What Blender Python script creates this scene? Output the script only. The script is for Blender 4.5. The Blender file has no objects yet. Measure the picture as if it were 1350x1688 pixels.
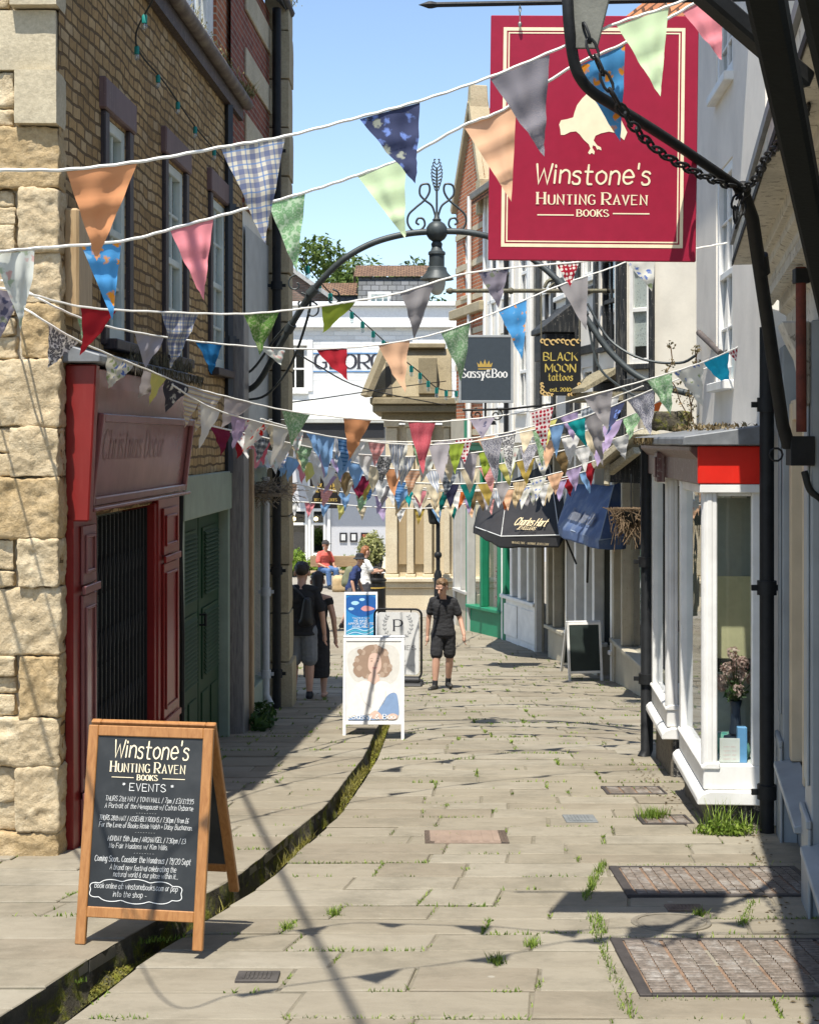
import bpy, bmesh, math, random
from mathutils import Vector, Matrix, Euler, noise
rnd = random.Random(7)
S = bpy.context.scene
# ---------------------------------------------------------------- camera, world, sun, exposure
F, CX, HY, CAMZ = 2400.0, 675.0, 725.0, 1.95
cam_d = bpy.data.cameras.new('camera'); cam = bpy.data.objects.new('camera', cam_d)
S.collection.objects.link(cam); S.camera = cam
cam.location = (0, 0, CAMZ); cam.rotation_euler = (math.pi/2, 0, 0)
cam_d.sensor_fit = 'HORIZONTAL'; cam_d.sensor_width = 36.0; cam_d.lens = F/1350*36.0
cam_d.shift_y = -(844-HY)/1350.0
cam_d.clip_start = 0.05; cam_d.clip_end = 600
SUN_DX, SUN_DY = 0.12, 0.41           # metres a shadow moves right / away per metre of height
W = bpy.data.worlds.new('World'); S.world = W; W.use_nodes = True
nt = W.node_tree; bgn = nt.nodes['Background']
sky = nt.nodes.new('ShaderNodeTexSky'); sky.sky_type = 'NISHITA'; sky.sun_disc = False
SUN_EL = math.atan(1/math.hypot(SUN_DX, SUN_DY)); SUN_AZ = math.atan2(-SUN_DX, -SUN_DY)
sky.sun_elevation = SUN_EL; sky.sun_rotation = SUN_AZ
sky.air_density = 1.0; sky.dust_density = 0.6; sky.ozone_density = 1.6
nt.links.new(sky.outputs[0], bgn.inputs[0]); bgn.inputs[1].default_value = 0.135
sd = bpy.data.lights.new('sun', 'SUN'); sd.energy = 4.7; sd.angle = math.radians(0.53); sd.color = (1.0, 0.95, 0.86)
so = bpy.data.objects.new('sun', sd); S.collection.objects.link(so); so.location = (-3, -8, 20)
so.rotation_euler = Vector((SUN_DX, SUN_DY, -1)).to_track_quat('-Z', 'Y').to_euler()
S.view_settings.view_transform = 'Standard'; S.view_settings.look = 'None'
S.view_settings.exposure = 0.72; S.view_settings.gamma = 1.0
S.cycles.max_bounces = 6; S.cycles.transparent_max_bounces = 12

# ---------------------------------------------------------------- helpers
def at(px, py, Y):
    return Vector(((px-CX)/F*Y, Y, CAMZ+(HY-py)/F*Y))
def gz(y):
    if y < 22: return -0.081*y
    t = min(y-22, 7.0)
    return -1.782-0.081*(t-t*t/14.0)
LEFT_UP = 0.05
def xform(M, p): return M @ Vector(p)
def frame(ax, ay, bx, by, z=0.0):
    """origin A, u along A->B (seen left to right), second axis INTO the wall, z up"""
    u = Vector((bx-ax, by-ay, 0)); L = u.length; u /= L
    d = Vector((-u.y, u.x, 0))
    M = Matrix(((u.x, d.x, 0, ax), (u.y, d.y, 0, ay), (0, 0, 1, z), (0, 0, 0, 1)))
    return M, L
def catmull(pts, n=6, closed=False):
    P = [Vector(p) for p in pts]; out = []
    N = len(P)
    if N < 3: return P
    rng = range(N) if closed else range(N-1)
    for i in rng:
        if closed: a, b, c, d = P[i-1], P[i], P[(i+1) % N], P[(i+2) % N]
        else:
            b, c = P[i], P[i+1]; a = P[i-1] if i else b*2-c; d = P[i+2] if i+2 < N else c*2-b
        for k in range(n):
            t = k/n
            out.append(0.5*((2*b)+(c-a)*t+(2*a-5*b+4*c-d)*t*t+(3*b-a-3*c+d)*t**3))
    if not closed: out.append(P[-1])
    return out

class MB:
    def __init__(s, M=None):
        s.M = M or Matrix.Identity(4); s.v = []; s.l = []; s.f = []; s.mi = []; s.uv = {}; s.col = []
    def add(s, verts, faces, mi=0, uvs=None, col=None):
        b = len(s.v)
        for p in verts:
            p = Vector(p); s.l.append(p); s.v.append(s.M @ p); s.col.append(col if col is not None else 0.5)
        for i, f in enumerate(faces):
            if uvs: s.uv[len(s.f)] = [uvs[k] for k in f]
            s.f.append([k+b for k in f]); s.mi.append(mi)
        return s
    def box(s, x0, x1, y0, y1, z0, z1, mi=0, R=None, col=None):
        v = [(x0,y0,z0),(x1,y0,z0),(x1,y1,z0),(x0,y1,z0),(x0,y0,z1),(x1,y0,z1),(x1,y1,z1),(x0,y1,z1)]
        if R is not None: v = [R @ Vector(p) for p in v]
        return s.add(v, [(0,3,2,1),(4,5,6,7),(0,1,5,4),(1,2,6,5),(2,3,7,6),(3,0,4,7)], mi, None, col)
    def hexa(s, v, mi=0, col=None):
        return s.add(v, [(0,3,2,1),(4,5,6,7),(0,1,5,4),(1,2,6,5),(2,3,7,6),(3,0,4,7)], mi, None, col)
    def quad(s, a, b, c, d, mi=0, uvs=None): return s.add([a,b,c,d], [(0,1,2,3)], mi, uvs)
    def bar(s, a, b, w, h=None, mi=0, up=(0,0,1)):
        """rectangular bar from a to b; w = width sideways, h = the other way"""
        h = h or w; a = Vector(a); b = Vector(b); d = (b-a).normalized(); up = Vector(up)
        if abs(d.dot(up)) > .99: up = Vector((0,1,0)) if abs(d.y) < .9 else Vector((1,0,0))
        sx = d.cross(up).normalized()*(w/2); sy = sx.cross(d).normalized()*(h/2)
        return s.hexa([a-sx-sy, a+sx-sy, b+sx-sy, b-sx-sy, a-sx+sy, a+sx+sy, b+sx+sy, b-sx+sy], mi)
    def tube(s, pts, r, n=8, mi=0, cap=True, closed=False):
        P = [Vector(p) for p in pts]; N = len(P); V = []; Fc = []
        prev = None
        for i, p in enumerate(P):
            if closed: t = P[(i+1) % N]-P[i-1]
            else: t = P[min(i+1, N-1)]-P[max(i-1, 0)]
            t.normalize()
            if prev is None:
                a = Vector((0,0,1)) if abs(t.z) < .9 else Vector((1,0,0))
                nrm = t.cross(a).normalized()
            else:
                nrm = prev-t*prev.dot(t)
                nrm = nrm.normalized() if nrm.length > 1e-6 else prev
            prev = nrm; bn = t.cross(nrm)
            rr = r[i] if isinstance(r, (list, tuple)) else r
            for k in range(n):
                a = 2*math.pi*k/n; V.append(p+(nrm*math.cos(a)+bn*math.sin(a))*rr)
        for i in range(N if closed else N-1):
            j = (i+1) % N
            for k in range(n):
                Fc.append((i*n+k, i*n+(k+1) % n, j*n+(k+1) % n, j*n+k))
        if cap and not closed:
            Fc.append(tuple(range(n-1, -1, -1))); Fc.append(tuple((N-1)*n+k for k in range(n)))
        return s.add(V, Fc, mi)
    def lathe(s, prof, c=(0,0,0), n=20, mi=0, sx=1, sy=1):
        """prof = [(r, z)...] round the z axis at c"""
        V = []; Fc = []; c = Vector(c)
        for r, z in prof:
            for k in range(n):
                a = 2*math.pi*k/n; V.append(c+Vector((r*sx*math.cos(a), r*sy*math.sin(a), z)))
        for i in range(len(prof)-1):
            for k in range(n):
                Fc.append((i*n+k, i*n+(k+1) % n, (i+1)*n+(k+1) % n, (i+1)*n+k))
        Fc.append(tuple(range(n-1, -1, -1))); Fc.append(tuple((len(prof)-1)*n+k for k in range(n)))
        return s.add(V, Fc, mi)
    def ball(s, c, r, n=12, mi=0, sz=(1,1,1)):
        prof = [(max(1e-4, r*math.sin(math.pi*i/8)), -r*math.cos(math.pi*i/8)) for i in range(9)]
        c = Vector(c)
        V = []; Fc = []
        for rr, z in prof:
            for k in range(n):
                a = 2*math.pi*k/n; V.append(c+Vector((rr*math.cos(a)*sz[0], rr*math.sin(a)*sz[1], z*sz[2])))
        for i in range(8):
            for k in range(n): Fc.append((i*n+k, i*n+(k+1) % n, (i+1)*n+(k+1) % n, (i+1)*n+k))
        Fc.append(tuple(range(n-1, -1, -1))); Fc.append(tuple(8*n+k for k in range(n)))
        return s.add(V, Fc, mi)
    def prism(s, poly, y0, y1, mi=0):
        """poly of (x, z) extruded from y0 to y1"""
        n = len(poly)
        V = [(x, y0, z) for x, z in poly]+[(x, y1, z) for x, z in poly]
        Fc = [tuple(range(n)), tuple(range(2*n-1, n-1, -1))]
        for i in range(n): Fc.append((i, i+n, (i+1) % n+n, (i+1) % n))
        return s.add(V, Fc, mi)
    def prof_u(s, poly, u0, u1, mi=0):
        """poly of (y, z) extruded along u"""
        n = len(poly)
        V = [(u0, y, z) for y, z in poly]+[(u1, y, z) for y, z in poly]
        Fc = [tuple(range(n)), tuple(range(2*n-1, n-1, -1))]
        for i in range(n): Fc.append((i, i+n, (i+1) % n+n, (i+1) % n))
        return s.add(V, Fc, mi)
    def wall(s, u0, u1, z0, z1, ops=(), t=0.2, y=0.0, mi=0, mr=None):
        """front face at depth y with openings (u0,u1,z0,z1) and reveals of depth t"""
        mr = mi if mr is None else mr
        us = sorted({u0, u1} | {k for o in ops for k in o[:2] if u0 < k < u1})
        zs = sorted({z0, z1} | {k for o in ops for k in o[2:4] if z0 < k < z1})
        for i in range(len(us)-1):
            for j in range(len(zs)-1):
                cu, cz = (us[i]+us[i+1])/2, (zs[j]+zs[j+1])/2
                if any(o[0] < cu < o[1] and o[2] < cz < o[3] for o in ops): continue
                s.quad((us[i],y,zs[j]), (us[i+1],y,zs[j]), (us[i+1],y,zs[j+1]), (us[i],y,zs[j+1]), mi)
        for a, b, c, d in [o[:4] for o in ops]:
            s.quad((a,y,c),(a,y,d),(a,y+t,d),(a,y+t,c), mr); s.quad((b,y,d),(b,y,c),(b,y+t,c),(b,y+t,d), mr)
            s.quad((a,y,d),(b,y,d),(b,y+t,d),(a,y+t,d), mr); s.quad((b,y,c),(a,y,c),(a,y+t,c),(b,y+t,c), mr)
        return s
    def build(s, name, mats, parent=None, smooth=None, bev=0, label=None, cat=None, group=None, kind=None, sub=0, seg=1):
        me = bpy.data.meshes.new(name)
        base = Matrix.Identity(4)
        if parent is not None:
            base = root_matrix(parent)
        elif s.v:
            xs = [p.x for p in s.v]; ys = [p.y for p in s.v]; zs = [p.z for p in s.v]
            base = Matrix.Translation(((min(xs)+max(xs))/2, (min(ys)+max(ys))/2, min(zs)))
        inv = base.inverted()
        me.from_pydata([tuple(inv @ p) for p in s.v], [], s.f)
        ul = me.uv_layers.new(name='UVMap'); L = s.l
        for p in me.polygons:
            u = s.uv.get(p.index)
            if u is None:
                vs = [L[k] for k in s.f[p.index]]
                n = Vector((0,0,0))
                for i in range(len(vs)): n += vs[i].cross(vs[(i+1) % len(vs)])
                ax, ay, az = abs(n.x), abs(n.y), abs(n.z)
                if az >= ax and az >= ay: u = [(q.x, q.y) for q in vs]
                elif ay >= ax: u = [(q.x, q.z) for q in vs]
                else: u = [(q.y, q.z) for q in vs]
            for li, q in zip(p.loop_indices, u): ul.data[li].uv = q
        if any(c != 0.5 for c in s.col):
            at_ = me.attributes.new('tone', 'FLOAT', 'POINT')
            at_.data.foreach_set('value', s.col)
        if not isinstance(mats, (list, tuple)): mats = [mats]
        for m in mats: me.materials.append(m)
        if len(mats) > 1: me.polygons.foreach_set('material_index', s.mi)
        if smooth:
            me.polygons.foreach_set('use_smooth', [True]*len(me.polygons))
            me.set_sharp_from_angle(angle=math.radians(smooth))
        me.update()
        o = bpy.data.objects.new(name, me); S.collection.objects.link(o)
        if parent is not None: o.parent = parent
        else: o.location = base.translation
        if bev:
            b = o.modifiers.new('bevel', 'BEVEL'); b.width = bev; b.segments = seg; b.limit_method = 'ANGLE'; b.angle_limit = math.radians(40)
        if sub:
            b = o.modifiers.new('sub', 'SUBSURF'); b.levels = sub; b.render_levels = sub
        tag(o, label, cat, group, kind)
        return o
def root_matrix(o):
    while o.parent: o = o.parent
    return Matrix.LocRotScale(o.location, o.rotation_euler, o.scale)
def tag(o, label=None, cat=None, group=None, kind=None):
    if label: o['label'] = label
    if cat: o['category'] = cat
    if group: o['group'] = group
    if kind: o['kind'] = kind
    return o
def thing(name, label, cat, loc, group=None):
    o = bpy.data.objects.new(name, None); S.collection.objects.link(o)
    o.location = loc; o.empty_display_size = .2
    return tag(o, label, cat, group)
def copy_tree(o, parent=None):
    c = o.copy(); S.collection.objects.link(c)
    if parent: c.parent = parent
    for ch in o.children: copy_tree(ch, c)
    return c
def curved_plate(mb, pts, y, mi=0): mb.add([(x, y, z) for x, z in pts], [tuple(range(len(pts)))], mi)

# ---------------------------------------------------------------- materials
MATS = {}
class NT:
    def __init__(s, name):
        s.m = bpy.data.materials.new(name); s.m.use_nodes = True
        s.t = s.m.node_tree; s.b = s.t.nodes['Principled BSDF']; s.out = s.t.nodes['Material Output']
        s.co = s.t.nodes.new('ShaderNodeTexCoord')
    def n(s, typ, **kw):
        x = s.t.nodes.new(typ)
        for k, v in kw.items():
            if k.startswith('i_'):
                key = k[2:]; x.inputs[int(key) if key.isdigit() else key].default_value = v
            else: setattr(x, k, v)
        return x
    def l(s, a, b): s.t.links.new(a, b)
    def map(s, src='Object', scale=(1,1,1), rot=(0,0,0)):
        m = s.n('ShaderNodeMapping'); m.inputs['Scale'].default_value = scale; m.inputs['Rotation'].default_value = rot
        s.l(s.co.outputs[src], m.inputs[0]); return m.outputs[0]
    def noise(s, vec, scale=5, detail=4, rough=.55, dist=0):
        x = s.n('ShaderNodeTexNoise'); x.inputs['Scale'].default_value = scale; x.inputs['Detail'].default_value = detail
        x.inputs['Roughness'].default_value = rough; x.inputs['Distortion'].default_value = dist
        s.l(vec, x.inputs['Vector']); return x.outputs['Fac']
    def ramp(s, fac, stops, interp='LINEAR'):
        x = s.n('ShaderNodeValToRGB'); r = x.color_ramp; r.interpolation = interp
        while len(r.elements) < len(stops): r.elements.new(.5)
        for e, (p, c) in zip(r.elements, stops):
            e.position = p; e.color = tuple(c)+(1,) if len(c) == 3 else c
        s.l(fac, x.inputs[0]); return x.outputs[0]
    def mix(s, fac, a, b, mode='MIX'):
        x = s.n('ShaderNodeMix', data_type='RGBA', blend_type=mode)
        for sock, val in ((x.inputs[0], fac), (x.inputs[6], a), (x.inputs[7], b)):
            if isinstance(val, bpy.types.NodeSocket): s.l(val, sock)
            elif isinstance(val, (int, float)): sock.default_value = val
            else: sock.default_value = tuple(val)+(1,) if len(val) == 3 else val
        return x.outputs[2]
    def math(s, op, a, b=0.0, c=None):
        x = s.n('ShaderNodeMath', operation=op)
        for i, val in enumerate((a, b) if c is None else (a, b, c)):
            if isinstance(val, bpy.types.NodeSocket): s.l(val, x.inputs[i])
            else: x.inputs[i].default_value = val
        return x.outputs[0]
    def bump(s, h, strength=.3, dist=.01, prev=None):
        x = s.n('ShaderNodeBump'); x.inputs['Strength'].default_value = strength; x.inputs['Distance'].default_value = dist
        s.l(h, x.inputs['Height'])
        if prev: s.l(prev, x.inputs['Normal'])
        s.l(x.outputs[0], s.b.inputs['Normal']); return x.outputs[0]
    def col(s, c): s.l(c, s.b.inputs['Base Color'])
    def set(s, rough=None, metal=None, spec=None):
        if rough is not None: s.b.inputs['Roughness'].default_value = rough
        if metal is not None: s.b.inputs['Metallic'].default_value = metal
        if spec is not None: s.b.inputs['Specular IOR Level'].default_value = spec
        return s
def sc(c, k): return tuple(min(1, x*k) for x in c)
def mat(name, c, rough=.6, metal=0, var=.18, scale=6, bump=.15, bscale=60, c2=None, spec=.4, stretch=(1,1,1), bd=.004):
    if name in MATS: return MATS[name]
    m = NT(name); m.set(rough, metal, spec)
    v = m.map('Object', stretch)
    f = m.noise(v, scale, 5, .6)
    m.col(m.ramp(f, [(.3, sc(c, 1-var)), (.5, c), (.72, c2 or sc(c, 1+var))]))
    if bump: m.bump(m.noise(v, bscale, 3), bump, bd)
    rr = m.n('ShaderNodeMapRange'); rr.inputs[3].default_value = max(0.02, rough-.08); rr.inputs[4].default_value = min(1, rough+.1)
    m.l(f, rr.inputs[0]); m.l(rr.outputs[0], m.b.inputs['Roughness'])
    MATS[name] = m.m; return m.m
def paint(name, c, rough=.4, wear=.12, wc=(.18,.15,.11), wscale=9, bump=.12):
    """weathered paint: slight mottling, chips that show what is beneath"""
    if name in MATS: return MATS[name]
    m = NT(name); v = m.map('Object'); m.set(rough, spec=.28)
    base = m.ramp(m.noise(v, 3.5, 5), [(.3, sc(c, .86)), (.7, sc(c, 1.1))])
    ch = m.ramp(m.noise(v, wscale*4, 8, .7), [(.70-wear*.6, (0,0,0)), (.74-wear*.6, (1,1,1))])
    streak = m.noise(m.map('Object', (14,14,1.2)), 3, 4)
    base = m.mix(m.math('MULTIPLY', m.ramp(streak, [(.5, (0,0,0)), (.8, (1,1,1))]), wear*2.2), base, sc(wc, 1.2))
    m.col(m.mix(m.math('MULTIPLY', ch, .8), base, wc))
    m.bump(m.noise(v, 45, 4), bump, .004)
    MATS[name] = m.m; return m.m
def stone_plain(name, c, c2, dark=(.1,.09,.06), scale=2.5, pit=.5, grow=0.25):
    if name in MATS: return MATS[name]
    m = NT(name); v = m.map('Object'); m.set(.9, spec=.2)
    base = m.ramp(m.noise(v, scale, 6, .65), [(.28, sc(c, .8)), (.5, c), (.7, c2)])
    st = m.ramp(m.noise(v, scale*1.7+1, 8, .75, .4), [(.56, (0,0,0)), (.72, (1,1,1))])
    base = m.mix(m.math('MULTIPLY', st, grow*2), base, dark)
    fine = m.noise(v, 38, 6, .7)
    base = m.mix(.35, base, m.ramp(fine, [(.3, sc(c, .55)), (.7, sc(c2, 1.2))]))
    m.col(base)
    b = m.bump(m.noise(v, 22, 8, .7), pit, .02); m.bump(fine, .4, .006, b)
    MATS[name] = m.m; return m.m
def coursed(name, c, c2, mortar, bw=.3, bh=.1, ms=.012, dirt=(.07,.05,.035), dirty=.5, bumpd=.02, warp=.03, rowvar=.0, c3=None):
    """courses of stone or brick on UV in metres, wobbled so nothing is ruler straight"""
    if name in MATS: return MATS[name]
    m = NT(name); m.set(.9, spec=.2)
    uv = m.map('UV'); ob = m.map('Object')
    nz = m.n('ShaderNodeTexNoise'); nz.inputs['Scale'].default_value = 2.4; nz.inputs['Detail'].default_value = 4; m.l(uv, nz.inputs['Vector'])
    vm = m.n('ShaderNodeVectorMath', operation='MULTIPLY_ADD'); m.l(nz.outputs['Color'], vm.inputs[0])
    vm.inputs[1].default_value = (warp*2, warp*2, 0); m.l(uv, vm.inputs[2])
    br = m.n('ShaderNodeTexBrick'); br.offset = .5; br.offset_frequency = 2; br.squash = .75 if rowvar else 1; br.squash_frequency = 3
    br.inputs['Scale'].default_value = 1; br.inputs['Brick Width'].default_value = bw; br.inputs['Row Height'].default_value = bh
    br.inputs['Mortar Size'].default_value = ms; br.inputs['Mortar Smooth'].default_value = .3; br.inputs['Bias'].default_value = 0
    br.inputs['Color1'].default_value = (0,0,0,1); br.inputs['Color2'].default_value = (1,1,1,1); br.inputs['Mortar'].default_value = (.5,.5,.5,1)
    m.l(vm.outputs[0], br.inputs['Vector'])
    per = m.ramp(br.outputs['Color'], [(.0, sc(c, .72)), (.35, c), (.7, c2), (1, c3 or sc(c2, 1.12))])
    grain = m.noise(ob, 30, 6, .7)
    per = m.mix(.4, per, m.ramp(grain, [(.3, sc(c, .5)), (.7, sc(c2, 1.25))]))
    d = m.ramp(m.noise(ob, 1.3, 6, .65), [(.4, (0,0,0)), (.75, (1,1,1))])
    per = m.mix(m.math('MULTIPLY', d, dirty), per, dirt)
    m.col(m.mix(br.outputs['Fac'], per, mortar))
    h = m.math('SUBTRACT', m.math('MULTIPLY', grain, .5), br.outputs['Fac'])
    m.bump(h, .9, bumpd)
    MATS[name] = m.m; return m.m
def glass(name, tint=(.9,.95,.93), refl=.10, rough=.01):
    if name in MATS: return MATS[name]
    m = NT(name); t = m.t
    tr = m.n('ShaderNodeBsdfTransparent'); tr.inputs[0].default_value = tint+(1,)
    gl = m.n('ShaderNodeBsdfGlossy'); gl.inputs['Roughness'].default_value = rough; gl.inputs[0].default_value = (.95,.97,1,1)
    lw = m.n('ShaderNodeLayerWeight'); lw.inputs[0].default_value = .5
    f = m.math('ADD', m.math('MULTIPLY', m.math('POWER', lw.outputs['Facing'], 4.0), .8), refl)
    b = m.n('ShaderNodeBump'); b.inputs['Strength'].default_value = .06; b.inputs['Distance'].default_value = .02
    m.l(m.noise(m.map('Object'), 2.2, 2), b.inputs['Height']); m.l(b.outputs[0], gl.inputs['Normal'])
    mx = m.n('ShaderNodeMixShader'); m.l(f, mx.inputs[0]); m.l(tr.outputs[0], mx.inputs[1]); m.l(gl.outputs[0], mx.inputs[2])
    m.l(mx.outputs[0], m.out.inputs[0]); MATS[name] = m.m; return m.m
def wood(name, c, c2, rough=.45, axis='z', scale=1.0):
    if name in MATS: return MATS[name]
    m = NT(name); m.set(rough)
    st = {'z': (14,14,1.2), 'x': (1.2,14,14), 'y': (14,1.2,14)}[axis]
    g = m.noise(m.map('Object', tuple(k*scale for k in st)), 4, 6, .6, .6)
    m.col(m.ramp(g, [(.3, c), (.55, sc(c2, .9)), (.72, c2)])); m.bump(g, .25, .004)
    MATS[name] = m.m; return m.m
def leafmat(name, c, c2, trans=.35):
    if name in MATS: return MATS[name]
    m = NT(name); m.set(.55, spec=.3)
    g = m.n('ShaderNodeNewGeometry')
    col = m.ramp(g.outputs['Random Per Island'], [(0, sc(c, .7)), (.5, c), (1, c2)])
    m.col(col)
    tl = m.n('ShaderNodeBsdfTranslucent'); m.l(col, tl.inputs[0])
    mx = m.n('ShaderNodeMixShader'); mx.inputs[0].default_value = trans
    m.l(m.b.outputs[0], mx.inputs[1]); m.l(tl.outputs[0], mx.inputs[2]); m.l(mx.outputs[0], m.out.inputs[0])
    MATS[name] = m.m; return m.m
def flat(name, c, rough=.5, bump=0, emit=0):
    if name in MATS: return MATS[name]
    m = NT(name); m.set(rough, spec=.25)
    f = m.noise(m.map('Object'), 20, 4)
    m.col(m.ramp(f, [(.3, sc(c, .93)), (.7, sc(c, 1.05))]))
    if bump: m.bump(m.noise(m.map('Object'), 80, 3), bump, .003)
    if emit: m.b.inputs['Emission Color'].default_value = tuple(c)+(1,); m.b.inputs['Emission Strength'].default_value = emit
    MATS[name] = m.m; return m.m
def fabric(kind, c, c2=(.8,.8,.78), c3=None, sc_=1.0):
    key = 'fabric_%s_%s_%s_%s' % (kind, '%.2f%.2f%.2f' % tuple(c), '%.2f%.2f%.2f' % tuple(c2), sc_)
    if key in MATS: return MATS[key]
    m = NT(key); m.set(.9, spec=.1); uv = m.map('UV')
    c3 = c3 or c2
    if kind == 'plain': col = m.ramp(m.noise(uv, 9, 4), [(.3, sc(c, .94)), (.7, sc(c, 1.05))])
    elif kind == 'plaid':
        sx = m.n('ShaderNodeSeparateXYZ'); m.l(uv, sx.inputs[0])
        def band(o, f, w, ph=0.0):
            return m.math('LESS_THAN', m.math('FRACT', m.math('ADD', m.math('MULTIPLY', o, f*sc_), ph)), w)
        col = m.mix(.0, c2, c2)
        for o in (sx.outputs[0], sx.outputs[1]):
            col = m.mix(m.math('MULTIPLY', band(o, 18, .38), .6), col, c)
            col = m.mix(m.math('MULTIPLY', band(o, 18, .1, .35), .75), col, c3)
    elif kind in ('stripe', 'stripe_v'):
        sx = m.n('ShaderNodeSeparateXYZ'); m.l(uv, sx.inputs[0])
        fr = m.math('FRACT', m.math('MULTIPLY', sx.outputs[0 if kind == 'stripe_v' else 1], 28*sc_))
        col = m.ramp(fr, [(0, c2), (.45, c2), (.5, c), (.8, c), (.85, c3)], 'CONSTANT')
    elif kind in ('dots', 'floral', 'leaf'):
        vo = m.n('ShaderNodeTexVoronoi'); vo.inputs['Scale'].default_value = {'dots': 27, 'floral': 21, 'leaf': 62}[kind]*sc_
        vo.inputs['Randomness'].default_value = .35 if kind == 'dots' else 1
        if kind == 'floral':
            nz = m.n('ShaderNodeTexNoise'); nz.inputs['Scale'].default_value = 45; m.l(uv, nz.inputs['Vector'])
            vm = m.n('ShaderNodeVectorMath', operation='MULTIPLY_ADD'); m.l(nz.outputs['Color'], vm.inputs[0]); vm.inputs[1].default_value = (.05,.05,0); m.l(uv, vm.inputs[2]); m.l(vm.outputs[0], vo.inputs['Vector'])
        else: m.l(uv, vo.inputs['Vector'])
        if kind == 'dots': col = m.ramp(vo.outputs['Distance'], [(0, c), (.36, c), (.42, c2)])
        elif kind == 'leaf': col = m.ramp(vo.outputs['Distance'], [(0, c2), (.25, sc(c, 1.2)), (.45, c), (.7, c2)])
        else:
            sp = m.n('ShaderNodeSeparateColor'); m.l(vo.outputs['Color'], sp.inputs[0])
            pick = m.ramp(sp.outputs[0], [(0, c), (.4, c), (.42, c3), (.6, c3), (.62, c2)], 'CONSTANT')
            col = m.mix(m.ramp(vo.outputs['Distance'], [(.3, (0,0,0)), (.45, (1,1,1))]), pick, c2)
    elif kind == 'wave':
        wv = m.n('ShaderNodeTexWave'); wv.wave_type = 'BANDS'; wv.bands_direction = 'X'
        wv.inputs['Scale'].default_value = 22*sc_; wv.inputs['Distortion'].default_value = 6; wv.inputs['Detail Scale'].default_value = 3
        m.l(uv, wv.inputs[0]); col = m.ramp(wv.outputs[0], [(.35, c), (.6, c2)])
    elif kind == 'tweed':
        wv = m.noise(m.map('UV', (160,160,1)), 2, 3, .7); col = m.ramp(wv, [(.35, c), (.5, c2), (.65, c3)])
    m.col(col)
    tl = m.n('ShaderNodeBsdfTranslucent'); m.l(col, tl.inputs[0])
    wz = m.noise(m.map('UV', (1,1,1)), 300, 2); m.bump(wz, .15, .001)
    mx = m.n('ShaderNodeMixShader'); mx.inputs[0].default_value = .22
    m.l(m.b.outputs[0], mx.inputs[1]); m.l(tl.outputs[0], mx.inputs[2]); m.l(mx.outputs[0], m.out.inputs[0])
    MATS[key] = m.m; return m.m

BLACK_IRON = mat('black_iron', (.013,.014,.015), .55, 0, .3, 12, .3, 40, None, .25)
GREY_IRON = mat('grey_iron', (.05,.06,.062), .5, .2, .25, 9, .3, 50)
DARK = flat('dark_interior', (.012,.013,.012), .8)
WHITE = paint('white_paint', (.78,.77,.73), .4, .06, (.5,.46,.38))
WHITE_REND = mat('white_render', (.84,.79,.70), .85, 0, .10, 1.6, .35, 26, spec=.2)
CREAM_REND = mat('cream_render', (.74,.69,.58), .88, 0, .1, 2, .35, 24, spec=.2)
GREY_PAINT = paint('grey_paint', (.27,.295,.305), .45, .05, (.4,.38,.33))
LEAD = mat('lead_sheet', (.2,.21,.22), .6, .3, .35, 5, .4, 18)
GLASS = glass('window_glass')
GLASS_DK = glass('window_glass_dark', (.55,.62,.6), .14)
CORD = flat('white_cord', (.8,.78,.72), .9, .3)
ROPE_BLACK = flat('black_cable', (.015,.016,.016), .6)
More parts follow.
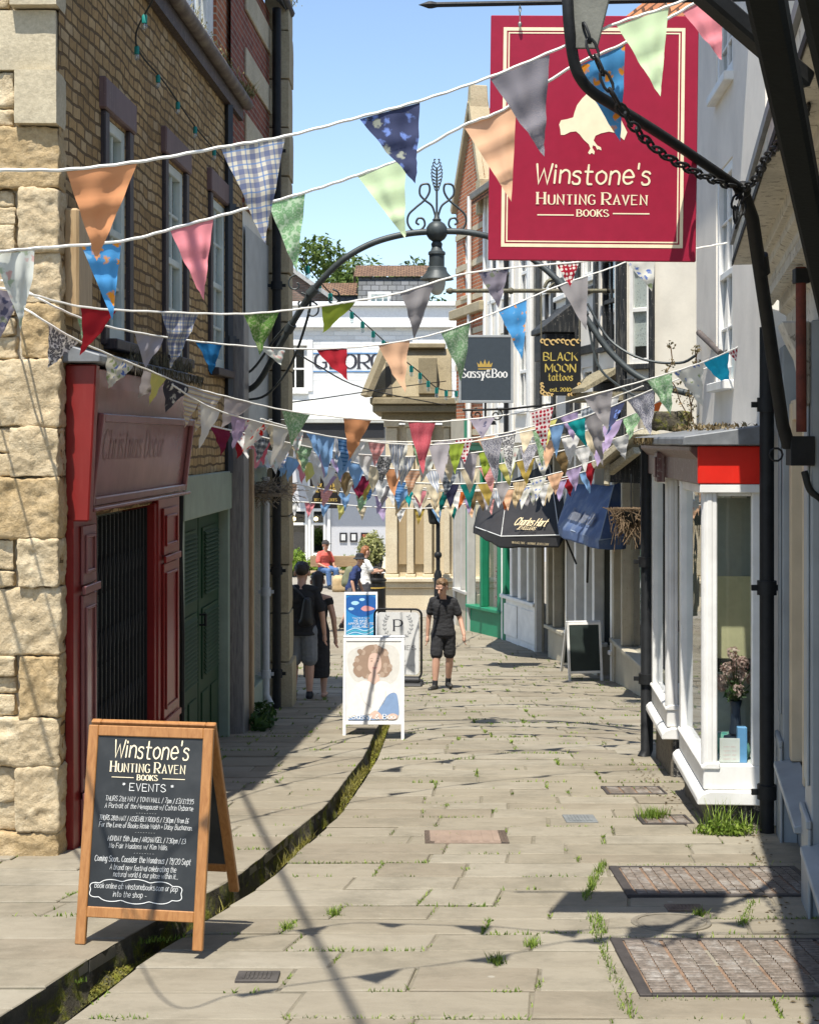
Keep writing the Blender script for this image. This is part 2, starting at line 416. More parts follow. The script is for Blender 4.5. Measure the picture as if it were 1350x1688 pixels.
# ---------------------------------------------------------------- lettering (own stroke font, drawn as painted ribbons)
GL = {
'A':"04 4g 84|28 68",'B':"04 0g|~0g 4g 7e 7c 4a 0a|~0a 5a 88 86 54 04",'C':"~8e 6g 3g 0d 07 34 64 86",'D':"04 0g|~0g 4g 8d 87 44 04",
'E':"8g 0g 04 84|0a 6a",'F':"8g 0g 04|0a 6a",'G':"~8e 6g 3g 0d 07 34 64 85|59 89 85",'H':"0g 04|8g 84|0a 8a",'I':"0g 04",'J':"~6g 67 44 14 06",
'K':"0g 04|8g 09|3b 84",'L':"0g 04 74",'M':"04 0g 57 ag a4",'N':"04 0g 84 8g",'O':"~4g 0d 07 44 87 8d 4g",'P':"04 0g|~0g 5g 8e 8b 59 09",
'Q':"~4g 0d 07 44 87 8d 4g|56 93",'R':"04 0g|~0g 5g 8e 8b 59 09|39 84",'S':"~7e 5g 2g 0e 0c 2b 69 87 86 54 24 06",'T':"0g 8g|4g 44",
'U':"~0g 07 24 64 87 8g",'V':"0g 44 8g",'W':"0g 24 5d 84 ag",'X':"0g 84|8g 04",'Y':"0g 4a 8g|4a 44",'Z':"0g 8g 04 84",
'a':"~6b 4c 2c 0a 06 24 44 66|6c 64",'b':"0g 04|~0a 2c 4c 6a 66 44 24 06",'c':"~6a 4c 2c 0a 06 24 44 66",'d':"6g 64|~6a 4c 2c 0a 06 24 44 66",
'e':"~08 68 6a 4c 2c 0a 06 24 44 65",'f':"~5f 4g 2f 2d 24|0c 4c",'g':"6c 62|~62 40 20 01|~6a 4c 2c 0a 06 24 44 66",'h':"0g 04|~0a 2c 4c 6a 64",
'i':"0c 04|0e 0f",'j':"~2c 22 10 00|2e 2f",'k':"0g 04|6c 07|2a 64",'l':"0g 04",'m':"0c 04|~0a 2c 3c 4a 44|~4a 6c 7c 8a 84",'n':"0c 04|~0a 2c 4c 6a 64",
'o':"~3c 0a 06 34 66 6a 3c",'p':"0c 00|~0a 2c 4c 6a 66 44 24 06",'q':"6c 60|~6a 4c 2c 0a 06 24 44 66",'r':"0c 04|~0a 2c 4c",
's':"~5b 4c 1c 0a 29 48 56 44 14 05",'t':"~2g 25 44 54|0c 5c",'u':"~0c 06 24 44 66|6c 64",'v':"0c 34 6c",'w':"0c 24 4b 64 8c",
'x':"0c 64|6c 04",'y':"0c 34|6c 10",'z':"0c 6c 04 64",
'0':"~4g 0d 07 44 87 8d 4g",'1':"1e 3g 34",'2':"~0e 2g 5g 7e 7c 04|04 74",'3':"~0f 3g 6f 6c 3a|~3a 7a 86 54 24 05",'4':"54 5g 07 87",
'5':"7g 1g 0b|~0b 4c 7a 76 44 04",'6':"~7f 4g 0c 06 34 67 68 3a 07",'7':"0g 7g 24",'8':"~4g 1e 1c 4a 7c 7e 4g|~4a 07 06 44 86 87 4a",'9':"~7d 4b 1c 1e 4g 7e 7a 54 24",
'.':"04 05",',':"05 02","'":"0g 0d",':':"05 06|0a 0b",'/':"02 5g",'|':"02 0h",'&':"~84 2c 2e 4g 5e 5d 08 06 24 44 68",'+':"09 69|36 3c",'-':"08 48",
'£':"~7e 5g 3e 38 04|04 74|19 59",'*':"3c 3g|1d 5f|1f 5d",'~':"~09 2a 48 69"}
def text_strokes(txt, gap=3.0, space=5.0, jit=0.0, r=None):
    """list of (points, smooth) in font units (cap height 12), total width"""
    r = r or random.Random(len(txt)); x = 0; out = []; cx = 0
    for ch in txt:
        if ch == ' ': cx += space; continue
        g = GL.get(ch)
        if g is None: continue
        w = 0; jx = r.uniform(-jit, jit); jy = r.uniform(-jit, jit); js = 1+r.uniform(-jit, jit)*.12
        for st in g.split('|'):
            sm = st.startswith('~'); st = st.lstrip('~')
            pts = []
            for q in st.split():
                px, py = int(q[0], 36), int(q[1], 36)-4
                w = max(w, px); pts.append((cx+(px*js)+jx+r.uniform(-jit, jit)*.5, py*js+jy+r.uniform(-jit, jit)*.5))
            out.append((pts, sm))
        cx += w*js+gap
    return out, max(cx-gap, .1)
OFFK = [0]
def ribbon(mb, pts, wfun, y, round_=True, mi=0):
    """flat ribbon along pts (x, z) at depth y; wfun(direction) = width"""
    P = [Vector(p) for p in pts]
    P = [p for i, p in enumerate(P) if i == 0 or (p-P[i-1]).length > 1e-6]
    if len(P) < 2: return
    OFFK[0] = (OFFK[0]+1) % 12
    y = y-OFFK[0]*0.00012
    V = []; N = len(P)
    closed = (P[0]-P[-1]).length < 1e-5
    for i, p in enumerate(P):
        a = P[i]-P[i-1] if i else (P[-1]-P[-2] if closed else P[1]-P[0])
        b = P[i+1]-P[i] if i < N-1 else (P[1]-P[0] if closed else P[-1]-P[-2])
        a.normalize(); b.normalize()
        t = a+b
        t = t.normalized() if t.length > 1e-3 else b
        n = Vector((-t.y, t.x)); k = min(1.8, 1/max(.35, abs(n.dot(Vector((-b.y, b.x))))))
        w = (wfun(a)+wfun(b))/2*.5*k
        V += [(p.x+n.x*w, y, p.y+n.y*w), (p.x-n.x*w, y, p.y-n.y*w)]
    mb.add(V, [(2*i, 2*i+1, 2*i+3, 2*i+2) for i in range(N-1)], mi)
    if round_ and not closed:
        for i, p in ((0, P[0]), (N-1, P[-1])):
            d = (P[1]-P[0]) if i == 0 else (P[-1]-P[-2])
            r = wfun(d.normalized())*.5; OFFK[0] = (OFFK[0]+1) % 12
            yy = y-.0002-OFFK[0]*.00005
            mb.add([(p.x+r*math.cos(k*math.pi/4), yy, p.y+r*math.sin(k*math.pi/4)) for k in range(8)], [tuple(range(8))], mi)
def text(mb, txt, x, z, h, style='sans', align='c', width=None, weight=1.0, y=-.002, jit=0.0, slant=0.0, gap=3.0, mi=0, rise=0.0, space=5.0):
    """txt with baseline at z, cap height h, anchored at x; width (m) stretches it"""
    if style == 'serif' and any(c.islower() for c in txt) and gap == 3.0: gap = 3.4
    st, w = text_strokes(txt, gap, space, jit)
    k = h/12; kx = width/w if width else k
    x0 = x-(w*kx/2 if align == 'c' else w*kx if align == 'r' else 0)
    u = k*weight
    if style == 'serif': wf = lambda d: u*(.75+1.5*abs(d.y)**1.5)
    elif style == 'black': wf = lambda d: u*(.7+2.6*abs(d.normalized().dot(Vector((.6,.8)))))
    elif style == 'hand': wf = lambda d: u*1.25
    elif style == 'light': wf = lambda d: u*.9
    else: wf = lambda d: u*1.7
    for pts, sm in st:
        Q = [Vector((x0+px*kx+slant*pz*k, z+pz*k+rise*(px*kx))) for px, pz in pts]
        if style == 'black':
            pen = Vector((.80, .60))*u*1.25; OFFK[0] = (OFFK[0]+1) % 12; yy = y-OFFK[0]*.00012
            Q = [q-Vector((0, 0)) for q in Q]
            for qa, qb in zip(Q, Q[1:]):
                OFFK[0] = (OFFK[0]+1) % 12; yy = y-OFFK[0]*.00012; e = (qb-qa).normalized()*u*.35; qa, qb = qa-e, qb+e
                mb.add([((qa-pen).x,yy,(qa-pen).y),((qa+pen).x,yy,(qa+pen).y),((qb+pen).x,yy,(qb+pen).y),((qb-pen).x,yy,(qb-pen).y)], [(0,1,2,3)], mi)
            continue
        if sm: Q = catmull(Q, 5, False)
        ribbon(mb, Q, wf, y, style in ('hand', 'sans', 'light'), mi)
        if style in ('serif', 'black') and not sm:
            for a, b in ((Q[0], Q[1]), (Q[-1], Q[-2])):
                d = (a-b).normalized(); rz = (a.y-z)/k
                if abs(d.y) > .55 and min(abs(rz), abs(rz-12), abs(rz-8), abs(rz+4)) < .6:
                    s_ = u*(1.7 if style == 'serif' else 1.5)
                    sk = u*.9 if style == 'black' else 0
                    ribbon(mb, [(a.x-s_, a.y-sk), (a.x+s_, a.y+sk)], lambda q: u*(.7 if style == 'serif' else 1.3), y-.0002, False, mi)
    return w*kx
def line(mb, pts, w, y=-.002, mi=0, smooth=0, closed=False):
    P = [Vector(p) for p in pts]
    if smooth: P = catmull(P, smooth, closed)
    if closed: P.append(P[0].copy())
    ribbon(mb, P, lambda d: w, y, False, mi)

# ---------------------------------------------------------------- the ground: joints bed, slabs, gutter
CH = [(2.0,-2.52,-2.24),(4.0,-2.12,-1.86),(6.15,-1.66,-1.44),(7.09,-1.465,-1.28),(8.66,-1.025,-.885),(11.1,-.64,-.525),(13.9,-.43,-.325),(16.7,-.34,-.24),(20,-.32,-.22),(24.5,-.31,-.2)]
def chan(y):
    for a, b in zip(CH, CH[1:]):
        if y <= b[0]:
            t = max(0, (y-a[0])/(b[0]-a[0])); return a[1]+(b[1]-a[1])*t, a[2]+(b[2]-a[2])*t
    return CH[-1][1], CH[-1][2]
m = NT('joint_bed'); v = m.map('Object'); m.set(.95)
m.col(m.ramp(m.noise(v, 7, 6, .7), [(.3, (.12,.105,.075)), (.55, (.20,.175,.125)), (.75, (.10,.12,.04))])); m.bump(m.noise(v, 60, 4), .6, .01)
M_BED = m.m
m = NT('flagstone'); v = m.map('Object'); m.set(.82, spec=.25)
tn = m.n('ShaderNodeAttribute', attribute_name='tone')
base = m.ramp(tn.outputs['Fac'], [(0, (.205,.172,.125)), (.3, (.232,.203,.150)), (.7, (.255,.225,.170)), (1, (.29,.262,.205))])
lay = m.noise(m.map('Object', (1.2,2.6,1)), 2.6, 8, .7, .8)
base = m.mix(.45, base, m.ramp(lay, [(.3, (.175,.150,.110)), (.5, (.245,.215,.160)), (.75, (.30,.268,.208))]))
stn = m.ramp(m.noise(v, 1.5, 9, .75), [(.48, (0,0,0)), (.66, (1,1,1))])
base = m.mix(m.math('MULTIPLY', stn, .5), base, (.105,.095,.068))
gum = m.n('ShaderNodeTexVoronoi'); gum.inputs['Scale'].default_value = 2.6; m.l(v, gum.inputs['Vector'])
base = m.mix(m.math('MULTIPLY', m.ramp(gum.outputs['Distance'], [(.035, (1,1,1)), (.05, (0,0,0))]), .55), base, (.36,.34,.29))
spk = m.ramp(m.noise(v, 26, 5, .7), [(.64, (0,0,0)), (.70, (1,1,1))])
base = m.mix(m.math('MULTIPLY', spk, .35), base, (.31,.29,.24))
dk = m.ramp(m.noise(v, 55, 4, .7), [(.68, (0,0,0)), (.73, (1,1,1))])
m.col(m.mix(m.math('MULTIPLY', dk, .45), base, (.1,.085,.06)))
b = m.bump(m.noise(m.map('Object', (2,9,1)), 4, 8, .7), .4, .012); m.bump(m.noise(v, 60, 5, .7), .35, .004, b)
M_FLAG = m.m
def strip(mb, ys, xa, xb, dz, nx=2):
    for y0, y1 in zip(ys, ys[1:]):
        for i in range(nx):
            f0 = lambda y, k: xa(y)+(xb(y)-xa(y))*k/nx
            mb.quad((f0(y0,i), y0, gz(y0)+dz), (f0(y0,i+1), y0, gz(y0)+dz), (f0(y1,i+1), y1, gz(y1)+dz), (f0(y1,i), y1, gz(y1)+dz))
YS = [-6,0,2]+[2+.5*i for i in range(1, 46)]
mb = MB()
strip(mb, YS, lambda y: chan(y)[1]+.012, lambda y: 9.0, -.009)
strip(mb, [24.5+k for k in range(0, 6)]+[31, 34, 40, 60, 140], lambda y: -40 if y > 24.6 else -40, lambda y: 60, -.016)
mb.build('ground', M_BED, kind='structure')
mb = MB(); strip(mb, YS, lambda y: -9.0, lambda y: chan(y)[0]-.012, LEFT_UP-.009)
mb.quad((-9, 24.5, gz(24.5)+LEFT_UP-.016), (chan(24.5)[0], 24.5, gz(24.5)+LEFT_UP-.016), (chan(24.5)[0], 24.5, gz(24.5)-.3), (-9, 24.5, gz(24.5)-.3))
mb.build('pavement_bed', M_BED, kind='structure')
GRATES = [(1.02,2.86,6.45,7.42),(1.25,2.42,8.36,9.15),(2.08,2.34,10.35,10.62),(1.62,2.2,11.15,11.6)]
def in_grate(x, y):
    return any(a-.02 < x < b+.02 and c-.02 < y < d+.02 for a, b, c, d in GRATES)
r2 = random.Random(11)
joints = []           # (x0, y0, x1, y1, dz) segments where grass may grow
def lay_rows(mb, ya, yb, fl, fr, dz, rowmin=.27, rowmax=.42, lmin=.42, lmax=1.1, gap=.0045):
    y = ya; k = 0
    while y < yb:
        d = r2.uniform(rowmin, rowmax); y1 = min(y+d, yb)
        xl0, xl1, xr0, xr1 = fl(y), fl(y1), fr(y), fr(y1)
        n = (xr0-xl0); cuts = [0]; t = 0
        while t < 1:
            t += r2.uniform(lmin, lmax)/n
            if t > 1-.35/n: break
            cuts.append(t)
        cuts.append(1)
        sk = r2.uniform(-.02, .02)
        for a, b in zip(cuts, cuts[1:]):
            P = [(xl0+(xr0-xl0)*a, y), (xl0+(xr0-xl0)*b, y), (xl1+(xr1-xl1)*b, y1), (xl1+(xr1-xl1)*a, y1)]
            cx = sum(p[0] for p in P)/4; cy = (y+y1)/2
            g = gap*r2.uniform(.6, 1.7)
            c = Vector((cx, cy)); hz = r2.uniform(-.005, .005); tx = r2.uniform(-.006, .006); ty = r2.uniform(-.01, .01)
            tone = min(1, max(0, r2.gauss(.5, .42)))
            if in_grate(cx, cy) and False: continue
            outer = []; inner = []; bot = []
            for (px, py), (sx, sy) in zip(P, ((1,1),(-1,1),(-1,-1),(1,-1))):
                big = r2.random() < .13; jx, jy = r2.uniform(0, .012 if big else .004), r2.uniform(0, .012 if big else .004)
                qx, qy = px+sx*(g+jx), py+sy*(g+jy)
                z = gz(qy)+dz+hz+tx*(qx-cx)+ty*(qy-cy)
                outer.append((qx, qy, z-.006)); inner.append((qx+sx*.006, qy+sy*.006, z)); bot.append((qx, qy, z-.06))
            fs = [(0,1,2,3)]
            for i in range(4):
                j = (i+1) % 4; fs += [(4+i, 4+j, j, i), (8+i, 8+j, 4+j, 4+i)]
            mb.add(inner+outer+bot, fs, 0, None, tone)
            joints.append((P[0][0], P[0][1], P[1][0], P[1][1], dz)); joints.append((P[0][0], P[0][1], P[3][0], P[3][1], dz))
        y = y1
mb = MB(); lay_rows(mb, 3.0, 24.4, lambda y: chan(y)[1], lambda y: 4.3, 0.0)
lay_rows(mb, 24.5, 33.0, lambda y: -9.0, lambda y: 4.5, 0.0)
mb.build('paving', M_FLAG, kind='structure')
mb = MB(); lay_rows(mb, 3.0, 24.4, lambda y: -6.5, lambda y: chan(y)[0], LEFT_UP, .27, .46, .4, 1.05)
mb.build('pavement', M_FLAG, kind='structure')
m = NT('square_tarmac'); v = m.map('Object'); m.set(.9)
m.col(m.ramp(m.noise(v, 3, 7, .7), [(.3, (.22,.2,.165)), (.7, (.31,.28,.235))])); m.bump(m.noise(v, 60, 3), .3, .01)
mb = MB(); strip(mb, [33.02, 36, 45, 60, 140], lambda y: -40, lambda y: 60, -.004); mb.build('market_square', m.m, kind='structure')
# gutter: rough mossy kerb stones either side, wet bed
def moss_stone(name, amt):
    m = NT(name); v = m.map('Object'); m.set(.9, spec=.25)
    base = m.ramp(m.noise(v, 6, 7, .7), [(.3, (.045,.04,.03)), (.6, (.12,.105,.075)), (.8, (.2,.175,.12))])
    mo = m.ramp(m.noise(v, 4.2, 7, .72, .5), [(.52-amt*.2, (0,0,0)), (.60-amt*.1, (1,1,1))])
    mc = m.ramp(m.noise(v, 35, 5, .7), [(.3, (.05,.065,.008)), (.5, (.16,.17,.02)), (.75, (.33,.28,.05))])
    m.col(m.mix(mo, base, mc)); b = m.bump(m.noise(v, 16, 8, .7), .9, .04); m.bump(m.noise(v, 80, 4), .6, .01, b)
    return m.m
M_MOSS = moss_stone('mossy_stone', .12)
def rough_side(mb, xf, dztop, sgn, depth=.32):
    ys = [2+.05*i for i in range(int((24.4-2)/.05)+1)]; rows = 8; idx = {}
    V = []; Fc = []
    for i, y in enumerate(ys):
        for k in range(rows+1):
            t = k/rows; z = gz(y)+dztop+(-.32-dztop)*t
            p = Vector((xf(y), y, z)); nn = noise.noise(p*3.1)*.05+noise.noise(p*9)*.028+noise.noise(p*23)*.012
            off = nn*min(1, .25+t*2)+.05*t*t
            V.append((p.x+sgn*off, y, z+noise.noise(p*7)*.01*(t > 0)))
    n = rows+1
    for i in range(len(ys)-1):
        for k in range(rows): Fc.append((i*n+k, i*n+k+1, (i+1)*n+k+1, (i+1)*n+k))
    mb.add(V, Fc)
mb = MB(); rough_side(mb, lambda y: chan(y)[0], LEFT_UP, 1); rough_side(mb, lambda y: chan(y)[1], -.006, -1)
mb.build('gutter_sides', M_MOSS, smooth=60, kind='structure')
m = NT('gutter_wet'); v = m.map('Object'); m.set(.12, spec=.6)
m.col(m.ramp(m.noise(v, 5, 6, .7), [(.35, (.01,.011,.009)), (.6, (.035,.035,.025)), (.75, (.09,.085,.06))])); m.bump(m.noise(v, 14, 5), .5, .02)
mb = MB(); strip(mb, [2+.25*i for i in range(91)], lambda y: chan(y)[0]-.1, lambda y: chan(y)[1]+.1, -.22); mb.build('gutter_water', m.m, kind='structure')
# moss and grass
M_GRASS = leafmat('grass_blade', (.13,.21,.025), (.30,.38,.07)); M_MOSSLEAF = leafmat('moss_leaf', (.12,.105,.02), (.30,.27,.06), .2)
def blade(mb, p, h, w, r, lean=.5):
    a = r.uniform(0, 6.28); dx, dy = math.cos(a), math.sin(a); l = r.uniform(.1, lean)*h; px, py = -dy*w/2, dx*w/2
    mb.add([(p[0]-px, p[1]-py, p[2]), (p[0]+px, p[1]+py, p[2]), (p[0]+px*.7+dx*l*.45, p[1]+py*.7+dy*l*.45, p[2]+h*.6), (p[0]-px*.7+dx*l*.45, p[1]-py*.7+dy*l*.45, p[2]+h*.6), (p[0]+dx*l, p[1]+dy*l, p[2]+h)], [(0,1,2,3), (3,2,4)])
mb = MB(); r3 = random.Random(5)
for x0, y0, x1, y1, dz in joints:
    if y0 > 27 or x0 > 3.2 or x0 < -5: continue
    vis = abs(x1-x0) < .1
    if r3.random() > (.55 if not vis else .75): continue
    L = math.hypot(x1-x0, y1-y0); a = r3.uniform(0, .7); b = min(1, a+r3.uniform(.1, .45))
    if r3.random() < .25: a, b = 0, 1
    lush = r3.choice((.2, .35, .5, .8, 1.3))
    n = int(L*(b-a)*(190 if y0 < 12 else 100)*lush)
    for _ in range(n):
        t = r3.uniform(a, b); x = x0+(x1-x0)*t+r3.gauss(0, .009*lush+.003); y = y0+(y1-y0)*t+r3.gauss(0, .009*lush+.003)
        cl, cr = chan(y)
        if cl-.02 < x < cr+.02 or in_grate(x, y): continue
        blade(mb, (x, y, gz(y)+dz-.014), r3.uniform(.014, .034)*(1 if y0 < 12 else 1.2), r3.uniform(.006, .012)*(1 if y0 < 12 else 1.6), r3, 1.2)
for (x0, y0, x1, y1, n, h) in [(.93,6.2,.98,7.9,330,.05),(1.02,6.42,2.2,6.42,160,.03),(1.0,8.3,1.24,9.3,420,.055),(1.3,9.22,2.5,9.22,220,.03),(1.75,7.7,1.95,8.25,200,.045),(1.0,7.55,1.02,7.95,120,.05),
                              (-1.75,6.7,-1.5,6.72,80,.03),(-1.5,7.35,-1.1,7.5,150,.04),(1.75,10.9,1.95,10.95,260,.10),(1.0,7.45,2.0,7.47,160,.03)]:
    for _ in range(n):
        t = r3.random(); x = x0+(x1-x0)*t+r3.gauss(0, .014); y = y0+(y1-y0)*t+r3.gauss(0, .014)
        blade(mb, (x, y, gz(y)-.012), r3.uniform(.3, 1)*h, r3.uniform(.004, .008), r3, .9)
for _ in range(60):   # looser tufts scattered over the joints
    x0, y0, x1, y1, dz = r3.choice(joints)
    if y0 > 14: continue
    for _ in range(r3.randint(25, 90)): 
        t = r3.gauss(.3, .06); x = x0+(x1-x0)*t+r3.gauss(0,.02); y = y0+(y1-y0)*t+r3.gauss(0,.02); cl, cr = chan(y)
        if not (cl-.02 < x < cr+.02) and not in_grate(x, y): blade(mb, (x, y, gz(y)+dz-.01), r3.uniform(.02, .06), .006, r3, 1.1)
mb.build('joint_grass', M_GRASS, kind='stuff')
mnd = MB(); ys = [4+.03*i for i in range(680)]; nx = 7
def moss_a(y):
    return min(1, max(0, noise.noise(Vector((1.7, y*1.15, .4)))*1.3+(.72 if y > 8.2 else .3)))
def moss_h(t, y):
    """height of the moss bank above the bed across the channel (t = 0 left .. 1 right)"""
    a = moss_a(y); tt = min(1, max(0, (t-.10)/.35)) if y > 8.2 else max(0, 1-t*1.2); return a*tt**.6*(.25 if y > 8.2 else .2)+noise.noise(Vector((t*5, y*14, 2)))*.018*min(1, a*3)
for i, y in enumerate(ys):
    cl, cr = chan(y)
    for k in range(nx+1):
        t = k/nx; mnd.add([(cl-.02+(cr-cl+.03)*t, y, gz(y)-.235+moss_h(t, y))], [])
for i in range(len(ys)-1):
    for k in range(nx): a = i*(nx+1)+k; mnd.f.append([a, a+1, a+nx+2, a+nx+1]); mnd.mi.append(0)
mnd.build('gutter_moss_bank', moss_stone('moss_bank', 1.1), smooth=80, kind='structure')
mb = MB()
for i in range(30000):
    y = r3.uniform(4.5, 20)**1.0; t = r3.uniform(.1, 1) if y > 8.2 else r3.random()*.8
    a = moss_a(y)
    if a < .08 or r3.random() > a*1.6: continue
    cl, cr = chan(y); x = cl-.02+(cr-cl+.03)*t; z = gz(y)-.235+moss_h(t, y)+r3.uniform(-.004, .012)
    s_ = r3.uniform(.004, .010); a = Vector((r3.gauss(0,1), r3.gauss(0,1), r3.gauss(.5,1))).normalized(); b = a.orthogonal().normalized(); p = Vector((x, y, z)); c = a.cross(b)
    mb.add([p+b*s_, p+c*s_*.7, p-b*s_, p-c*s_*.7], [(0,1,2,3)])
for i in range(1500):
    y = r3.uniform(5.0, 16); cl, cr = chan(y)
    if noise.noise(Vector((2, y*1.3, 3))) < .12 and y < 8.2: continue
    t = r3.uniform(.3, .95) if y > 8.2 else r3.uniform(.1, .6); blade(mb, (cl+(cr-cl)*t, y, gz(y)-.24+moss_h(t, y)), r3.uniform(.03, .09), .006, r3, 1.1)
mb.build('gutter_moss', M_MOSSLEAF, kind='stuff')
def leaf_cloud(mb, c, rad, n, s_, r, hole=.0, flat_=0, shell=.35):
    """n small leaf faces in lumpy ellipsoid"""
    c = Vector(c)
    for _ in range(n):
        d = Vector((r.gauss(0,1), r.gauss(0,1), r.gauss(0,1))).normalized()
        q = d*2.2+c
        lump = 1+.34*noise.noise(q*1.3)+.16*noise.noise(q*3.7)
        rr = (shell+(1-shell)*r.random()**.5)*lump
        p = c+Vector((d.x*rad[0], d.y*rad[1], d.z*rad[2]))*rr
        if hole and noise.noise(p*(2.4/max(rad)*2)) < -hole: continue
        a = (d+Vector((r.gauss(0,.7), r.gauss(0,.7), r.gauss(0,.7)+.4))).normalized(); b = a.orthogonal().normalized(); e = a.cross(b)
        ang = r.uniform(0, 6.28); b, e = b*math.cos(ang)+e*math.sin(ang), e*math.cos(ang)-b*math.sin(ang)
        k = s_*r.uniform(.6, 1.3)
        mb.add([p-b*k, p+e*k*.45, p+b*k, p-e*k*.45], [(0,1,2,3)])
# ---------------------------------------------------------------- left side of the street
def uL(px): return (2.677/((675-px)/2400+.047)-9.3)*1.0011
ML, _ = frame(-2.24, 9.3, -2.24+.047, 10.3)
M_RUBBLE = coursed('honey_rubble', (.43,.275,.118), (.54,.37,.175), (.15,.10,.052), .19, .088, .012, (.10,.062,.03), .6, .03, .055, 1, (.58,.45,.28))
M_QUOIN = stone_plain('pale_ashlar', (.50,.43,.30), (.62,.55,.40), (.17,.15,.11), 2.0, .35, .25)
M_ROUGH = stone_plain('rough_limestone', (.50,.385,.23), (.70,.60,.42), (.22,.15,.075), 4.0, 1.0, .33)
M_ROUGH2 = stone_plain('tawny_limestone', (.42,.30,.15), (.60,.47,.29), (.17,.11,.05), 4.2, 1.0, .38)
M_LICHEN = stone_plain('lichened_stone', (.40,.33,.21), (.50,.43,.29), (.11,.11,.05), 1.6, .5, .35)
M_BRICK = coursed('orange_brick', (.40,.12,.055), (.50,.17,.075), (.42,.36,.27), .225, .075, .010, (.16,.07,.04), .35, .01, .006)
M_DKBRICK = coursed('dark_red_brick', (.26,.07,.045), (.33,.10,.06), (.28,.23,.18), .225, .075, .010, (.1,.05,.04), .4, .01, .006)
M_SLATE = coursed('slate_roof', (.12,.125,.13), (.17,.175,.18), (.05,.05,.05), .3, .2, .012, (.1,.1,.06), .4, .03, .006)
M_PANTILE = coursed('brown_tile', (.20,.115,.07), (.28,.17,.10), (.06,.04,.03), .2, .16, .02, (.09,.06,.05), .5, .05, .008)
M_REDTILE = coursed('red_tile', (.42,.16,.075), (.52,.22,.10), (.10,.05,.03), .19, .14, .02, (.16,.08,.05), .45, .04, .008)
M_RED = paint('red_shop_paint', (.20,.018,.016), .28, .03, (.3,.12,.1), 6, .06)
M_OLDRED = paint('faded_red_paint', (.235,.095,.09), .2, .06, (.3,.16,.14), 7, .06)
M_DKGREEN = paint('dark_green_paint', (.005,.038,.013), .6, .02, (.05,.08,.05))
M_SAGE = paint('sage_paint', (.23,.28,.22), .5, .1, (.3,.3,.24))
M_PALEGREY = paint('pale_board', (.42,.43,.41), .5, .1, (.3,.27,.2))
M_DKSURR = paint('dark_surround_paint', (.035,.028,.03), .5, .14, (.16,.1,.09))
M_BROWNSURR = paint('brown_lintel_paint', (.13,.08,.078), .55, .12, (.3,.22,.17))
M_SASH = paint('sash_paint', (.55,.6,.55), .45, .06, (.35,.33,.28))
def rough_block(mb, x0, x1, y0, y1, z0, z1, amp, rad, r, n=6, mi=0):
    h = Vector(((x1-x0)/2, (y1-y0)/2, (z1-z0)/2)); c = Vector(((x0+x1)/2, (y0+y1)/2, (z0+z1)/2))
    rad = min(rad, min(h)*.9); inn = h-Vector((rad,)*3); idx = {}; V = []; Fc = []
    sd_ = Vector((r.uniform(0,50), r.uniform(0,50), r.uniform(0,50)))
    def vid(i, j, k):
        key = (i, j, k)
        if key not in idx:
            p = Vector(((i/n*2-1)*h.x, (j/n*2-1)*h.y, (k/n*2-1)*h.z))
            q = Vector((max(-inn.x, min(inn.x, p.x)), max(-inn.y, min(inn.y, p.y)), max(-inn.z, min(inn.z, p.z))))
            d = p-q
            if d.length > 1e-6: p = q+d.normalized()*rad
            w = p+sd_; dn = d.normalized() if d.length > 1e-6 else Vector((0,0,0))
            am = noise.noise(w*4)*.9+noise.noise(w*11)*.75+noise.noise(w*24)*.5+noise.noise(w*52)*.3-max(0, noise.noise(w*8+Vector((9,9,9)))-.25)*2.2
            p += dn*am*amp; idx[key] = len(V); V.append(c+p)
        return idx[key]
    for a in range(n):
        for b in range(n):
            for F_ in (0, n):
                q = [(a,b),(a+1,b),(a+1,b+1),(a,b+1)]
                if F_ == 0: q = q[::-1]
                Fc.append(tuple(vid(i, j, F_) for i, j in q))
                Fc.append(tuple(vid(i, F_, j) for i, j in q[::-1]))
                Fc.append(tuple(vid(F_, i, j) for i, j in q))
    mb.add(V, Fc, mi)
def sash_window(parent, M, u0, u1, z0, z1, d=.12, fm=None, cols=2, rows=2, fw=.06, bar=.025, sill=None, sillm=None, glassm=None, y0=0.0, mull=True, name='window'):
    """recessed sash: a frame part with a pane and a sill below it"""
    fm = fm or M_SASH
    mb = MB(M); y = y0+d
    mb.box(u0, u0+fw, y-.03, y+.04, z0, z1); mb.box(u1-fw, u1, y-.03, y+.04, z0, z1)
    mb.box(u0+fw, u1-fw, y-.03, y+.04, z1-fw, z1); mb.box(u0+fw, u1-fw, y-.03, y+.04, z0, z0+fw*1.3)
    if mull: mb.box(u0+fw, u1-fw, y-.022, y+.03, (z0+z1)/2-.03, (z0+z1)/2+.03)
    for i in range(1, cols):
        x = u0+(u1-u0)*i/cols; mb.box(x-bar/2, x+bar/2, y-.012, y+.02, z0+fw*1.3, z1-fw)
    for j in range(1, rows):
        if mull and rows % 2 == 0 and j == rows//2: continue
        z = z0+(z1-z0)*j/rows; mb.box(u0+fw, u1-fw, y-.010, y+.018, z-bar/2, z+bar/2)
    w = mb.build(name, fm, parent, bev=.006)
    g = MB(M); g.quad((u0+fw/2, y+.012, z0+fw/2), (u1-fw/2, y+.012, z0+fw/2), (u1-fw/2, y+.012, z1-fw/2), (u0+fw/2, y+.012, z1-fw/2))
    g.build('pane', glassm or GLASS, w)
    if sill:
        s_ = MB(M); s_.box(u0-.05, u1+.05, y0-sill, y+.0, z0-.08, z0-.002); s_.build('sill', sillm or fm, w, bev=.008)
    return w
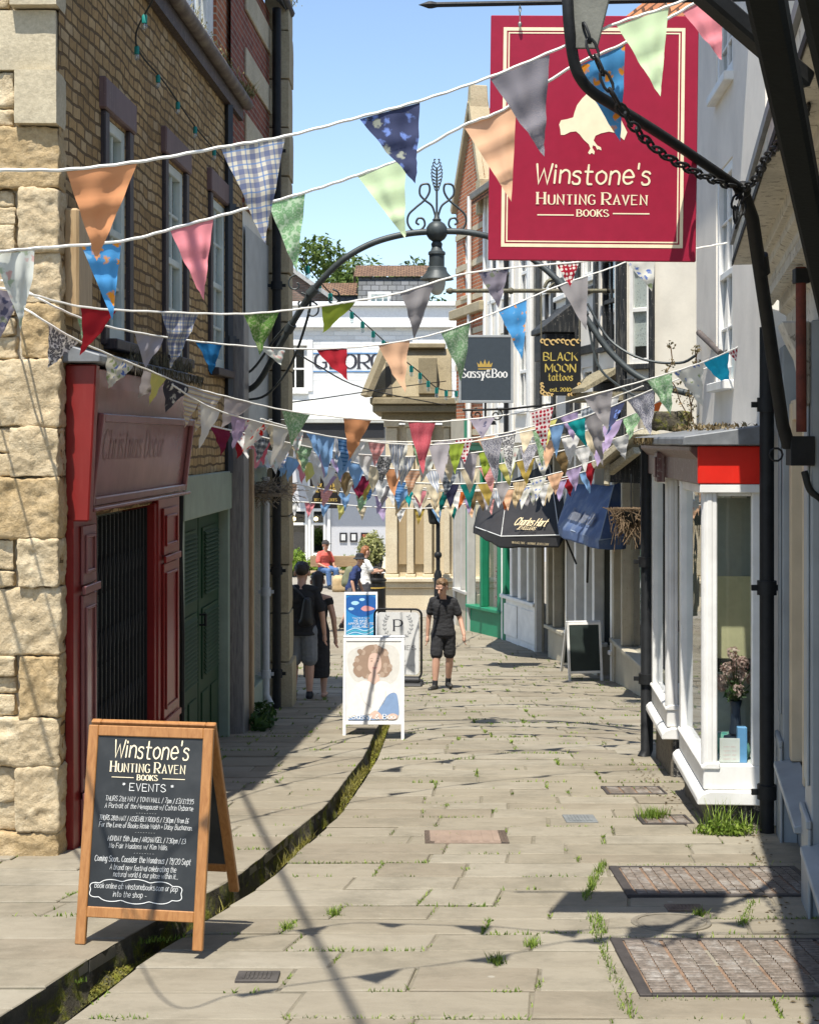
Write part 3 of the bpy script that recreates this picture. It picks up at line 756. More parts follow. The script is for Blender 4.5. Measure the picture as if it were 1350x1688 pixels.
def gable_roof(mb, u0, u1, y0, y1, z0, h, over=.25, th=.09):
    ym = (y0+y1)/2
    for a, b, za, zb in ((y0-over, ym, z0-over*h/(ym-y0), z0+h), (ym, y1+over, z0+h, z0-over*h/(ym-y0))):
        mb.hexa([(u0,a,za),(u1,a,za),(u1,b,zb),(u0,b,zb),(u0,a,za+th),(u1,a,za+th),(u1,b,zb+th),(u0,b,zb+th)])

# --- honey stone house on the corner
sh = thing('stone_house', 'honey coloured rubble stone house on the left corner with rugged pale quoins', 'house', (-4.2, 9.4, -.64))
wins = [(uL(166)+.13, uL(213)-.12, 2.68, 4.28), (uL(266)+.15, uL(306)-.12, 2.68, 4.36), (uL(341)+.18, uL(374)-.12, 2.68, 4.40)]
mb = MB(ML); mb.wall(.0, 7.25, -1.75, 5.65, wins+[(.75, 2.65, -1.75, 1.42), (3.75, 6.15, -1.75, 1.38)], .28)
mb.build('wall', M_RUBBLE, sh)
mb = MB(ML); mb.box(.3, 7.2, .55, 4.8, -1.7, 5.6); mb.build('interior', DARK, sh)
for u0, u1, z0, z1 in wins:
    w = sash_window(sh, ML, u0, u1, z0, z1, .035, M_SASH, 2, 4, .085, .03, .10, M_DKSURR)
    s_ = MB(ML); s_.box(u0-.13, u0-.002, -.035, .10, z0-.05, z1+.02); s_.box(u1+.002, u1+.13, -.035, .10, z0-.05, z1+.02)
    s_.build('jamb', M_DKSURR, w, bev=.01)
    s_ = MB(ML); s_.box(u0-.17, u1+.17, -.05, .10, z1+.022, z1+.25); s_.build('lintel', M_BROWNSURR, w, bev=.012)
    c = MB(ML); r = random.Random(int(u0*100)); n = 8
    for side in (0, 1):
        a = u0+.07 if side == 0 else u1-.07-.22*(u1-u0); wd = .22*(u1-u0)
        for k in range(n):
            x0, x1 = a+wd*k/n, a+wd*(k+1)/n; ya, yb = .10+.018*(k % 2), .10+.018*((k+1) % 2)
            c.quad((x0,ya,z0+.05),(x1,yb,z0+.05),(x1,yb,z1-.05),(x0,ya,z1-.05))
    c.build('curtain', flat('net_curtain', (.42,.43,.40), .9), w)
rb = random.Random(21); mb = MB(); mq = MB(); mortar = MB()
z = -1.05; k = 0
while z < 6.1:
    smooth_ = z > 3.55
    h = rb.uniform(.30, .44) if not smooth_ else rb.uniform(.33, .40)
    if k == 0: h = .5
    wq = (.46, .27)[k % 2]+rb.uniform(-.03, .03)
    if smooth_:
        pr = .07 if k % 2 else .0
        mq = MB(); rough_block(mq, -2.24-wq, -2.25+pr*.3, 9.27-pr, 9.48, z+.005, z+h-.005, .003, .012, rb, 6); mq.build('dressed_quoin', M_QUOIN, sh, smooth=60)
    else: mq = MB(); rough_block(mq, -2.24-wq+rb.uniform(-.05,.05), -2.228, 9.255+rb.uniform(-.025, .02), 9.46, z+.002, z+h-.002, .017, .014, rb, 24); mq.build('quoin', M_ROUGH if k % 3 else M_ROUGH2, sh, smooth=70)
    # short face stones to the left of the quoin
    x = -2.24-wq-.015
    while x > -4.4:
        wd = rb.uniform(.22, .5); zz = z
        while zz < z+h-.04:
            hh = min(rb.uniform(.08, .2), z+h-zz)
            if z+h-zz-hh < .06: hh = z+h-zz
            rough_block(mb, x-wd, x-.008, 9.28+rb.uniform(-.02, .02), 9.5, zz+.004, zz+hh-.004, .016, .014, rb, 12); zz += hh
        x -= wd
    z += h; k += 1
mb.build('face_stones', M_ROUGH, sh, smooth=70)
mb = MB(); MF, _ = frame(-7.5, 9.34, -2.26, 9.34); mb.M = MF; mb.wall(0, 5.23, -1.4, 5.75, [], .1)
mb.add([(0,0,5.75),(5.23,0,5.75),(2.6,0,8.4)], [(0,1,2)]); mb.build('gable', stone_plain('pale_mortar', (.52,.46,.35), (.62,.56,.45), (.3,.24,.15), 4, .6, .1), sh)
mb = MB(ML); gable_roof(mb, -.1, 6.9, .10, 5.2, 5.76, 2.5, .16); mb.build('roof', M_SLATE, sh)
mb = MB(ML)   # timber fascia, gutter and moss on it
mb.box(-.1, 6.9, -.07, -.0, 5.50, 5.70); g1 = mb.build('eaves_board', paint('eaves_board_paint', (.06,.045,.04), .6, .2, (.2,.17,.13)), sh)
mb = MB(ML); mb.tube([(-.1,-.11,5.72),(6.95,-.11,5.69)], .065, 10); mb.build('gutter', mat('old_gutter', (.15,.12,.10), .7, .1, .4, 6, .5, 30, (.25,.22,.17)), sh, smooth=50)
mb = MB(ML); r = random.Random(3)
for i in range(900):
    u = r.uniform(1, 7.4); blade(mb, (min(u, 6.93), -.11+r.gauss(0,.04), 5.77+r.uniform(-.02, .02)), r.uniform(.01, .06)*(1+2*(u > 6.7)), .012, r, 1.6)
mb.build('gutter_weeds', leafmat('dry_weed', (.16,.15,.05), (.35,.3,.14)), sh)
# wall dormer with white window over the eaves
u0, u1 = uL(318), uL(364)-.1
mb = MB(ML); mb.wall(u0, u1, 5.8, 8.3, [(u0+.32, u1-.12, 6.0, 7.9)], .2, .06); mb.box(u0, u0+.02, .062, 2.2, 5.9, 8.3); mb.box(u1-.02, u1, .062, 2.2, 5.9, 8.3)
dm = mb.build('dormer', WHITE, sh)
sash_window(sh, ML, u0+.32, u1-.12, 6.0, 7.9, .06, WHITE, 3, 4, .07, .03, None, None, GLASS, .06)
mb = MB(ML); mb.box(u1+.003, uL(386), .03, 1.2, 5.82, 8.6); mb.build('chimney', M_BRICK, sh)
# black downpipe near the joint of the two houses
def pipe(name, label, pts, r, m, n=10, collars=(), parent=None, cat='downpipe'):
    mb = MB(); mb.tube(pts, r, n)
    for c in collars: mb.tube([Vector(c)-Vector((0,0,.05)), Vector(c)+Vector((0,0,.05))], r*1.35, n)
    for c in collars: mb.box(c[0]-r*2.1, c[0]+r*2.1, c[1]-.012, c[1]+.012, c[2]-.02, c[2]+.02)
    return mb.build(name, m, parent, smooth=50, label=label, cat=cat)
def LP(u, y, z): return ML @ Vector((u, y, z))
u = uL(371)
pipe('downpipe', 'square dark grey downpipe on the stone house beside its farthest sash window', [LP(u,-.04,5.5), LP(u,-.04,1.6)], .045, paint('slate_pipe_paint', (.05,.055,.065), .4, .05, (.2,.18,.16)), 4, [LP(u,-.06,4.4), LP(u,-.06,3.0)])
# cable hanging down the shop
pipe('cable', 'black cable drooping down between the red shopfront and the green doors', [LP(3.62,-.03,2.3)+Vector((0,0,.0)), LP(3.64,-.05,1.7), LP(3.61,-.04,1.0), LP(3.65,-.05,.2), LP(3.63,-.05,-1.0)], .022, ROPE_BLACK, 6, (), None, 'cable')

# --- red shopfront with folding gate
sf = thing('shopfront', 'weathered red wooden shopfront with closed black folding gate and faded fascia board', 'shopfront', LP(1.8, -.15, -.72))
P_ = -.055
mb = MB(ML)
mb.box(.14, .70, P_, .0, -1.25, 1.47); mb.box(.70, .78, -.04, .18, -1.2, 1.43); mb.build('door_post', M_RED, sf, bev=.006)
mb = MB(ML); mb.box(2.66, 3.50, P_, .0, -1.3, 1.47); mb.box(2.58, 2.66, -.04, .18, -1.3, 1.43)
mb.build('door_post', M_RED, sf, bev=.006)
for a, b in ((.30, .64), (2.78, 3.34)):
    mb = MB(ML)
    for z0, z1 in ((-1.2,-.42), (-.38,.92), (.99,1.38)):
        mb.box(a, b, P_-.02, P_-.002, z0, z1)
    mb.box(a-.03, b+.03, P_-.045, P_-.021, .93, .985); mb.box(a-.03, b+.03, P_-.045, P_-.021, -.43, -.375)
    for z0, z1 in ((-.30,.84), (1.06,1.32)):      # raised panel mouldings
        for q in ((a+.05,a+.075,z0,z1),(b-.075,b-.05,z0,z1)): mb.box(q[0], q[1], P_-.035, P_-.021, q[2], q[3])
        mb.box(a+.075, b-.075, P_-.035, P_-.021, z1-.025, z1); mb.box(a+.075, b-.075, P_-.035, P_-.021, z0, z0+.025)
    mb.build('pilaster', M_OLDRED if a < 1 else M_RED, sf, bev=.005)
mb = MB(ML); mb.prof_u([(P_-.03,1.48),(P_-.13,2.30),(P_-.13,2.42),(.0,2.42),(.0,1.48)], .24, 3.5); mb.build('fascia', M_OLDRED, sf, bev=.006)
mb = MB(ML); mb.prof_u([(P_-.10,1.42),(P_-.15,2.44),(.0,2.44),(.0,1.42)], .14, .237); mb.build('console', M_RED, sf, bev=.01)
# moulded frame on the sloping board + ghost lettering
MS = ML @ Matrix.Translation((0, P_-.03, 1.48)) @ Matrix.Rotation(math.atan2(.10, .82), 4, 'X')
mb = MB(MS); Ls = math.hypot(.10, .82)
for q in ((.34,.40,.03,Ls-.17),(3.40,3.46,.03,Ls-.17),): mb.box(q[0], q[1], -.04, -.002, q[2], q[3])
mb.box(.40, 3.40, -.04, -.002, Ls-.23, Ls-.17); mb.box(.40, 3.40, -.04, -.002, .03, .09); mb.box(.30, 3.5, -.07, -.041, .0, .028)
mb.build('fascia_moulding', M_OLDRED, sf, bev=.008)
mb = MB(MS); text(mb, "Christmas Decor", 1.55, .34, .20, 'serif', 'c', 1.9, .55, -.004); mb.build('faded_lettering', flat('ghost_letter', (.226,.091,.086), .22), sf)
mb = MB(ML); mb.prof_u([(P_-.19,2.45),(P_-.19,2.50),(.02,2.58),(.02,2.45)], .08, 3.56); mb.build('lead_flashing', LEAD, sf, bev=.008)
mb = MB(ML); r = random.Random(8)
for i in range(500): blade(mb, (r.uniform(.9, 3.6), P_-.19+r.gauss(0,.015), 2.50), -r.uniform(.01, .12), .008, r, .6)
for i in range(400): blade(mb, (r.uniform(1.5, 3.6), -.09+r.gauss(0,.05), 2.54), r.uniform(.03, .16), .012, r, .9)
mb.build('dry_moss', leafmat('dead_moss', (.09,.075,.045), (.22,.19,.11)), sf)
mb = MB(ML); mb.quad((.78,.16,-.95),(2.58,.16,-.95),(2.58,.16,1.43),(.78,.16,1.43)); mb.build('window_pane', GLASS, sf)
mb = MB(ML)
mb.box(.80, 2.56, .22, .24, -.95, 1.38)
mb.build('display_board', mat('grey_blind', (.36,.36,.33), .8, 0, .35, 2.2, .1, 30, None, .2, (6,6,.6)), sf)
mb = MB(ML); gw = 1.8; n = 15
for i in range(n+1):
    x = .79+(gw-.02)*i/n; mb.box(x-.008, x+.008, .02, .045, -.98, 1.40)
for i in range(0, n):
    for zc in (-.72, -.2, .32, .84):
        x0, x1 = .79+(gw-.02)*i/n, .79+(gw-.02)*(i+1)/n
        mb.bar((x0,.034,zc),(x1,.034,zc+.26),.012,.008); mb.bar((x0,.05,zc+.26),(x1,.05,zc),.012,.008)
for zc in (-.90, .06, .58, 1.1, 1.36): mb.box(.79, 2.57, .052, .062, zc-.012, zc+.012)
mb.build('gate', BLACK_IRON, sf)

# --- green shuttered doors
gd = thing('shop_doors', 'pair of dark green louvred shop doors under a pale green beam beside the red shopfront', 'door', LP(4.9, .1, -.75))
mb = MB(ML); mb.box(3.70, 6.2, -.06, .05, 1.22, 1.62); mb.box(3.70, 3.80, -.04, .12, -1.3, 1.22); mb.box(6.12, 6.2, -.04, .12, -1.4, 1.22); mb.build('door_frame', M_SAGE, gd, bev=.008)
for a, b in ((3.82, 4.93), (4.97, 6.08)):
    dmb = MB(ML); zz = -1.25
    dmb.box(a, b, .06, .10, zz, 1.2); door = dmb.build('door', M_DKGREEN, gd, bev=.004)
    lv = MB(ML)
    for z0, z1 in ((-.42,.28), (.38,1.08)):
        lv.box(a+.14, b-.14, .045, .0595, z0, z1)
        for k in range(16):
            z = z0+.03+(z1-z0-.06)*k/16; lv.hexa([(a+.2,.018,z),(b-.2,.018,z),(b-.2,.044,z+.03),(a+.2,.044,z+.03),(a+.2,.018,z+.010),(b-.2,.018,z+.010),(b-.2,.044,z+.038),(a+.2,.044,z+.038)])
    lv.build('louvre', M_DKGREEN, door)
    pv = MB(ML)
    for x0, x1 in ((a+.12, (a+b)/2-.06), ((a+b)/2+.06, b-.12)): pv.box(x0, x1, .045, .0595, -1.1, -.55)
    pv.build('panel', M_DKGREEN, door, bev=.012)
mb = MB(ML); mb.tube([(5.02,.0,.12),(5.02,.0,.24)], .014, 8); mb.tube([(5.02,.06,.13),(5.02,.0,.13)], .01, 8); mb.tube([(5.02,.06,.23),(5.02,.0,.23)], .01, 8); mb.build('handle', BLACK_IRON, gd)
# wooden posts, pale shop window, pipes
def post(name, label, u0, u1, y0, y1, z0, z1, m, cat='post'):
    mb = MB(ML); mb.box(u0, u1, y0, y1, z0, z1); mb.box(u0-.02, u1+.02, y0-.02, y0-.002, z0, z0+.18); return mb.build(name, m, None, bev=.01, label=label, cat=cat)
post('timber_post', 'grey weathered timber post at the right of the green louvred doors', uL(378), uL(378)+.34, -.16, -.0, -1.45, 3.3, wood('grey_timber', (.10,.10,.10), (.22,.21,.2)))
post('timber_post', 'brown timber post between the green doors and the pale green shop window', uL(388)+.02, uL(388)+.14, -.19, -.0, -1.4, 1.85, wood('brown_timber', (.2,.12,.06), (.36,.24,.13)))

bb = thing('brick_house', 'banded brick and stone house ending the left row with a stone corner pier', 'house', LP(8.6, .3, -1.3))
u2, u3 = 7.27, 9.15
mb = MB(ML); mb.wall(u2, u3, -1.8, 4.6, [(u2+.12, u3-.5, -1.0, 1.35)], .2); mb.build('lower_wall', CREAM_REND, bb)
mb = MB(ML); mb.wall(u2-.9, u3+.4, 5.0, 7.4, [], .2, -.02); mb.box(u2, u3, -.018, .1, 4.6, 5.0)
mb.build('upper_wall', M_DKBRICK, bb)
mb = MB(ML)
for z in (4.62, 5.35, 6.1, 6.85): mb.box(u2, u3+.38, -.05, -.022, z, z+.32)
mb.build('stone_band', M_QUOIN, bb, bev=.006)
mb = MB(ML); mb.wall(u2+.02, u3-.02, 1.6, 4.4, [], .1, -.03); mb.build('cladding', M_PALEGREY, bb)
mb = MB(ML); mb.box(u2+.06, u2+.12, -.06, .1, -1.2, 1.5); mb.box(u3-.5, u3-.36, -.06, .1, -1.2, 1.5); mb.box(u2+.06, u3-.36, -.06, .1, 1.35, 1.62); mb.box(u2+.06, u3-.36, -.07, .1, -1.3, -.95)
mb.box((u2+u3)/2-.2, (u2+u3)/2-.13, -.02, .08, -1, 1.35); mb.build('shop_window', M_SAGE, bb, bev=.008)
mb = MB(ML); mb.quad((u2+.12,.07,-.95),(u3-.5,.07,-.95),(u3-.5,.07,1.35),(u2+.12,.07,1.35)); mb.build('pane', GLASS_DK, bb)
mb = MB(ML); mb.box(u2+.1, u3, .5, 4, -1.5, 7.2); mb.build('interior', DARK, bb)
# corner pier, facing us at Y = 18.6
mb = MB(); x0, x1 = -1.80, -1.535
z = -1.5; k = 0; r = random.Random(4)
while z < 7.5:
    h = .62; rough_block(mb, x0-.05, x1+(.05 if z < -.9 else 0)+.012*(k % 2), 18.55-.012*(k % 2)-(.04 if z < -.9 else 0), 19.2, z, z+h-.008, .004, .02, r, 5); z += h; k += 1
mb.build('pier', M_LICHEN, bb, smooth=50)
mb = MB(); mb.box(-8, x0-.051, 18.62, 19.18, -1.6, 7.5); mb.build('end_wall', M_QUOIN, bb)
mb = MB(ML); gable_roof(mb, u2-.9, u3+.5, -.02, 4.6, 7.65, 2.4, .22); mb.build('roof', M_SLATE, bb)
mb = MB(ML); mb.tube([(u2-.9,-.24,7.5),(u3+.5,-.24,7.5)], .06, 8); mb.build('gutter', BLACK_IRON, bb, smooth=50)
mb = MB(ML); r = random.Random(6)
for i in range(300): blade(mb, (r.uniform(u2, u3+.5), -.24+r.gauss(0,.05), 7.57), r.uniform(.02, .09), .014, r, 1.5)
mb.build('gutter_weeds', leafmat('dry_weed', (.16,.15,.05), (.35,.3,.14)), bb)
up = uL(438)
pipe('downpipe', 'tall black cast iron downpipe beside the stone corner pier', [LP(up,-.14,7.4), LP(up,-.14,-1.45)], .055, BLACK_IRON, 12, [LP(up,-.14,5.6), LP(up,-.14,3.9), LP(up,-.14,1.9), LP(up,-.14,.3), LP(up,-.14,-1.0)])
up = uL(425)
pipe('downpipe', 'pale grey plastic downpipe next to the pale green shop window', [LP(up,-.10,1.5), LP(up,-.10,-1.15), LP(up,-.16,-1.28)], .045, flat('pale_pipe', (.46,.47,.47), .45), 12, [LP(up,-.10,.1), LP(up,-.10,-.9)])
# straw nest of weeds on a ledge
mb = MB(); r = random.Random(9); c = at(420, 808, 17.2)+Vector((.1,-.1,0))
for i in range(420):
    a = Vector((r.gauss(0,1), r.gauss(0,1), r.gauss(0,.4))).normalized(); p = c+Vector((r.gauss(0,.16), r.gauss(0,.12), r.gauss(0,.05))); mb.bar(p, p+a*r.uniform(.08,.25), .006)
mb.box(c.x-.28, c.x+.22, c.y-.15, c.y+.15, c.z-.07, c.z-.03)
mb.build('pigeon_nest', flat('old_straw', (.24,.2,.15), .9), label='scruffy grey nest of twigs on a ledge by the pale downpipe', cat='nest')
# weeds at the foot of the wall
mb = MB(); r = random.Random(31); p = LP(7.0, -.25, gz(16.2)+LEFT_UP)
leaf_cloud(mb, p+Vector((0,0,.10)), (.16,.5,.16), 420, .045, r); mb.build('wall_weed', leafmat('weed_leaf', (.03,.075,.015), (.07,.13,.03)), label='clump of dark green weeds at the foot of the left wall', cat='weed')
# small stone niche/vent box on corner house side
mb = MB(ML); mb.box(.10, .45, -.10, .0, 2.75, 3.45); mb.build('meter_box', wood('meter_wood', (.30,.19,.09), (.45,.31,.16)), label='small brown wooden box fixed to the corner above the red shopfront', cat='box', bev=.015)
# ---------------------------------------------------------------- right side of the street
# --- grey bookshop front nearest on the right
XG = lambda y: 2.70-.182*(10.2-y)
MG, LG = frame(XG(10.3), 10.3, XG(3.6), 3.6)
gs = thing('shop_building', 'grey painted shopfront with beige window posts under a deep cornice, nearest right', 'building', (XG(7)+.1, 7, gz(7)))
M_TAN = paint('tan_paint', (.56,.45,.30), .5, .05, (.3,.25,.18))
M_CORN = paint('cornice_paint', (.58,.55,.47), .7, .22, (.2,.18,.14), 4)
mb = MB(MG); mb.wall(0, LG, -1.3, 3.1, [(.38, 2.02, -.22, 2.2), (2.5, 4.4, -.22, 2.2)], .12, .0); mb.build('wall', GREY_PAINT, gs)
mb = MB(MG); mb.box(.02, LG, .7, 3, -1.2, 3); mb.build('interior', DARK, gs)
for a, b in ((.0, .36), (2.08, 2.48), (4.5, 4.9)):
    mb = MB(MG); mb.box(a, b, -.10, -.002, -1.2, 2.6); mb.box(a-.02, b+.02, -.12, -.101, -1.2, -.16); mb.box(a-.02, b+.02, -.13, -.101, -.16, -.11)
    mb.box(a+.09, b-.09, -.115, -.101, .05, 2.4); mb.build('pilaster', GREY_PAINT, gs, bev=.008)
for a, b in ((.38, 2.02), (2.5, 4.4)):
    mb = MB(MG); mb.box(a, a+.13, -.06, .08, -.22, 2.2); mb.box(b-.13, b, -.06, .08, -.22, 2.2); mb.box(a, b, -.05, .079, 2.08, 2.22); mb.box((a+b)/2-.04, (a+b)/2+.04, -.04, .07, -.22, 2.08)
    w = mb.build('window', M_TAN, gs, bev=.008)
    mb = MB(MG); mb.prof_u([(-.16,-.30),(-.16,-.26),(.0,-.22),(.1,-.22),(.1,-.30)], a-.04, b+.04); mb.build('sill', GREY_PAINT, w, bev=.006)
    mb = MB(MG); mb.quad((a,.06,-.2),(b,.06,-.2),(b,.06,2.1),(a,.06,2.1)); mb.build('pane', GLASS, w)
mb = MB(MG); mb.prof_u([(-.42,3.34),(-.42,3.20),(-.27,3.20),(-.27,3.13),(-.23,3.13),(-.23,3.08),(-.185,3.06),(-.185,3.02),(-.14,3.0),(-.14,2.96),(-.10,2.94),(-.10,2.86),(-.05,2.83),(-.05,2.62),(.0,2.6),(.0,3.34)], -.02, LG)
mb.build('cornice', M_CORN, gs, bev=.004)
mb = MB(MG)
for i in range(60): mb.box(.05+.105*i, .11+.105*i, -.215, -.145, 2.90, 2.958)
mb.build('dentil', M_CORN, gs)
mb = MB(MG); mb.box(-.025, LG, -.428, -.4205, 3.195, 3.235); mb.build('tar_edge', flat('peeled_tar', (.03,.03,.028), .8), gs)
mb = MB(MG); mb.box(-.02, LG, -.44, .2, 3.345, 3.40); mb.build('lead_cap', LEAD, gs)
mb = MB(MG); mb.wall(0, LG, 3.3, 7.2, [(1.2, 2.2, 4.2, 5.9), (4.0, 5.0, 4.2, 5.9)], .2, .12); mb.box(0, .02, .121, 5, 3.2, 7.2); mb.build('upper_wall', WHITE_REND, gs)
for a in (1.2, 4.0): sash_window(gs, MG, a, a+1, 4.2, 5.9, .12, WHITE, 2, 4, .07, .022, .08, WHITE, GLASS_DK, .12)
mb = MB(MG); gable_roof(mb, -.05, LG, .1, 5, 7.25, 2.4, .25); mb.build('roof', M_SLATE, gs)
for u in (2.28,):   # scrolled bracket under the cornice
    mb = MB(MG); P = [(-.10,2.60),(-.10,2.15),(-.13,2.13),(-.14,2.25),(-.17,2.4),(-.22,2.5),(-.26,2.6)]
    mb.prof_u(P, u-.14, u+.14); mb.build('bracket', M_CORN, gs, bev=.01)

# --- shop with projecting white bay windows and red fascia
MBY, LB = frame(2.36, 14.2, 2.14, 10.6)
bs = thing('bay_shop', 'white bay windowed shop with faded maroon fascia and bright red end board', 'building', (2.5, 12.4, -1.0))
M_MAROON = paint('maroon_fascia', (.13,.065,.06), .4, .2, (.3,.26,.22), 8, .15)
M_BRIGHT = paint('bright_red_paint', (.66,.022,.012), .42, .015, (.5,.2,.12), 5, .1)
M_BLACKP = paint('black_plinth', (.022,.023,.025), .5, .25, (.3,.28,.25), 10)
M_PLINTH = paint('dirty_plinth', (.17,.15,.12), .8, .3, (.08,.07,.05), 6, .4)
D = .42
mb = MB(MBY); mb.wall(0, LB, -1.6, 1.95, [(.1, 1.3, -.5, 1.6), (1.40, 2.1, -1.5, 1.6), (2.25, 3.5, -.5, 1.6)], .1, D+.02); mb.wall(-.05, LB+.02, 1.95, 7.0, [(1.25, 2.15, 2.45, 4.3), (1.25, 2.15, 5.0, 6.4)], .14, D+.02)
mb.box(LB, LB+.018, D+.021, 3.5, -1.5, 7.0)
mb.build('wall', WHITE_REND, bs)
for z0, z1 in ((2.45, 4.3), (5.0, 6.4)): sash_window(bs, MBY, 1.25, 2.15, z0, z1, .04, WHITE, 2, 4, .09, .025, .08, WHITE, GLASS_DK, D+.02)
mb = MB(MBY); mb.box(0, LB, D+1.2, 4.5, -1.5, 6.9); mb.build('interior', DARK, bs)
mb = MB(MBY); gable_roof(mb, -.1, LB+.1, D, 5, 7.05, 2.2, .25); mb.build('roof', M_SLATE, bs)
for a, b in ((0.0, 1.30), (2.18, LB)):
    near = b > 2
    bz = gz(MBY @ Vector(((a+b)/2,0,0)).y if False else (MBY @ Vector(((a+b)/2,0,0))).y)
    mb = MB(MBY); mb.box(a+.03, b-.03, .04, D, bz-.2, -.70); mb.build('stall_riser', M_PLINTH, bs, bev=.01)
    mb = MB(MBY); mb.box(b-.029, b-.012, .06, D, bz-.2, -.70); mb.build('end_plinth', M_BLACKP, bs)
    mb = MB(MBY)
    mb.prof_u([(-.05,-.70),(-.05,-.65),(-.02,-.62),(.04,-.60),(D,-.60),(D,-.70)], a-.05, b+.05)
    mb.box(a, b, .0, D-.003, -.598, -.42); mb.prof_u([(-.015,-.45),(-.015,-.425),(.03,-.40),(.12,-.40),(.12,-.45)], a-.012, b+.012)
    mb.build('sill', WHITE, bs, bev=.008)
    mb = MB(MBY)
    for x in (a, b-.10): mb.box(x, x+.10, .0, .10, -.42, 1.62)
    mb.tube([(b-.05,.045,-.42),(b-.05,.045,1.6)], .056, 14)
    mb.box(a, a+.06, D-.07, D-.005, -.42, 1.62); mb.box(b-.06, b, D-.07, D-.005, -.42, 1.62)
    mb.box(a+.10, b-.10, .01, .09, 1.55, 1.62); mb.box(b-.09, b-.01, .10, D-.07, 1.54, 1.62); mb.box(a+.01, a+.09, .10, D-.07, 1.55, 1.62)
    mb.prof_u([(.02,1.54),(.09,1.54),(.09,1.44),(.075,1.5)], b-.35, b-.10)
    w = mb.build('bay_window', WHITE, bs, bev=.008)
    mb = MB(MBY); mb.quad((a+.1,.05,-.42),(b-.1,.05,-.42),(b-.1,.05,1.56),(a+.1,.05,1.56)); mb.build('pane', GLASS, w)
    mb = MB(MBY); mb.quad((b-.05,.10,-.42),(b-.05,D-.07,-.42),(b-.05,D-.07,1.56),(b-.05,.10,1.56)); mb.build('pane', GLASS, w)
    mb = MB(MBY); mb.quad((a+.05,.10,-.42),(a+.05,D-.07,-.42),(a+.05,D-.07,1.56),(a+.05,.10,1.56)); mb.build('pane', GLASS, w)
    # display: floor board, olive back panel and shelf rail
    mb = MB(MBY); mb.box(a+.06, b-.06, D-.0, D+1.1, -.46, -.42); mb.build('display_floor', wood('display_wood', (.16,.11,.06), (.3,.22,.13)), bs)
    mb = MB(MBY); mb.box(a+.06, b-.06, D+.55, D+.57, -.3, .42); mb.build('display_panel', flat('olive_cream', (.30,.27,.15), .7), bs)
    mb = MB(MBY); mb.box(a+.06, b-.06, D+.50, D+.54, .43, .50); mb.box(a+.06, b-.06, D+.45, D+.54, -.42, -.28); mb.build('display_rail', flat('dark_rail', (.02,.022,.02), .5), bs)
    mb = MB(MBY); mb.box(b-.42, b-.40, .12, D+.5, .30, .92); mb.build('display_panel', flat('olive_cream2', (.55,.50,.30), .7), bs)
    mb = MB(MBY); mb.box(b-.43, b-.38, .12, D+.5, .20, .295); mb.build('display_rail', flat('dark_rail', (.02,.022,.02), .5), bs)
    mb = MB(MBY); mb.box(b-.66, b-.65, .12, D+.5, -.3, 1.5); mb.build('backdrop_board', flat('grey_back_board', (.33,.34,.29), .8), bs)
    mb = MB(MBY); mb.box(a+.06, b-.06, D+.9, D+.92, .5, 1.6); mb.build('backdrop_board', flat('grey_back_board', (.33,.34,.29), .8), bs)
mb = MB(MBY); mb.box(-.03, LB-.004, -.03, D+.01, 1.622, 1.90); mb.prof_u([(-.03,1.80),(-.10,1.87),(-.10,1.905),(.0,1.905)], -.05, LB-.002); mb.box(1.2, 1.42, -.10, -.03, 1.58, 1.84); mb.box(1.23, 1.39, -.115, -.1, 1.62, 1.80)
mb.build('fascia', M_MAROON, bs, bev=.006)
mb = MB(MBY); mb.box(LB, LB+.035, -.045, D+.0, 1.63, 1.905); mb.build('fascia_end', M_BRIGHT, bs, bev=.008)
mb = MB(MBY); mb.box(LB-.01, LB+.03, -.03, D, 1.565, 1.627); mb.build('end_rail', WHITE, bs, bev=.005)
mb = MB(MBY); mb.prof_u([(-.16,1.91),(-.16,1.965),(-.15,1.975),(D+.02,2.06),(D+.02,1.91)], -.06, LB+.10); mb.build('lead_roof', LEAD, bs, bev=.008)
mb = MB(MBY); r = random.Random(12)
for i in range(700): # moss crust hanging on the edge, dead leaves on the lead
    if r.random() < .6: blade(mb, (r.uniform(-.05, 1.7), -.165+r.gauss(0,.006), 1.97), -r.uniform(.01, .075), .014, r, .5)
    else: blade(mb, (r.uniform(1.2, LB+.05), r.uniform(-.02, D), 2.03+r.uniform(-.01,.03)), r.uniform(.008, .04), .02, r, 2)
mb.build('leaf_litter', leafmat('brown_litter', (.10,.07,.03), (.26,.2,.1)), bs)
mb = MB(MBY); mb.box(1.42, 2.1, .5, .55, -1.4, 1.5); dr = mb.build('door', paint('grey_door', (.12,.13,.13), .4, .05), bs)
mb = MB(MBY)
for k, (z0, z1) in enumerate(((1.05,1.3),(.72,.98),(.45,.66),(.2,.4),(-.12,.12),(-.4,-.18))): mb.box(1.5, 1.9, .484, .498, z0, z1, k % 3)
mb.build('poster', [flat('poster_white', (.6,.6,.58)), flat('poster_blue', (.08,.14,.28)), flat('poster_red', (.45,.08,.07))], dr)
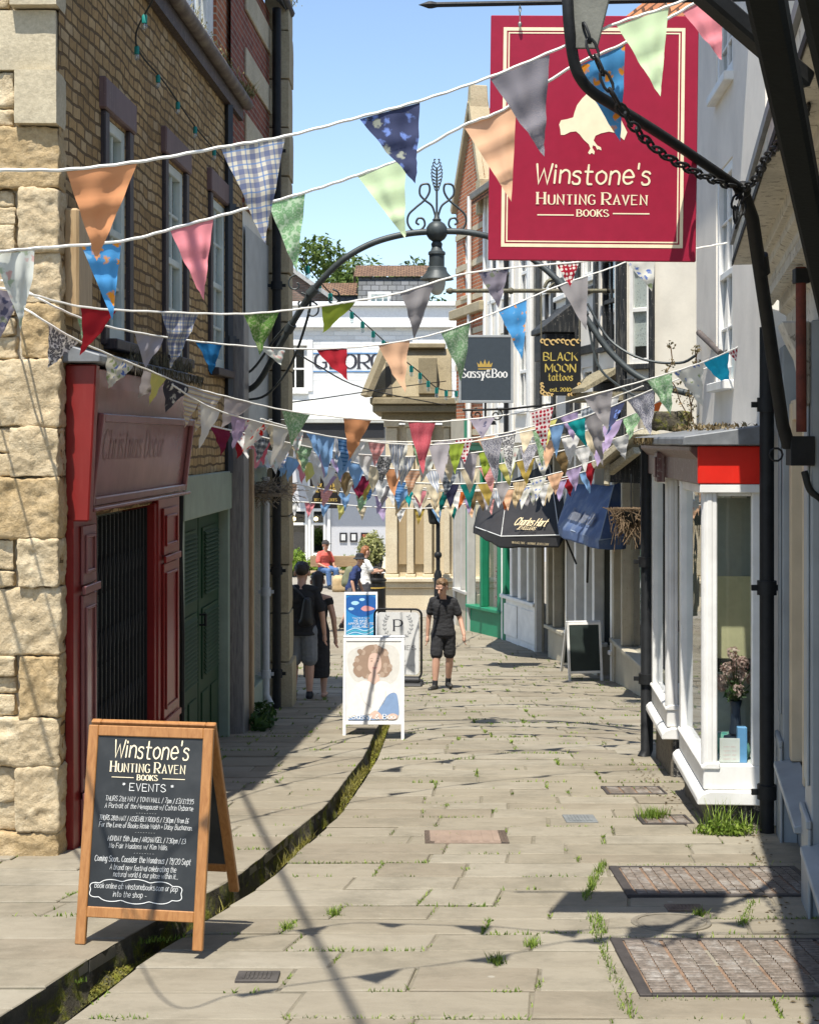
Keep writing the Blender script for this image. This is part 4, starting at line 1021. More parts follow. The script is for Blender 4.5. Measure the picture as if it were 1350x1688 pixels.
# things shown in the bay window
def BP(u, y, z): return MBY @ Vector((u, y, z))
def tiny(name, label, cat, build, m, **k):
    mb = MB(MBY); build(mb); return mb.build(name, m, None, label=label, cat=cat, **k)
r = random.Random(77)
v = thing('flower_vase', 'dark glass vase of pale pink flowers standing in the white bay window', 'vase', BP(3.36, .27, -.42))
mb = MB(MBY); mb.lathe([(.035,.0),(.05,.02),(.04,.10),(.035,.2),(.05,.26),(.048,.255)], (3.36,.27,-.42+.17), 14); mb.lathe([(.09,.0),(.09,.15),(.085,.17)], (3.36,.27,-.42), 4); mb.build('vase', flat('smoke_glass', (.02,.03,.05), .1), v, smooth=40)
mb = MB(MBY)
for i in range(14):
    p = Vector((3.36,.27,-.02)); q = p+Vector((r.gauss(0,.09), r.gauss(0,.08), r.uniform(.12, .42))); mb.tube([p, (p+q)/2+Vector((r.gauss(0,.02),0,.03)), q], .003, 4)
mb.build('stem', leafmat('stem_green', (.05,.1,.03), (.1,.16,.05)), v)
mb = MB(MBY); 
for i in range(13): leaf_cloud(mb, (3.36+r.gauss(0,.08), .26+r.gauss(0,.06), .22+r.gauss(0,.10)), (.045,.045,.045), 60, .02, r)
mb.build('flowers', leafmat('pink_petal', (.62,.42,.38), (.78,.66,.58), .4), v)
mb = MB(MBY); leaf_cloud(mb, (3.33,.27,.08), (.14,.08,.08), 160, .03, r); mb.build('leaves', leafmat('weed_leaf', (.03,.075,.015), (.07,.13,.03)), v)
tiny('gift_box', 'tall pale blue box standing in the bay window beside the vase', 'box', lambda mb: mb.box(3.46, 3.52, .26, .33, -.42, -.16), flat('box_blue', (.16,.36,.62), .4), bev=.004)
def card(mb):
    mb.box(3.44, 3.452, .14, .28, -.415, -.22)
cd = tiny('notice_card', 'small white card with faint pink writing at the foot of the bay window', 'card', lambda mb: mb.box(3.515, 3.525, .13, .275, -.415, -.24), flat('card_white', (.75,.73,.7)))
MC = MBY @ Matrix.Translation((3.5252, .13, -.415)) @ Matrix.Rotation(math.pi/2, 4, 'Z')
mb = MB(MC)
for k in range(4): text(mb, "open daily"[:7+k], .072, .02+.03*k, .012, 'light', 'c', .09)
mb.build('writing', flat('card_pink', (.65,.3,.3)), cd)
tiny('scarf', 'crumpled sea green patterned scarf laid in the bay window behind the card', 'scarf', lambda mb: [rough_block(mb, 3.0+.12*i, 3.2+.12*i, .16, .36, -.42, -.30+.04*(i % 2), .03, .05, r, 6) for i in range(3)], fabric('floral', (.1,.35,.3), (.2,.42,.33), (.5,.25,.05)), smooth=60)
# white hanging rod and drainpipes on this building
pipe('downpipe', 'black cast iron drainpipe between the white bay window and the grey shopfront', [(2.535,10.33,2.75),(2.535,10.33,-.98)], .052, BLACK_IRON, 12, [(2.535,10.33,.9),(2.535,10.33,2.2),(2.535,10.33,-.55)])
pipe('downpipe', 'black drainpipe at the far end of the white bay windows', [(2.335,14.32,1.95),(2.335,14.32,-1.1),(2.29,14.28,-1.18)], .062, BLACK_IRON, 12, [(2.335,14.32,.75),(2.335,14.32,-.4)])
p = at(1152, 548, 13.5); pipe('flag_bracket', 'rusty iron tube bracket sticking out of the white wall above the lead roof', [p, at(1188, 582, 12.8)], .028, mat('rusty_iron', (.12,.10,.09), .7, .3, .4, 8, .3), 10, (), None, 'bracket')

# --- cream and black timbered house further on, jettied over its ground floor
U = [(4.0,19.2), (2.95,20.3), (2.62,22.5), (2.25,25.5), (1.50,29.3), (1.02,31.6)]
th = thing('timber_house', 'cream plastered house with black timber posts and a lace curtained window', 'house', (3.4, 21.5, -1.8))
M_BLKTIM = paint('black_timber', (.02,.022,.024), .6, .15, (.3,.28,.24), 8, .3)
MU, LU = frame(U[1][0], U[1][1], U[0][0], U[0][1])
mb = MB(MU); mb.wall(0, LU+.3, 2.0, 7.5, [(.12, .48, 3.0, 4.5)], .1); mb.build('wall', CREAM_REND, th)
M2, L2 = frame(U[2][0], U[2][1], U[1][0], U[1][1])
mb = MB(M2); mb.wall(0, L2, 2.0, 7.5, [(.15, .75, 2.35, 3.05), (1.2, 1.9, 3.3, 4.6), (.2, .9, 4.4, 5.6)], .1); mb.build('wall', WHITE_REND, th)
M3, L3 = frame(U[3][0], U[3][1], U[2][0], U[2][1])
mb = MB(M3); mb.wall(0, L3, 2.0, 8.2, [(.5, 1.1, 2.5, 3.6), (1.5, 2.2, 4.3, 5.6), (.5, 1.1, 4.5, 5.6)], .1); mb.build('wall', WHITE_REND, th)
sash_window(th, MU, .12, .48, 3.0, 4.5, .05, WHITE, 1, 2, .06, .02, .08, M_BLKTIM, GLASS, name='lace_window')
mb = MB(MU); mb.quad((.15,.085,3.25),(.46,.085,3.25),(.46,.085,4.45),(.15,.085,4.45)); mb.build('lace_curtain', fabric('floral', (.5,.5,.48), (.68,.68,.65), (.35,.36,.35), 2), th)
sash_window(th, M2, .15, .75, 2.35, 3.05, .05, WHITE, 1, 2, .07, .02, .06, WHITE, GLASS)
sash_window(th, M2, 1.2, 1.9, 3.3, 4.6, .05, M_BLKTIM, 2, 2, .07, .02, .06, M_BLKTIM, GLASS_DK)
sash_window(th, M2, .2, .9, 4.4, 5.6, .05, WHITE, 2, 2, .07, .02, .06, WHITE, GLASS_DK)
for a in ((.5, 1.1, 2.5, 3.6), (1.5, 2.2, 4.3, 5.6), (.5, 1.1, 4.5, 5.6)): sash_window(th, M3, *a, .05, WHITE, 2, 2, .07, .02, .06, WHITE, GLASS_DK)
for MM, L, bars in ((MU, LU, [(.50,.58,2.0,4.7),(.02,.10,2.0,4.7),(.0,.58,2.62,2.80),(-.02,.6,4.55,4.7)]),
                    (M2, L2, [(L2-.12,L2-.02,2,7.4),(.95,1.08,2,7.4),(1.55,1.62,4.85,7.3),(.5,.57,5.6,7.3),(.0,.1,2,7.4),(1.04,L2-.12,2.65,2.78),(.1,.9,3.25,3.38),(1.04,L2-.12,4.7,4.85),(.1,.9,4.15,4.25)]),
                    (M3, L3, [(.75,.85,4.0,4.5),(.8,.9,5.7,8.1),(1.8,1.9,5.7,8.1),(2.5,2.62,2.3,4.3),(.02,.34,2,8.1),(1.22,1.42,2,8.1),(L3-.7,L3-.5,2,8.1),(L3-.12,L3-.02,2,8.1),(.34,1.22,3.8,4.0),(1.42,L3-.12,3.9,4.1),(.34,L3,2.05,2.3)])):
    for a, b, c, d in bars:
        mb = MB(MM); mb.box(a, b, -.05, .06, c, d); mb.build('timber', M_BLKTIM, th, bev=.012)
mb = MB(); mb.prism([(0,0)], 0, 0) if False else None
V = [Vector((p[0], p[1], z)) for z in (2.02, 7.4) for p in (U[3], U[2], U[1], U[0], (6.5,20), (6.5,27))]
n = 6; cen = Vector((4.6, 22.6, 0))
V = [Vector((v.x+(cen.x-v.x)*.06, v.y+(cen.y-v.y)*.06, v.z)) for v in V]
mb.add(V, [tuple(range(n-1,-1,-1)), tuple(range(n, 2*n))]+[(i, (i+1) % n, n+(i+1) % n, n+i) for i in range(n)]); mb.build('interior', DARK, th)
mb = MB(); c0 = [(p[0]-.25, p[1]-.1) for p in (U[3], U[2], U[1])]+[(U[0][0], U[0][1]-.3)]
for a, b in zip(c0, c0[1:]): mb.add([(a[0],a[1],7.6),(b[0],b[1],7.5),(5.2,b[1]+1.5,9.6),(5.2,a[1]+.5,9.6)], [(0,1,2,3)])
mb.build('roof', M_REDTILE, th)
mb = MB(M2); mb.prof_u([(-.5,2.62),(-.5,2.68),(.0,2.98),(.0,2.9)], 1.0, L2-.1); mb.prof_u([(-.45,2.5),(-.45,2.62),(-.0,2.62),(-.0,2.5)], .9, L2+.1)
mb.build('pent_roof', paint('lichened_board', (.3,.26,.17), .8, .3, (.1,.09,.06)), th)
# little oriel hood with lichen seen behind the tattoo sign
mb = MB(M3); mb.prof_u([(-.55,3.62),(-.55,3.70),(-.02,4.12),(-.02,3.62)], L3-1.0, L3-.1); mb.box(L3-.95, L3-.15, -.5, -.02, 3.2, 3.61); mb.build('oriel', M_BLKTIM, th, bev=.01)
mb = MB(); c = at(1036, 772, 18.9)   # black box canopy and broken weathered boards over the first door
mb.hexa([at(1002,795,19.4), at(1068,797,18.9), at(1075,797,19.7), at(1010,795,20.2), at(1002,752,19.4), at(1068,735,18.9), at(1075,735,19.7), at(1010,752,20.2)])
mb.build('porch_hood', M_BLKTIM, th)
mb = MB(); mb.bar(at(998,768,19.3), at(1066,712,18.8), .55, .09); mb.bar(at(1004,778,19.2), at(1050,742,18.75), .12, .10); mb.bar(at(1000,800,19.1), at(1003,740,19.2), .07); mb.build('broken_board', wood('weathered_board', (.22,.19,.12), (.48,.43,.31), .8, 'x'), th, bev=.01)
nb = thing('dried_plant', 'dried brown plant in a black hanging basket beside the blue awning', 'hanging basket', at(1040, 880, 18.7))
mb = MB(); c = at(1040, 845, 18.7); mb.lathe([(.02,-.16),(.14,-.12),(.2,0),(.21,.02)], c, 14); mb.tube([c, c+Vector((0,0,.5))], .008, 5); mb.build('basket', BLACK_IRON, nb, smooth=40)
mb = MB(); r = random.Random(5)
for i in range(520):
    a = r.uniform(-.4, 3.6); q = Vector((math.cos(a)*r.uniform(.05,.34)+.05, r.gauss(0,.13), -abs(r.gauss(.12,.16)))); p0 = c+Vector((r.gauss(0,.12), r.gauss(0,.1), .06)); mb.bar(p0, c+q, .007)
mb.build('twigs', flat('dry_twig', (.16,.11,.065), .9), nb)

# --- ground floor shops curving left behind
G = [(3.75,19.0), (3.23,19.9), (3.20,22.9), (2.75,25.5), (2.38,27.5), (1.86,29.3), (1.22,30.6)]
def shop(name, label, A, B, z1, riser, posts, wm, rm, door=None, sill=True, top=None, glassm=None, panel=None):
    M, L = frame(A[0], A[1], B[0], B[1]); gzm = min(gz(A[1]), gz(B[1]))
    t = thing(name, label, 'shopfront', ((A[0]+B[0])/2, (A[1]+B[1])/2, gzm))
    rz = gzm+riser; dd = door or (9, 9)
    segs = [(0, L)] if not door else [s_ for s_ in ((0, door[0]*L), (door[1]*L, L)) if s_[1]-s_[0] > .1]
    for a, b in segs:
        mb = MB(M); mb.box(a+.01, b-.01, .02, .3, gzm-.3, rz); mb.build('stall_riser', rm, t, bev=.01)
        if panel:
            mb = MB(M)
            for k in range(2): mb.box(a+.1+(b-a)/2*k, a+(b-a)/2*(k+1)-.1, .0, .019, gzm+.12, rz-.1)
            mb.build('panel', panel, t, bev=.01)
        if sill: mb = MB(M); mb.box(a, b, -.06, .2, rz+.002, rz+.07); mb.build('sill', wm, t, bev=.01)
        mb = MB(M); mb.quad((a,.12,rz+.07),(b,.12,rz+.07),(b,.12,z1),(a,.12,z1)); mb.build('pane', glassm or GLASS, t)
    mb = MB(M)
    for f, w in posts: mb.box(f*L-w/2, f*L+w/2, -.02, .16, gzm-.3 if f in (0, 1) or (door and f in door) else rz+.075, z1)
    mb.box(0, L, -.018, .15, z1-.12, z1-.002); mb.build('window_frame', wm, t, bev=.01)
    mb = MB(M); mb.box(-.02, L+.02, -.08, .2, z1+.002, (top or z1+.55)); mb.build('fascia', wm if not rm else rm, t, bev=.01)
    if door:
        mb = MB(M); mb.box(door[0]*L+.04, door[1]*L-.04, .3, .36, gzm-.3, z1-.13); mb.build('door', flat('dark_door', (.02,.021,.02), .4), t)
    mb = MB(M); mb.quad((0,.95,gzm-.2),(L,.95,gzm-.2),(L,.95,z1),(0,.95,z1)); mb.build('interior', flat('dim_shop', (.05,.048,.04), .9), t)
    return t, M, L, gzm
M_STONEP = paint('stone_colour_paint', (.42,.38,.29), .6, .15, (.25,.2,.14))
M_GREENSH = paint('emerald_paint', (.018,.20,.105), .35, .03, (.1,.2,.12))
M_CHAR = paint('charcoal_paint', (.035,.037,.036), .4, .05)
shop('cream_shopfront', 'stone coloured shopfront with a big plate window beside the blue awning', G[2], G[1], 1.75, .62, [(0,.34),(.32,.1),(1,.14)], M_STONEP, M_STONEP)
shop('white_post_shopfront', 'shopfront with white posts and dark doorway under the blue awning', G[3], G[2], 1.8, .55, [(0,.12),(.22,.1),(.45,.12),(.62,.12),(1,.2)], WHITE, M_STONEP, (.66, .96))
shop('grey_shopfront', 'grey framed shopfront with dark doorway between the black and blue awnings', G[4], G[3], 1.8, .55, [(0,.1),(.42,.12),(.62,.08),(1,.12)], M_STONEP, M_STONEP, (.04, .38))
shop('white_shopfront', 'white shopfront with panelled stall risers under the black awning', G[5], G[4], 1.8, .85, [(0,.12),(.3,.12),(.55,.16),(.8,.1),(1,.12)], WHITE, WHITE, None, True, None, None, WHITE)
t, M, L, g = shop('green_shopfront', 'emerald green framed flower shop window near the stone corner building', G[6], G[5], 1.85, .5, [(0,.1),(.42,.1),(1,.34)], M_GREENSH, M_GREENSH)
mb = MB(M); r = random.Random(3); leaf_cloud(mb, (L*.68,.42,g+1.15), (.3,.2,.6), 260, .07, r); mb.build('window_flowers', leafmat('shop_plant', (.04,.09,.03), (.12,.16,.06)), t)
mb = MB(M)
for i in range(9): leaf_cloud(mb, (L*.68+r.gauss(0,.15), .30, g+r.uniform(.6,1.6)), (.06,.05,.06), 26, .05, r)
mb.build('window_blooms', leafmat('shop_bloom', (.4,.05,.1), (.55,.25,.3)), t)
t, M, L, g = shop('pale_grey_shopfront', 'pale grey shop window beside the emerald green shop', (.98,31.6), G[6], 1.85, .75, [(0,.16),(.55,.08),(1,.14)], paint('pale_grey_paint', (.45,.44,.41), .5, .05), M_STONEP)

# --- white and brick houses above these shops
wh = thing('white_house', 'white boarded house with small windows between the brick house and the black timbers', 'house', (2.6, 28, -2.0))
M4, L4 = frame(U[4][0], U[4][1], U[3][0], U[3][1])
ops = [(.5,1.0,4.7,5.6), (1.5,2.0,4.7,5.6), (1.3,1.8,2.6,4.0), (2.6,3.2,4.4,5.6), (2.5,3.1,2.5,3.9)]
mb = MB(M4); mb.wall(0, L4, 1.9, 6.9, ops, .12); mb.build('wall', WHITE_REND, wh)
for o in ops: sash_window(wh, M4, *o, .06, WHITE, 2, 2, .06, .02, .05, WHITE, GLASS_DK)
for u in (.08, .62, 1.12, 2.2, 3.3, L4-.3): mb = MB(M4); mb.box(u, u+.12, -.05, -.003, 1.95, 6.8); mb.build('pilaster', WHITE, wh, bev=.01)
mb = MB(M4); mb.box(0, L4, .6, 4, 1.9, 6.8); mb.build('interior', DARK, wh)
mb = MB(M4); mb.prof_u([(-.28,6.78),(-.3,6.9),(.3,6.9),(.3,6.78)], -.05, L4+.05); mb.build('eaves', paint('eaves_grey', (.3,.28,.24), .7, .2), wh, bev=.01)
mb = MB(M4); gable_roof(mb, -.05, L4, .0, 4.5, 6.95, 2.6, .25); mb.build('roof', M_REDTILE, wh)
bh = thing('red_brick_house', 'narrow orange brick house with pale stone bands and a red tiled gable', 'house', (1.6, 31, -2.0))
M5, L5 = frame(U[5][0], U[5][1], U[4][0], U[4][1])
bops = [(L5*.25, L5*.45, 5.0, 6.4), (L5*.25, L5*.45, 2.4, 3.6)]
mb = MB(M5); mb.wall(-.02, L5+.05, 1.9, 7.3, bops, .15); mb.add([(-.02,0,7.3),(L5+.05,0,7.3),(L5*.62,0,8.9)], [(0,1,2)]); mb.build('wall', M_BRICK, bh)
for o in bops: sash_window(bh, M5, *o, .08, WHITE, 1, 2, .07, .02, .05, M_QUOIN, GLASS_DK)
mb = MB(M5)
for z in (2.05, 2.75, 3.45, 4.15, 4.85, 5.55, 6.25): mb.box(-.02, L5+.05, -.025, -.003, z, z+.12)
mb.build('stone_band', M_QUOIN, bh)
mb = MB(M5)
mb.box(L5-.22, L5+.12, -.12, .4, 6.5, 7.2); mb.box(-.15, L5+.15, -.14, .1, 4.55, 4.75)
mb.hexa([(L5*.62-.15,-.1,8.75),(L5*.62+.15,-.1,8.75),(L5*.62+.15,.3,8.75),(L5*.62-.15,.3,8.75),(L5*.62-.1,-.08,9.3),(L5*.62+.1,-.08,9.3),(L5*.62+.1,.28,9.3),(L5*.62-.1,.28,9.3)])
mb.build('finial_block', M_LICHEN, bh, bev=.015)
for a, b in (((-.1,6.9),(L5*.62,8.95)), ((L5+.1,6.9),(L5*.62,8.95))):
    mb = MB(M5); mb.bar((a[0],.1,a[1]),(b[0],.1,b[1]),.42,.16); mb.build('coping', M_LICHEN, bh, bev=.015)
mb = MB(M5); mb.box(0, L5, .5, 4, 1.9, 7.2); mb.build('interior', DARK, bh)
mb = MB(M5)
for a, b in (((-.15,6.85),(L5*.62,8.85)), ((L5+.15,6.85),(L5*.62,8.85))): mb.add([(a[0],.02,a[1]),(b[0],.02,b[1]),(b[0],5,b[1]),(a[0],5,a[1])], [(0,1,2,3)])
mb.box(L5*.62, L5+.9, .5, 4.5, 6.9, 7.0); mb.hexa([(L5,.15,6.9),(L5+1.6,.15,6.9),(L5+1.6,3,6.9),(L5,3,6.9),(L5-.4,1.6,8.6),(L5+1.2,1.6,8.6),(L5+1.2,1.7,8.6),(L5-.4,1.7,8.6)])
mb.build('roof', M_REDTILE, bh)
pipe('downpipe', 'slim white downpipe on the orange brick house', [M5 @ Vector((L5*.62,-.08,z)) for z in (7.0, 2.0)], .045, WHITE, 8)

pipe('downpipe', 'white plastic pipe running up the white house beside the black timbers', [M4 @ Vector((L4-.06,-.10,6.6)), M4 @ Vector((L4-.06,-.10,2.0))], .05, WHITE, 8)
pipe('downpipe', 'black pipe on the white house above the black awning', [M4 @ Vector((2.05,-.09,6.6)), M4 @ Vector((2.05,-.09,2.0))], .045, BLACK_IRON, 8)
# ---------------------------------------------------------------- the end of the street
sb = thing('stone_bank', 'golden ashlar corner building with pilasters and gabled stone top at the street end', 'building', (.3, 35, -2.07))
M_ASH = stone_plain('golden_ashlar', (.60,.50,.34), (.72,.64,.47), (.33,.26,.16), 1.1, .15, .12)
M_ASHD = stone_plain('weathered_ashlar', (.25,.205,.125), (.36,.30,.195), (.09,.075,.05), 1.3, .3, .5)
Yb = 34.6; k_ = Yb/2400
X = lambda px: (px-675)*k_
Z = lambda py: CAMZ+(725-py)*k_
mb = MB(); xl, xr = X(637), X(755)
mb.box(xl, xr+1.2, Yb, Yb+6, Z(820), Z(700)); mb.box(xl+.08, xr+1.2, Yb+.08, Yb+5.9, -2.3, Z(820)); mb.build('wall', M_ASH, sb, bev=.02)
for a, b in ((637, 655), (672, 682), (700, 712), (733, 741)):
    mb = MB(); mb.box(X(a)-.02, X(b), Yb-.14, Yb-.003, Z(945), Z(705)); mb.box(X(a)-.06, X(b)+.04, Yb-.19, Yb-.002, Z(704), Z(692)); mb.box(X(a)-.05, X(b)+.04, Yb-.18, Yb-.002, Z(957), Z(946)); mb.build('pilaster', M_ASH, sb, bev=.015)
mb = MB(); mb.box(X(657), X(670), Yb-.004, Yb+.10, Z(930), Z(830)); mb.box(X(683), X(699), Yb-.004, Yb+.1, Z(930), Z(830)); mb.build('window', DARK if False else flat('stone_recess', (.38,.29,.17), .8), sb)
mb = MB(); mb.box(xl-.1, xr+1.2, Yb-.25, Yb+6, Z(968), Z(958)); mb.box(xl-.16, xr+1.2, Yb-.32, Yb+6.05, Z(958), Z(951)); mb.box(xl-.04, xr+1.2, Yb-.18, Yb+5.9, -2.3, Z(968)); mb.build('plinth', M_ASH, sb, bev=.02)
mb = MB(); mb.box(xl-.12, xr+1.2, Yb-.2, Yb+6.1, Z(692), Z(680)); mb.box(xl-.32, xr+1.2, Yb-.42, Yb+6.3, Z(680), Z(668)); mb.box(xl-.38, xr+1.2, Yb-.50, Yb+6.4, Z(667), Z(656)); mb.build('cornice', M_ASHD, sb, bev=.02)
mb = MB(); x0, xm, x1 = X(612), X(650), X(745); z0, z1 = Z(655), Z(572)
mb.add([(x0,Yb-.3,z0),(x1,Yb-.3,z0),(x1,Yb+2.4,z0),(x0,Yb+2.4,z0),(xm-.1,Yb+.5,z1),(x1,Yb+.5,z1),(x1,Yb+1.4,z1),(xm-.1,Yb+1.4,z1)], [(0,1,5,4),(1,2,6,5),(2,3,7,6),(3,0,4,7),(4,5,6,7),(3,2,1,0)])
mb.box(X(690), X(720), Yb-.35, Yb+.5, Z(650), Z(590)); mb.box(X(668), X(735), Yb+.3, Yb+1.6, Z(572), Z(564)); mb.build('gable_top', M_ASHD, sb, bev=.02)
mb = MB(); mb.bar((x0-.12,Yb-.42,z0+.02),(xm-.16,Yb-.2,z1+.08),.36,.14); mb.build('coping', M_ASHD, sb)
mb = MB(); mb.hexa([(x0+.35,Yb-.32,z0+.05),(xm-.05,Yb-.32,z0+.05),(xm,Yb-.1,z0+.05),(x0+.4,Yb-.1,z0+.05),(xm-.22,Yb+.25,z1-.35),(xm-.1,Yb+.25,z1-.35),(xm-.1,Yb+.3,z1-.35),(xm-.22,Yb+.3,z1-.35)]); mb.build('gable_shade_panel', flat('painted_gable_shade', (.1,.085,.06), .9), sb)  # dark wedge: shade on the gable end, painted as its colour

# --- the hotel across the market place
gh = thing('hotel', 'white rendered hotel with black lettering and a pale lead canopy across the market place', 'building', (-2, 49, -2.07))
Yh = 48.0; k_ = Yh/2400
HX = lambda px: (px-675)*k_
HZ = lambda py: CAMZ+(725-py)*k_
MH, _ = frame(0, Yh, 1, Yh)
M_HW = coursed('white_brick', (.74,.74,.72), (.78,.78,.76), (.66,.66,.65), .45, .15, .012, (.6,.6,.58), .2, .01, .006)
ops = [(HX(467), HX(506), HZ(645), HZ(570)), (HX(380), HX(420), HZ(645), HZ(570)), (HX(474), HX(507), HZ(926), HZ(838)), (HX(513), HX(537), HZ(926), HZ(838)), (HX(690), HX(725), HZ(645), HZ(570))]
mb = MB(MH); mb.wall(-14, 6, HZ(722), HZ(505), ops, .25); mb.build('upper_wall', M_HW, gh)
mb = MB(MH); mb.wall(-14, 6, -2.3, HZ(722), ops, .25); mb.build('lower_wall', flat('hotel_grey', (.52,.52,.53), .7), gh)
mb = MB(MH); mb.box(-14, 6, -.28, .3, HZ(505), HZ(498)); mb.box(-14, 6, -.12, .3, HZ(530), HZ(505.2)); mb.box(-14, 6, -.2, .0, HZ(540), HZ(530.2)); mb.build('cornice', flat('cornice_white', (.76,.76,.75), .7), gh, bev=.02)
for o in ops[:2]+ops[4:]:
    sash_window(gh, MH, *o, .12, WHITE, 2, 2, .10, .05, .12, WHITE, GLASS_DK)
    mb = MB(MH); a, b, c, d = o
    mb.box(a-.2, a-.002, -.05, .1, c, d+.2); mb.box(b+.002, b+.2, -.05, .1, c, d+.2); mb.box(a-.002, b+.002, -.05, .1, d+.002, d+.2); mb.build('architrave', WHITE, gh, bev=.02)
for o in ops[2:4]:
    a, b, c, d = o
    mb = MB(MH); mb.box(a, a+.08, -.03, .2, c, d); mb.box(b-.08, b, -.03, .2, c, d); mb.box(a, b, -.02, .18, d-.1, d); mb.box(a, b, -.02, .18, HZ(866), HZ(862)); mb.box(a, b, -.02, .18, c, HZ(912)); w = mb.build('window', WHITE, gh, bev=.01)
    mb = MB(MH); mb.quad((a,.1,c),(b,.1,c),(b,.1,d),(a,.1,d)); mb.build('pane', GLASS_DK, w)
mb = MB(MH)
for px in (482, 519): mb.ball((HX(px), .6, HZ(857)), .07)
mb.build('lit_bulb', flat('warm_bulb', (1,.75,.4), .5, 0, 6), gh)
mb = MB(MH)
for px in (508, 540): mb.box(HX(px), HX(px+5), -.1, .0, -2.2, HZ(760))
mb.build('pilaster', WHITE, gh, bev=.02)
mb = MB(MH); mb.box(-14, 6, .6, 8, -2.3, HZ(510)); mb.build('interior', DARK, gh)
mb = MB(MH); cx0, cx1 = HX(478), HX(637)
mb.prof_u([(-1.3,HZ(698)),(-1.3,HZ(690)),(-1.2,HZ(688)),(-.3,HZ(660)),(-.003,HZ(660)),(-.003,HZ(698))], cx0, cx1); mb.build('canopy', paint('pale_lead', (.48,.48,.44), .7, .2, (.3,.3,.27), 3), gh, bev=.02)
mb = MB(MH); mb.box(cx0+.1, cx1-.05, -1.2, -.0, HZ(722), HZ(699)); mb.build('canopy_shade_fascia', flat('canopy_shade_black', (.03,.03,.032), .5), gh)  # black fascia band; the shade under the canopy is put into its colour
mb = MB(MH); x = HX(519); r_ = []
for ch, px in zip("GEORGE", (529, 553, 577, 600, 622, 646)): text(mb, ch, HX(px), HZ(607), 25*k_-.02, 'serif', 'c', 17*k_, 1.0, -.012)
mb.build('lettering', flat('letter_black', (.04,.04,.05), .6), gh)
mb = MB(MH); mb.box(HX(515), HX(665), -.02, -.002, HZ(583), HZ(581)); mb.box(HX(515), HX(665), -.02, -.002, HZ(613), HZ(611)); mb.build('blue_line', flat('line_blue', (.12,.25,.45), .6), gh)
for px in (560, 577, 595):
    mb = MB(MH); a, b, c, d = HX(px), HX(px+12), HZ(893), HZ(878)
    mb.box(a, b, -.05, -.002, c, d); f = mb.build('menu_frame', flat('menu_black', (.02,.02,.022)), gh)
    mb = MB(MH); mb.box(a+.05, b-.05, -.055, -.0505, c+.05, d-.05); mb.build('menu', flat('menu_paper', (.6,.6,.58)) if px < 590 else flat('menu_red', (.35,.06,.05)), f)
mb = MB(MH)
mb.add([(HX(585),2.5,HZ(497)),(HX(708),2.5,HZ(497)),(HX(708),3.4,HZ(437)),(HX(585),3.4,HZ(437))], [(0,1,2,3)]); mb.box(HX(585), HX(708), 3.45, 6, HZ(500), HZ(437)); mb.build('mansard', M_SLATE, gh)
mb = MB(MH); mb.add([(HX(577),3.2,HZ(437)),(HX(712),3.2,HZ(437)),(HX(712),5.2,HZ(406)),(HX(577),5.2,HZ(406))], [(0,1,2,3)]); mb.add([(HX(430),3.2,HZ(470)),(HX(584),3.2,HZ(470)),(HX(580),5.2,HZ(438)),(HX(430),5.2,HZ(438))], [(0,1,2,3)])
mb.build('roof', M_PANTILE, gh)
mb = MB(MH); mb.box(HX(470), HX(584), 3.3, 5, HZ(500), HZ(470)); mb.build('roof_wall', M_SLATE, gh)
mb = MB(MH); mb.add([(HX(420),1.6,HZ(500)),(HX(566),1.6,HZ(500)),(HX(452),1.6,HZ(420))], [(0,1,2)]); mb.build('gable', coursed('brown_brick', (.22,.15,.11), (.28,.19,.15), (.2,.17,.14), .22, .08, .01), gh)
mb = MB(MH); mb.bar((HX(566),1.5,HZ(500)),(HX(452),1.5,HZ(418)),.3,.14); mb.build('bargeboard', paint('barge_grey', (.4,.39,.37), .7, .2), gh)
sash_window(gh, MH, HX(605), HX(641), HZ(498), HZ(470), .0, WHITE, 3, 1, .08, .05, None, None, GLASS_DK, 2.3, False)
mb = MB(MH); mb.box(HX(603), HX(643), 2.42, 3.3, HZ(500), HZ(468)); mb.build('dormer', WHITE, gh)
# trees behind the roofs
def tree(name, label, x, y, z0, h, rad, n, s_, m, seed, group):
    t = thing(name, label, 'tree', (x, y, z0), group); r = random.Random(seed)
    mb = MB(); mb.tube([(x,y,z0),(x+.1,y,z0+h*.3),(x-.1,y,z0+h*.6),(x,y,z0+h*.85)], [.4,.32,.2,.06], 9)
    for i in range(9):
        a = r.uniform(0,6.28); b = z0+h*r.uniform(.35,.7); mb.tube([(x,y,b),(x+math.cos(a)*rad*.4,y+math.sin(a)*rad*.4,b+h*.12),(x+math.cos(a)*rad*.8,y+math.sin(a)*rad*.8,b+h*.2)], [.14,.09,.03], 6)
    mb.build('trunk', mat('bark', (.09,.07,.05), .9, 0, .3, 5, .5, 20), t, smooth=60)
    mb = MB(); cs = [(0,0,h*.72,1)]+[(r.gauss(0,.5)*rad, r.gauss(0,.5)*rad, h*r.uniform(.5,.95), r.uniform(.35,.6)) for _ in range(13)]
    for dx, dy, dz, k in cs: leaf_cloud(mb, (x+dx,y+dy,z0+dz), (rad*k*.8,rad*k*.8,rad*k*.7), int(n*k/6), s_, r, .25)
    mb.build('crown', m, t); return t
M_TL = leafmat('tree_leaf', (.075,.125,.02), (.17,.23,.05)); M_TL2 = leafmat('tree_leaf_dark', (.045,.085,.02), (.10,.15,.04))
gT = 'trees behind the hotel roofs'
tree('tree', 'tallest bright green tree rising behind the pantiled hotel roof', (592-675)*.03, 72, -2, 13.9, 3.5, 12000, .16, M_TL, 5, gT)
tree('tree', 'low green tree showing at the left behind the hotel roofs', (520-675)*.03, 74, -2, 12.1, 2.6, 7000, .17, M_TL, 9, gT)
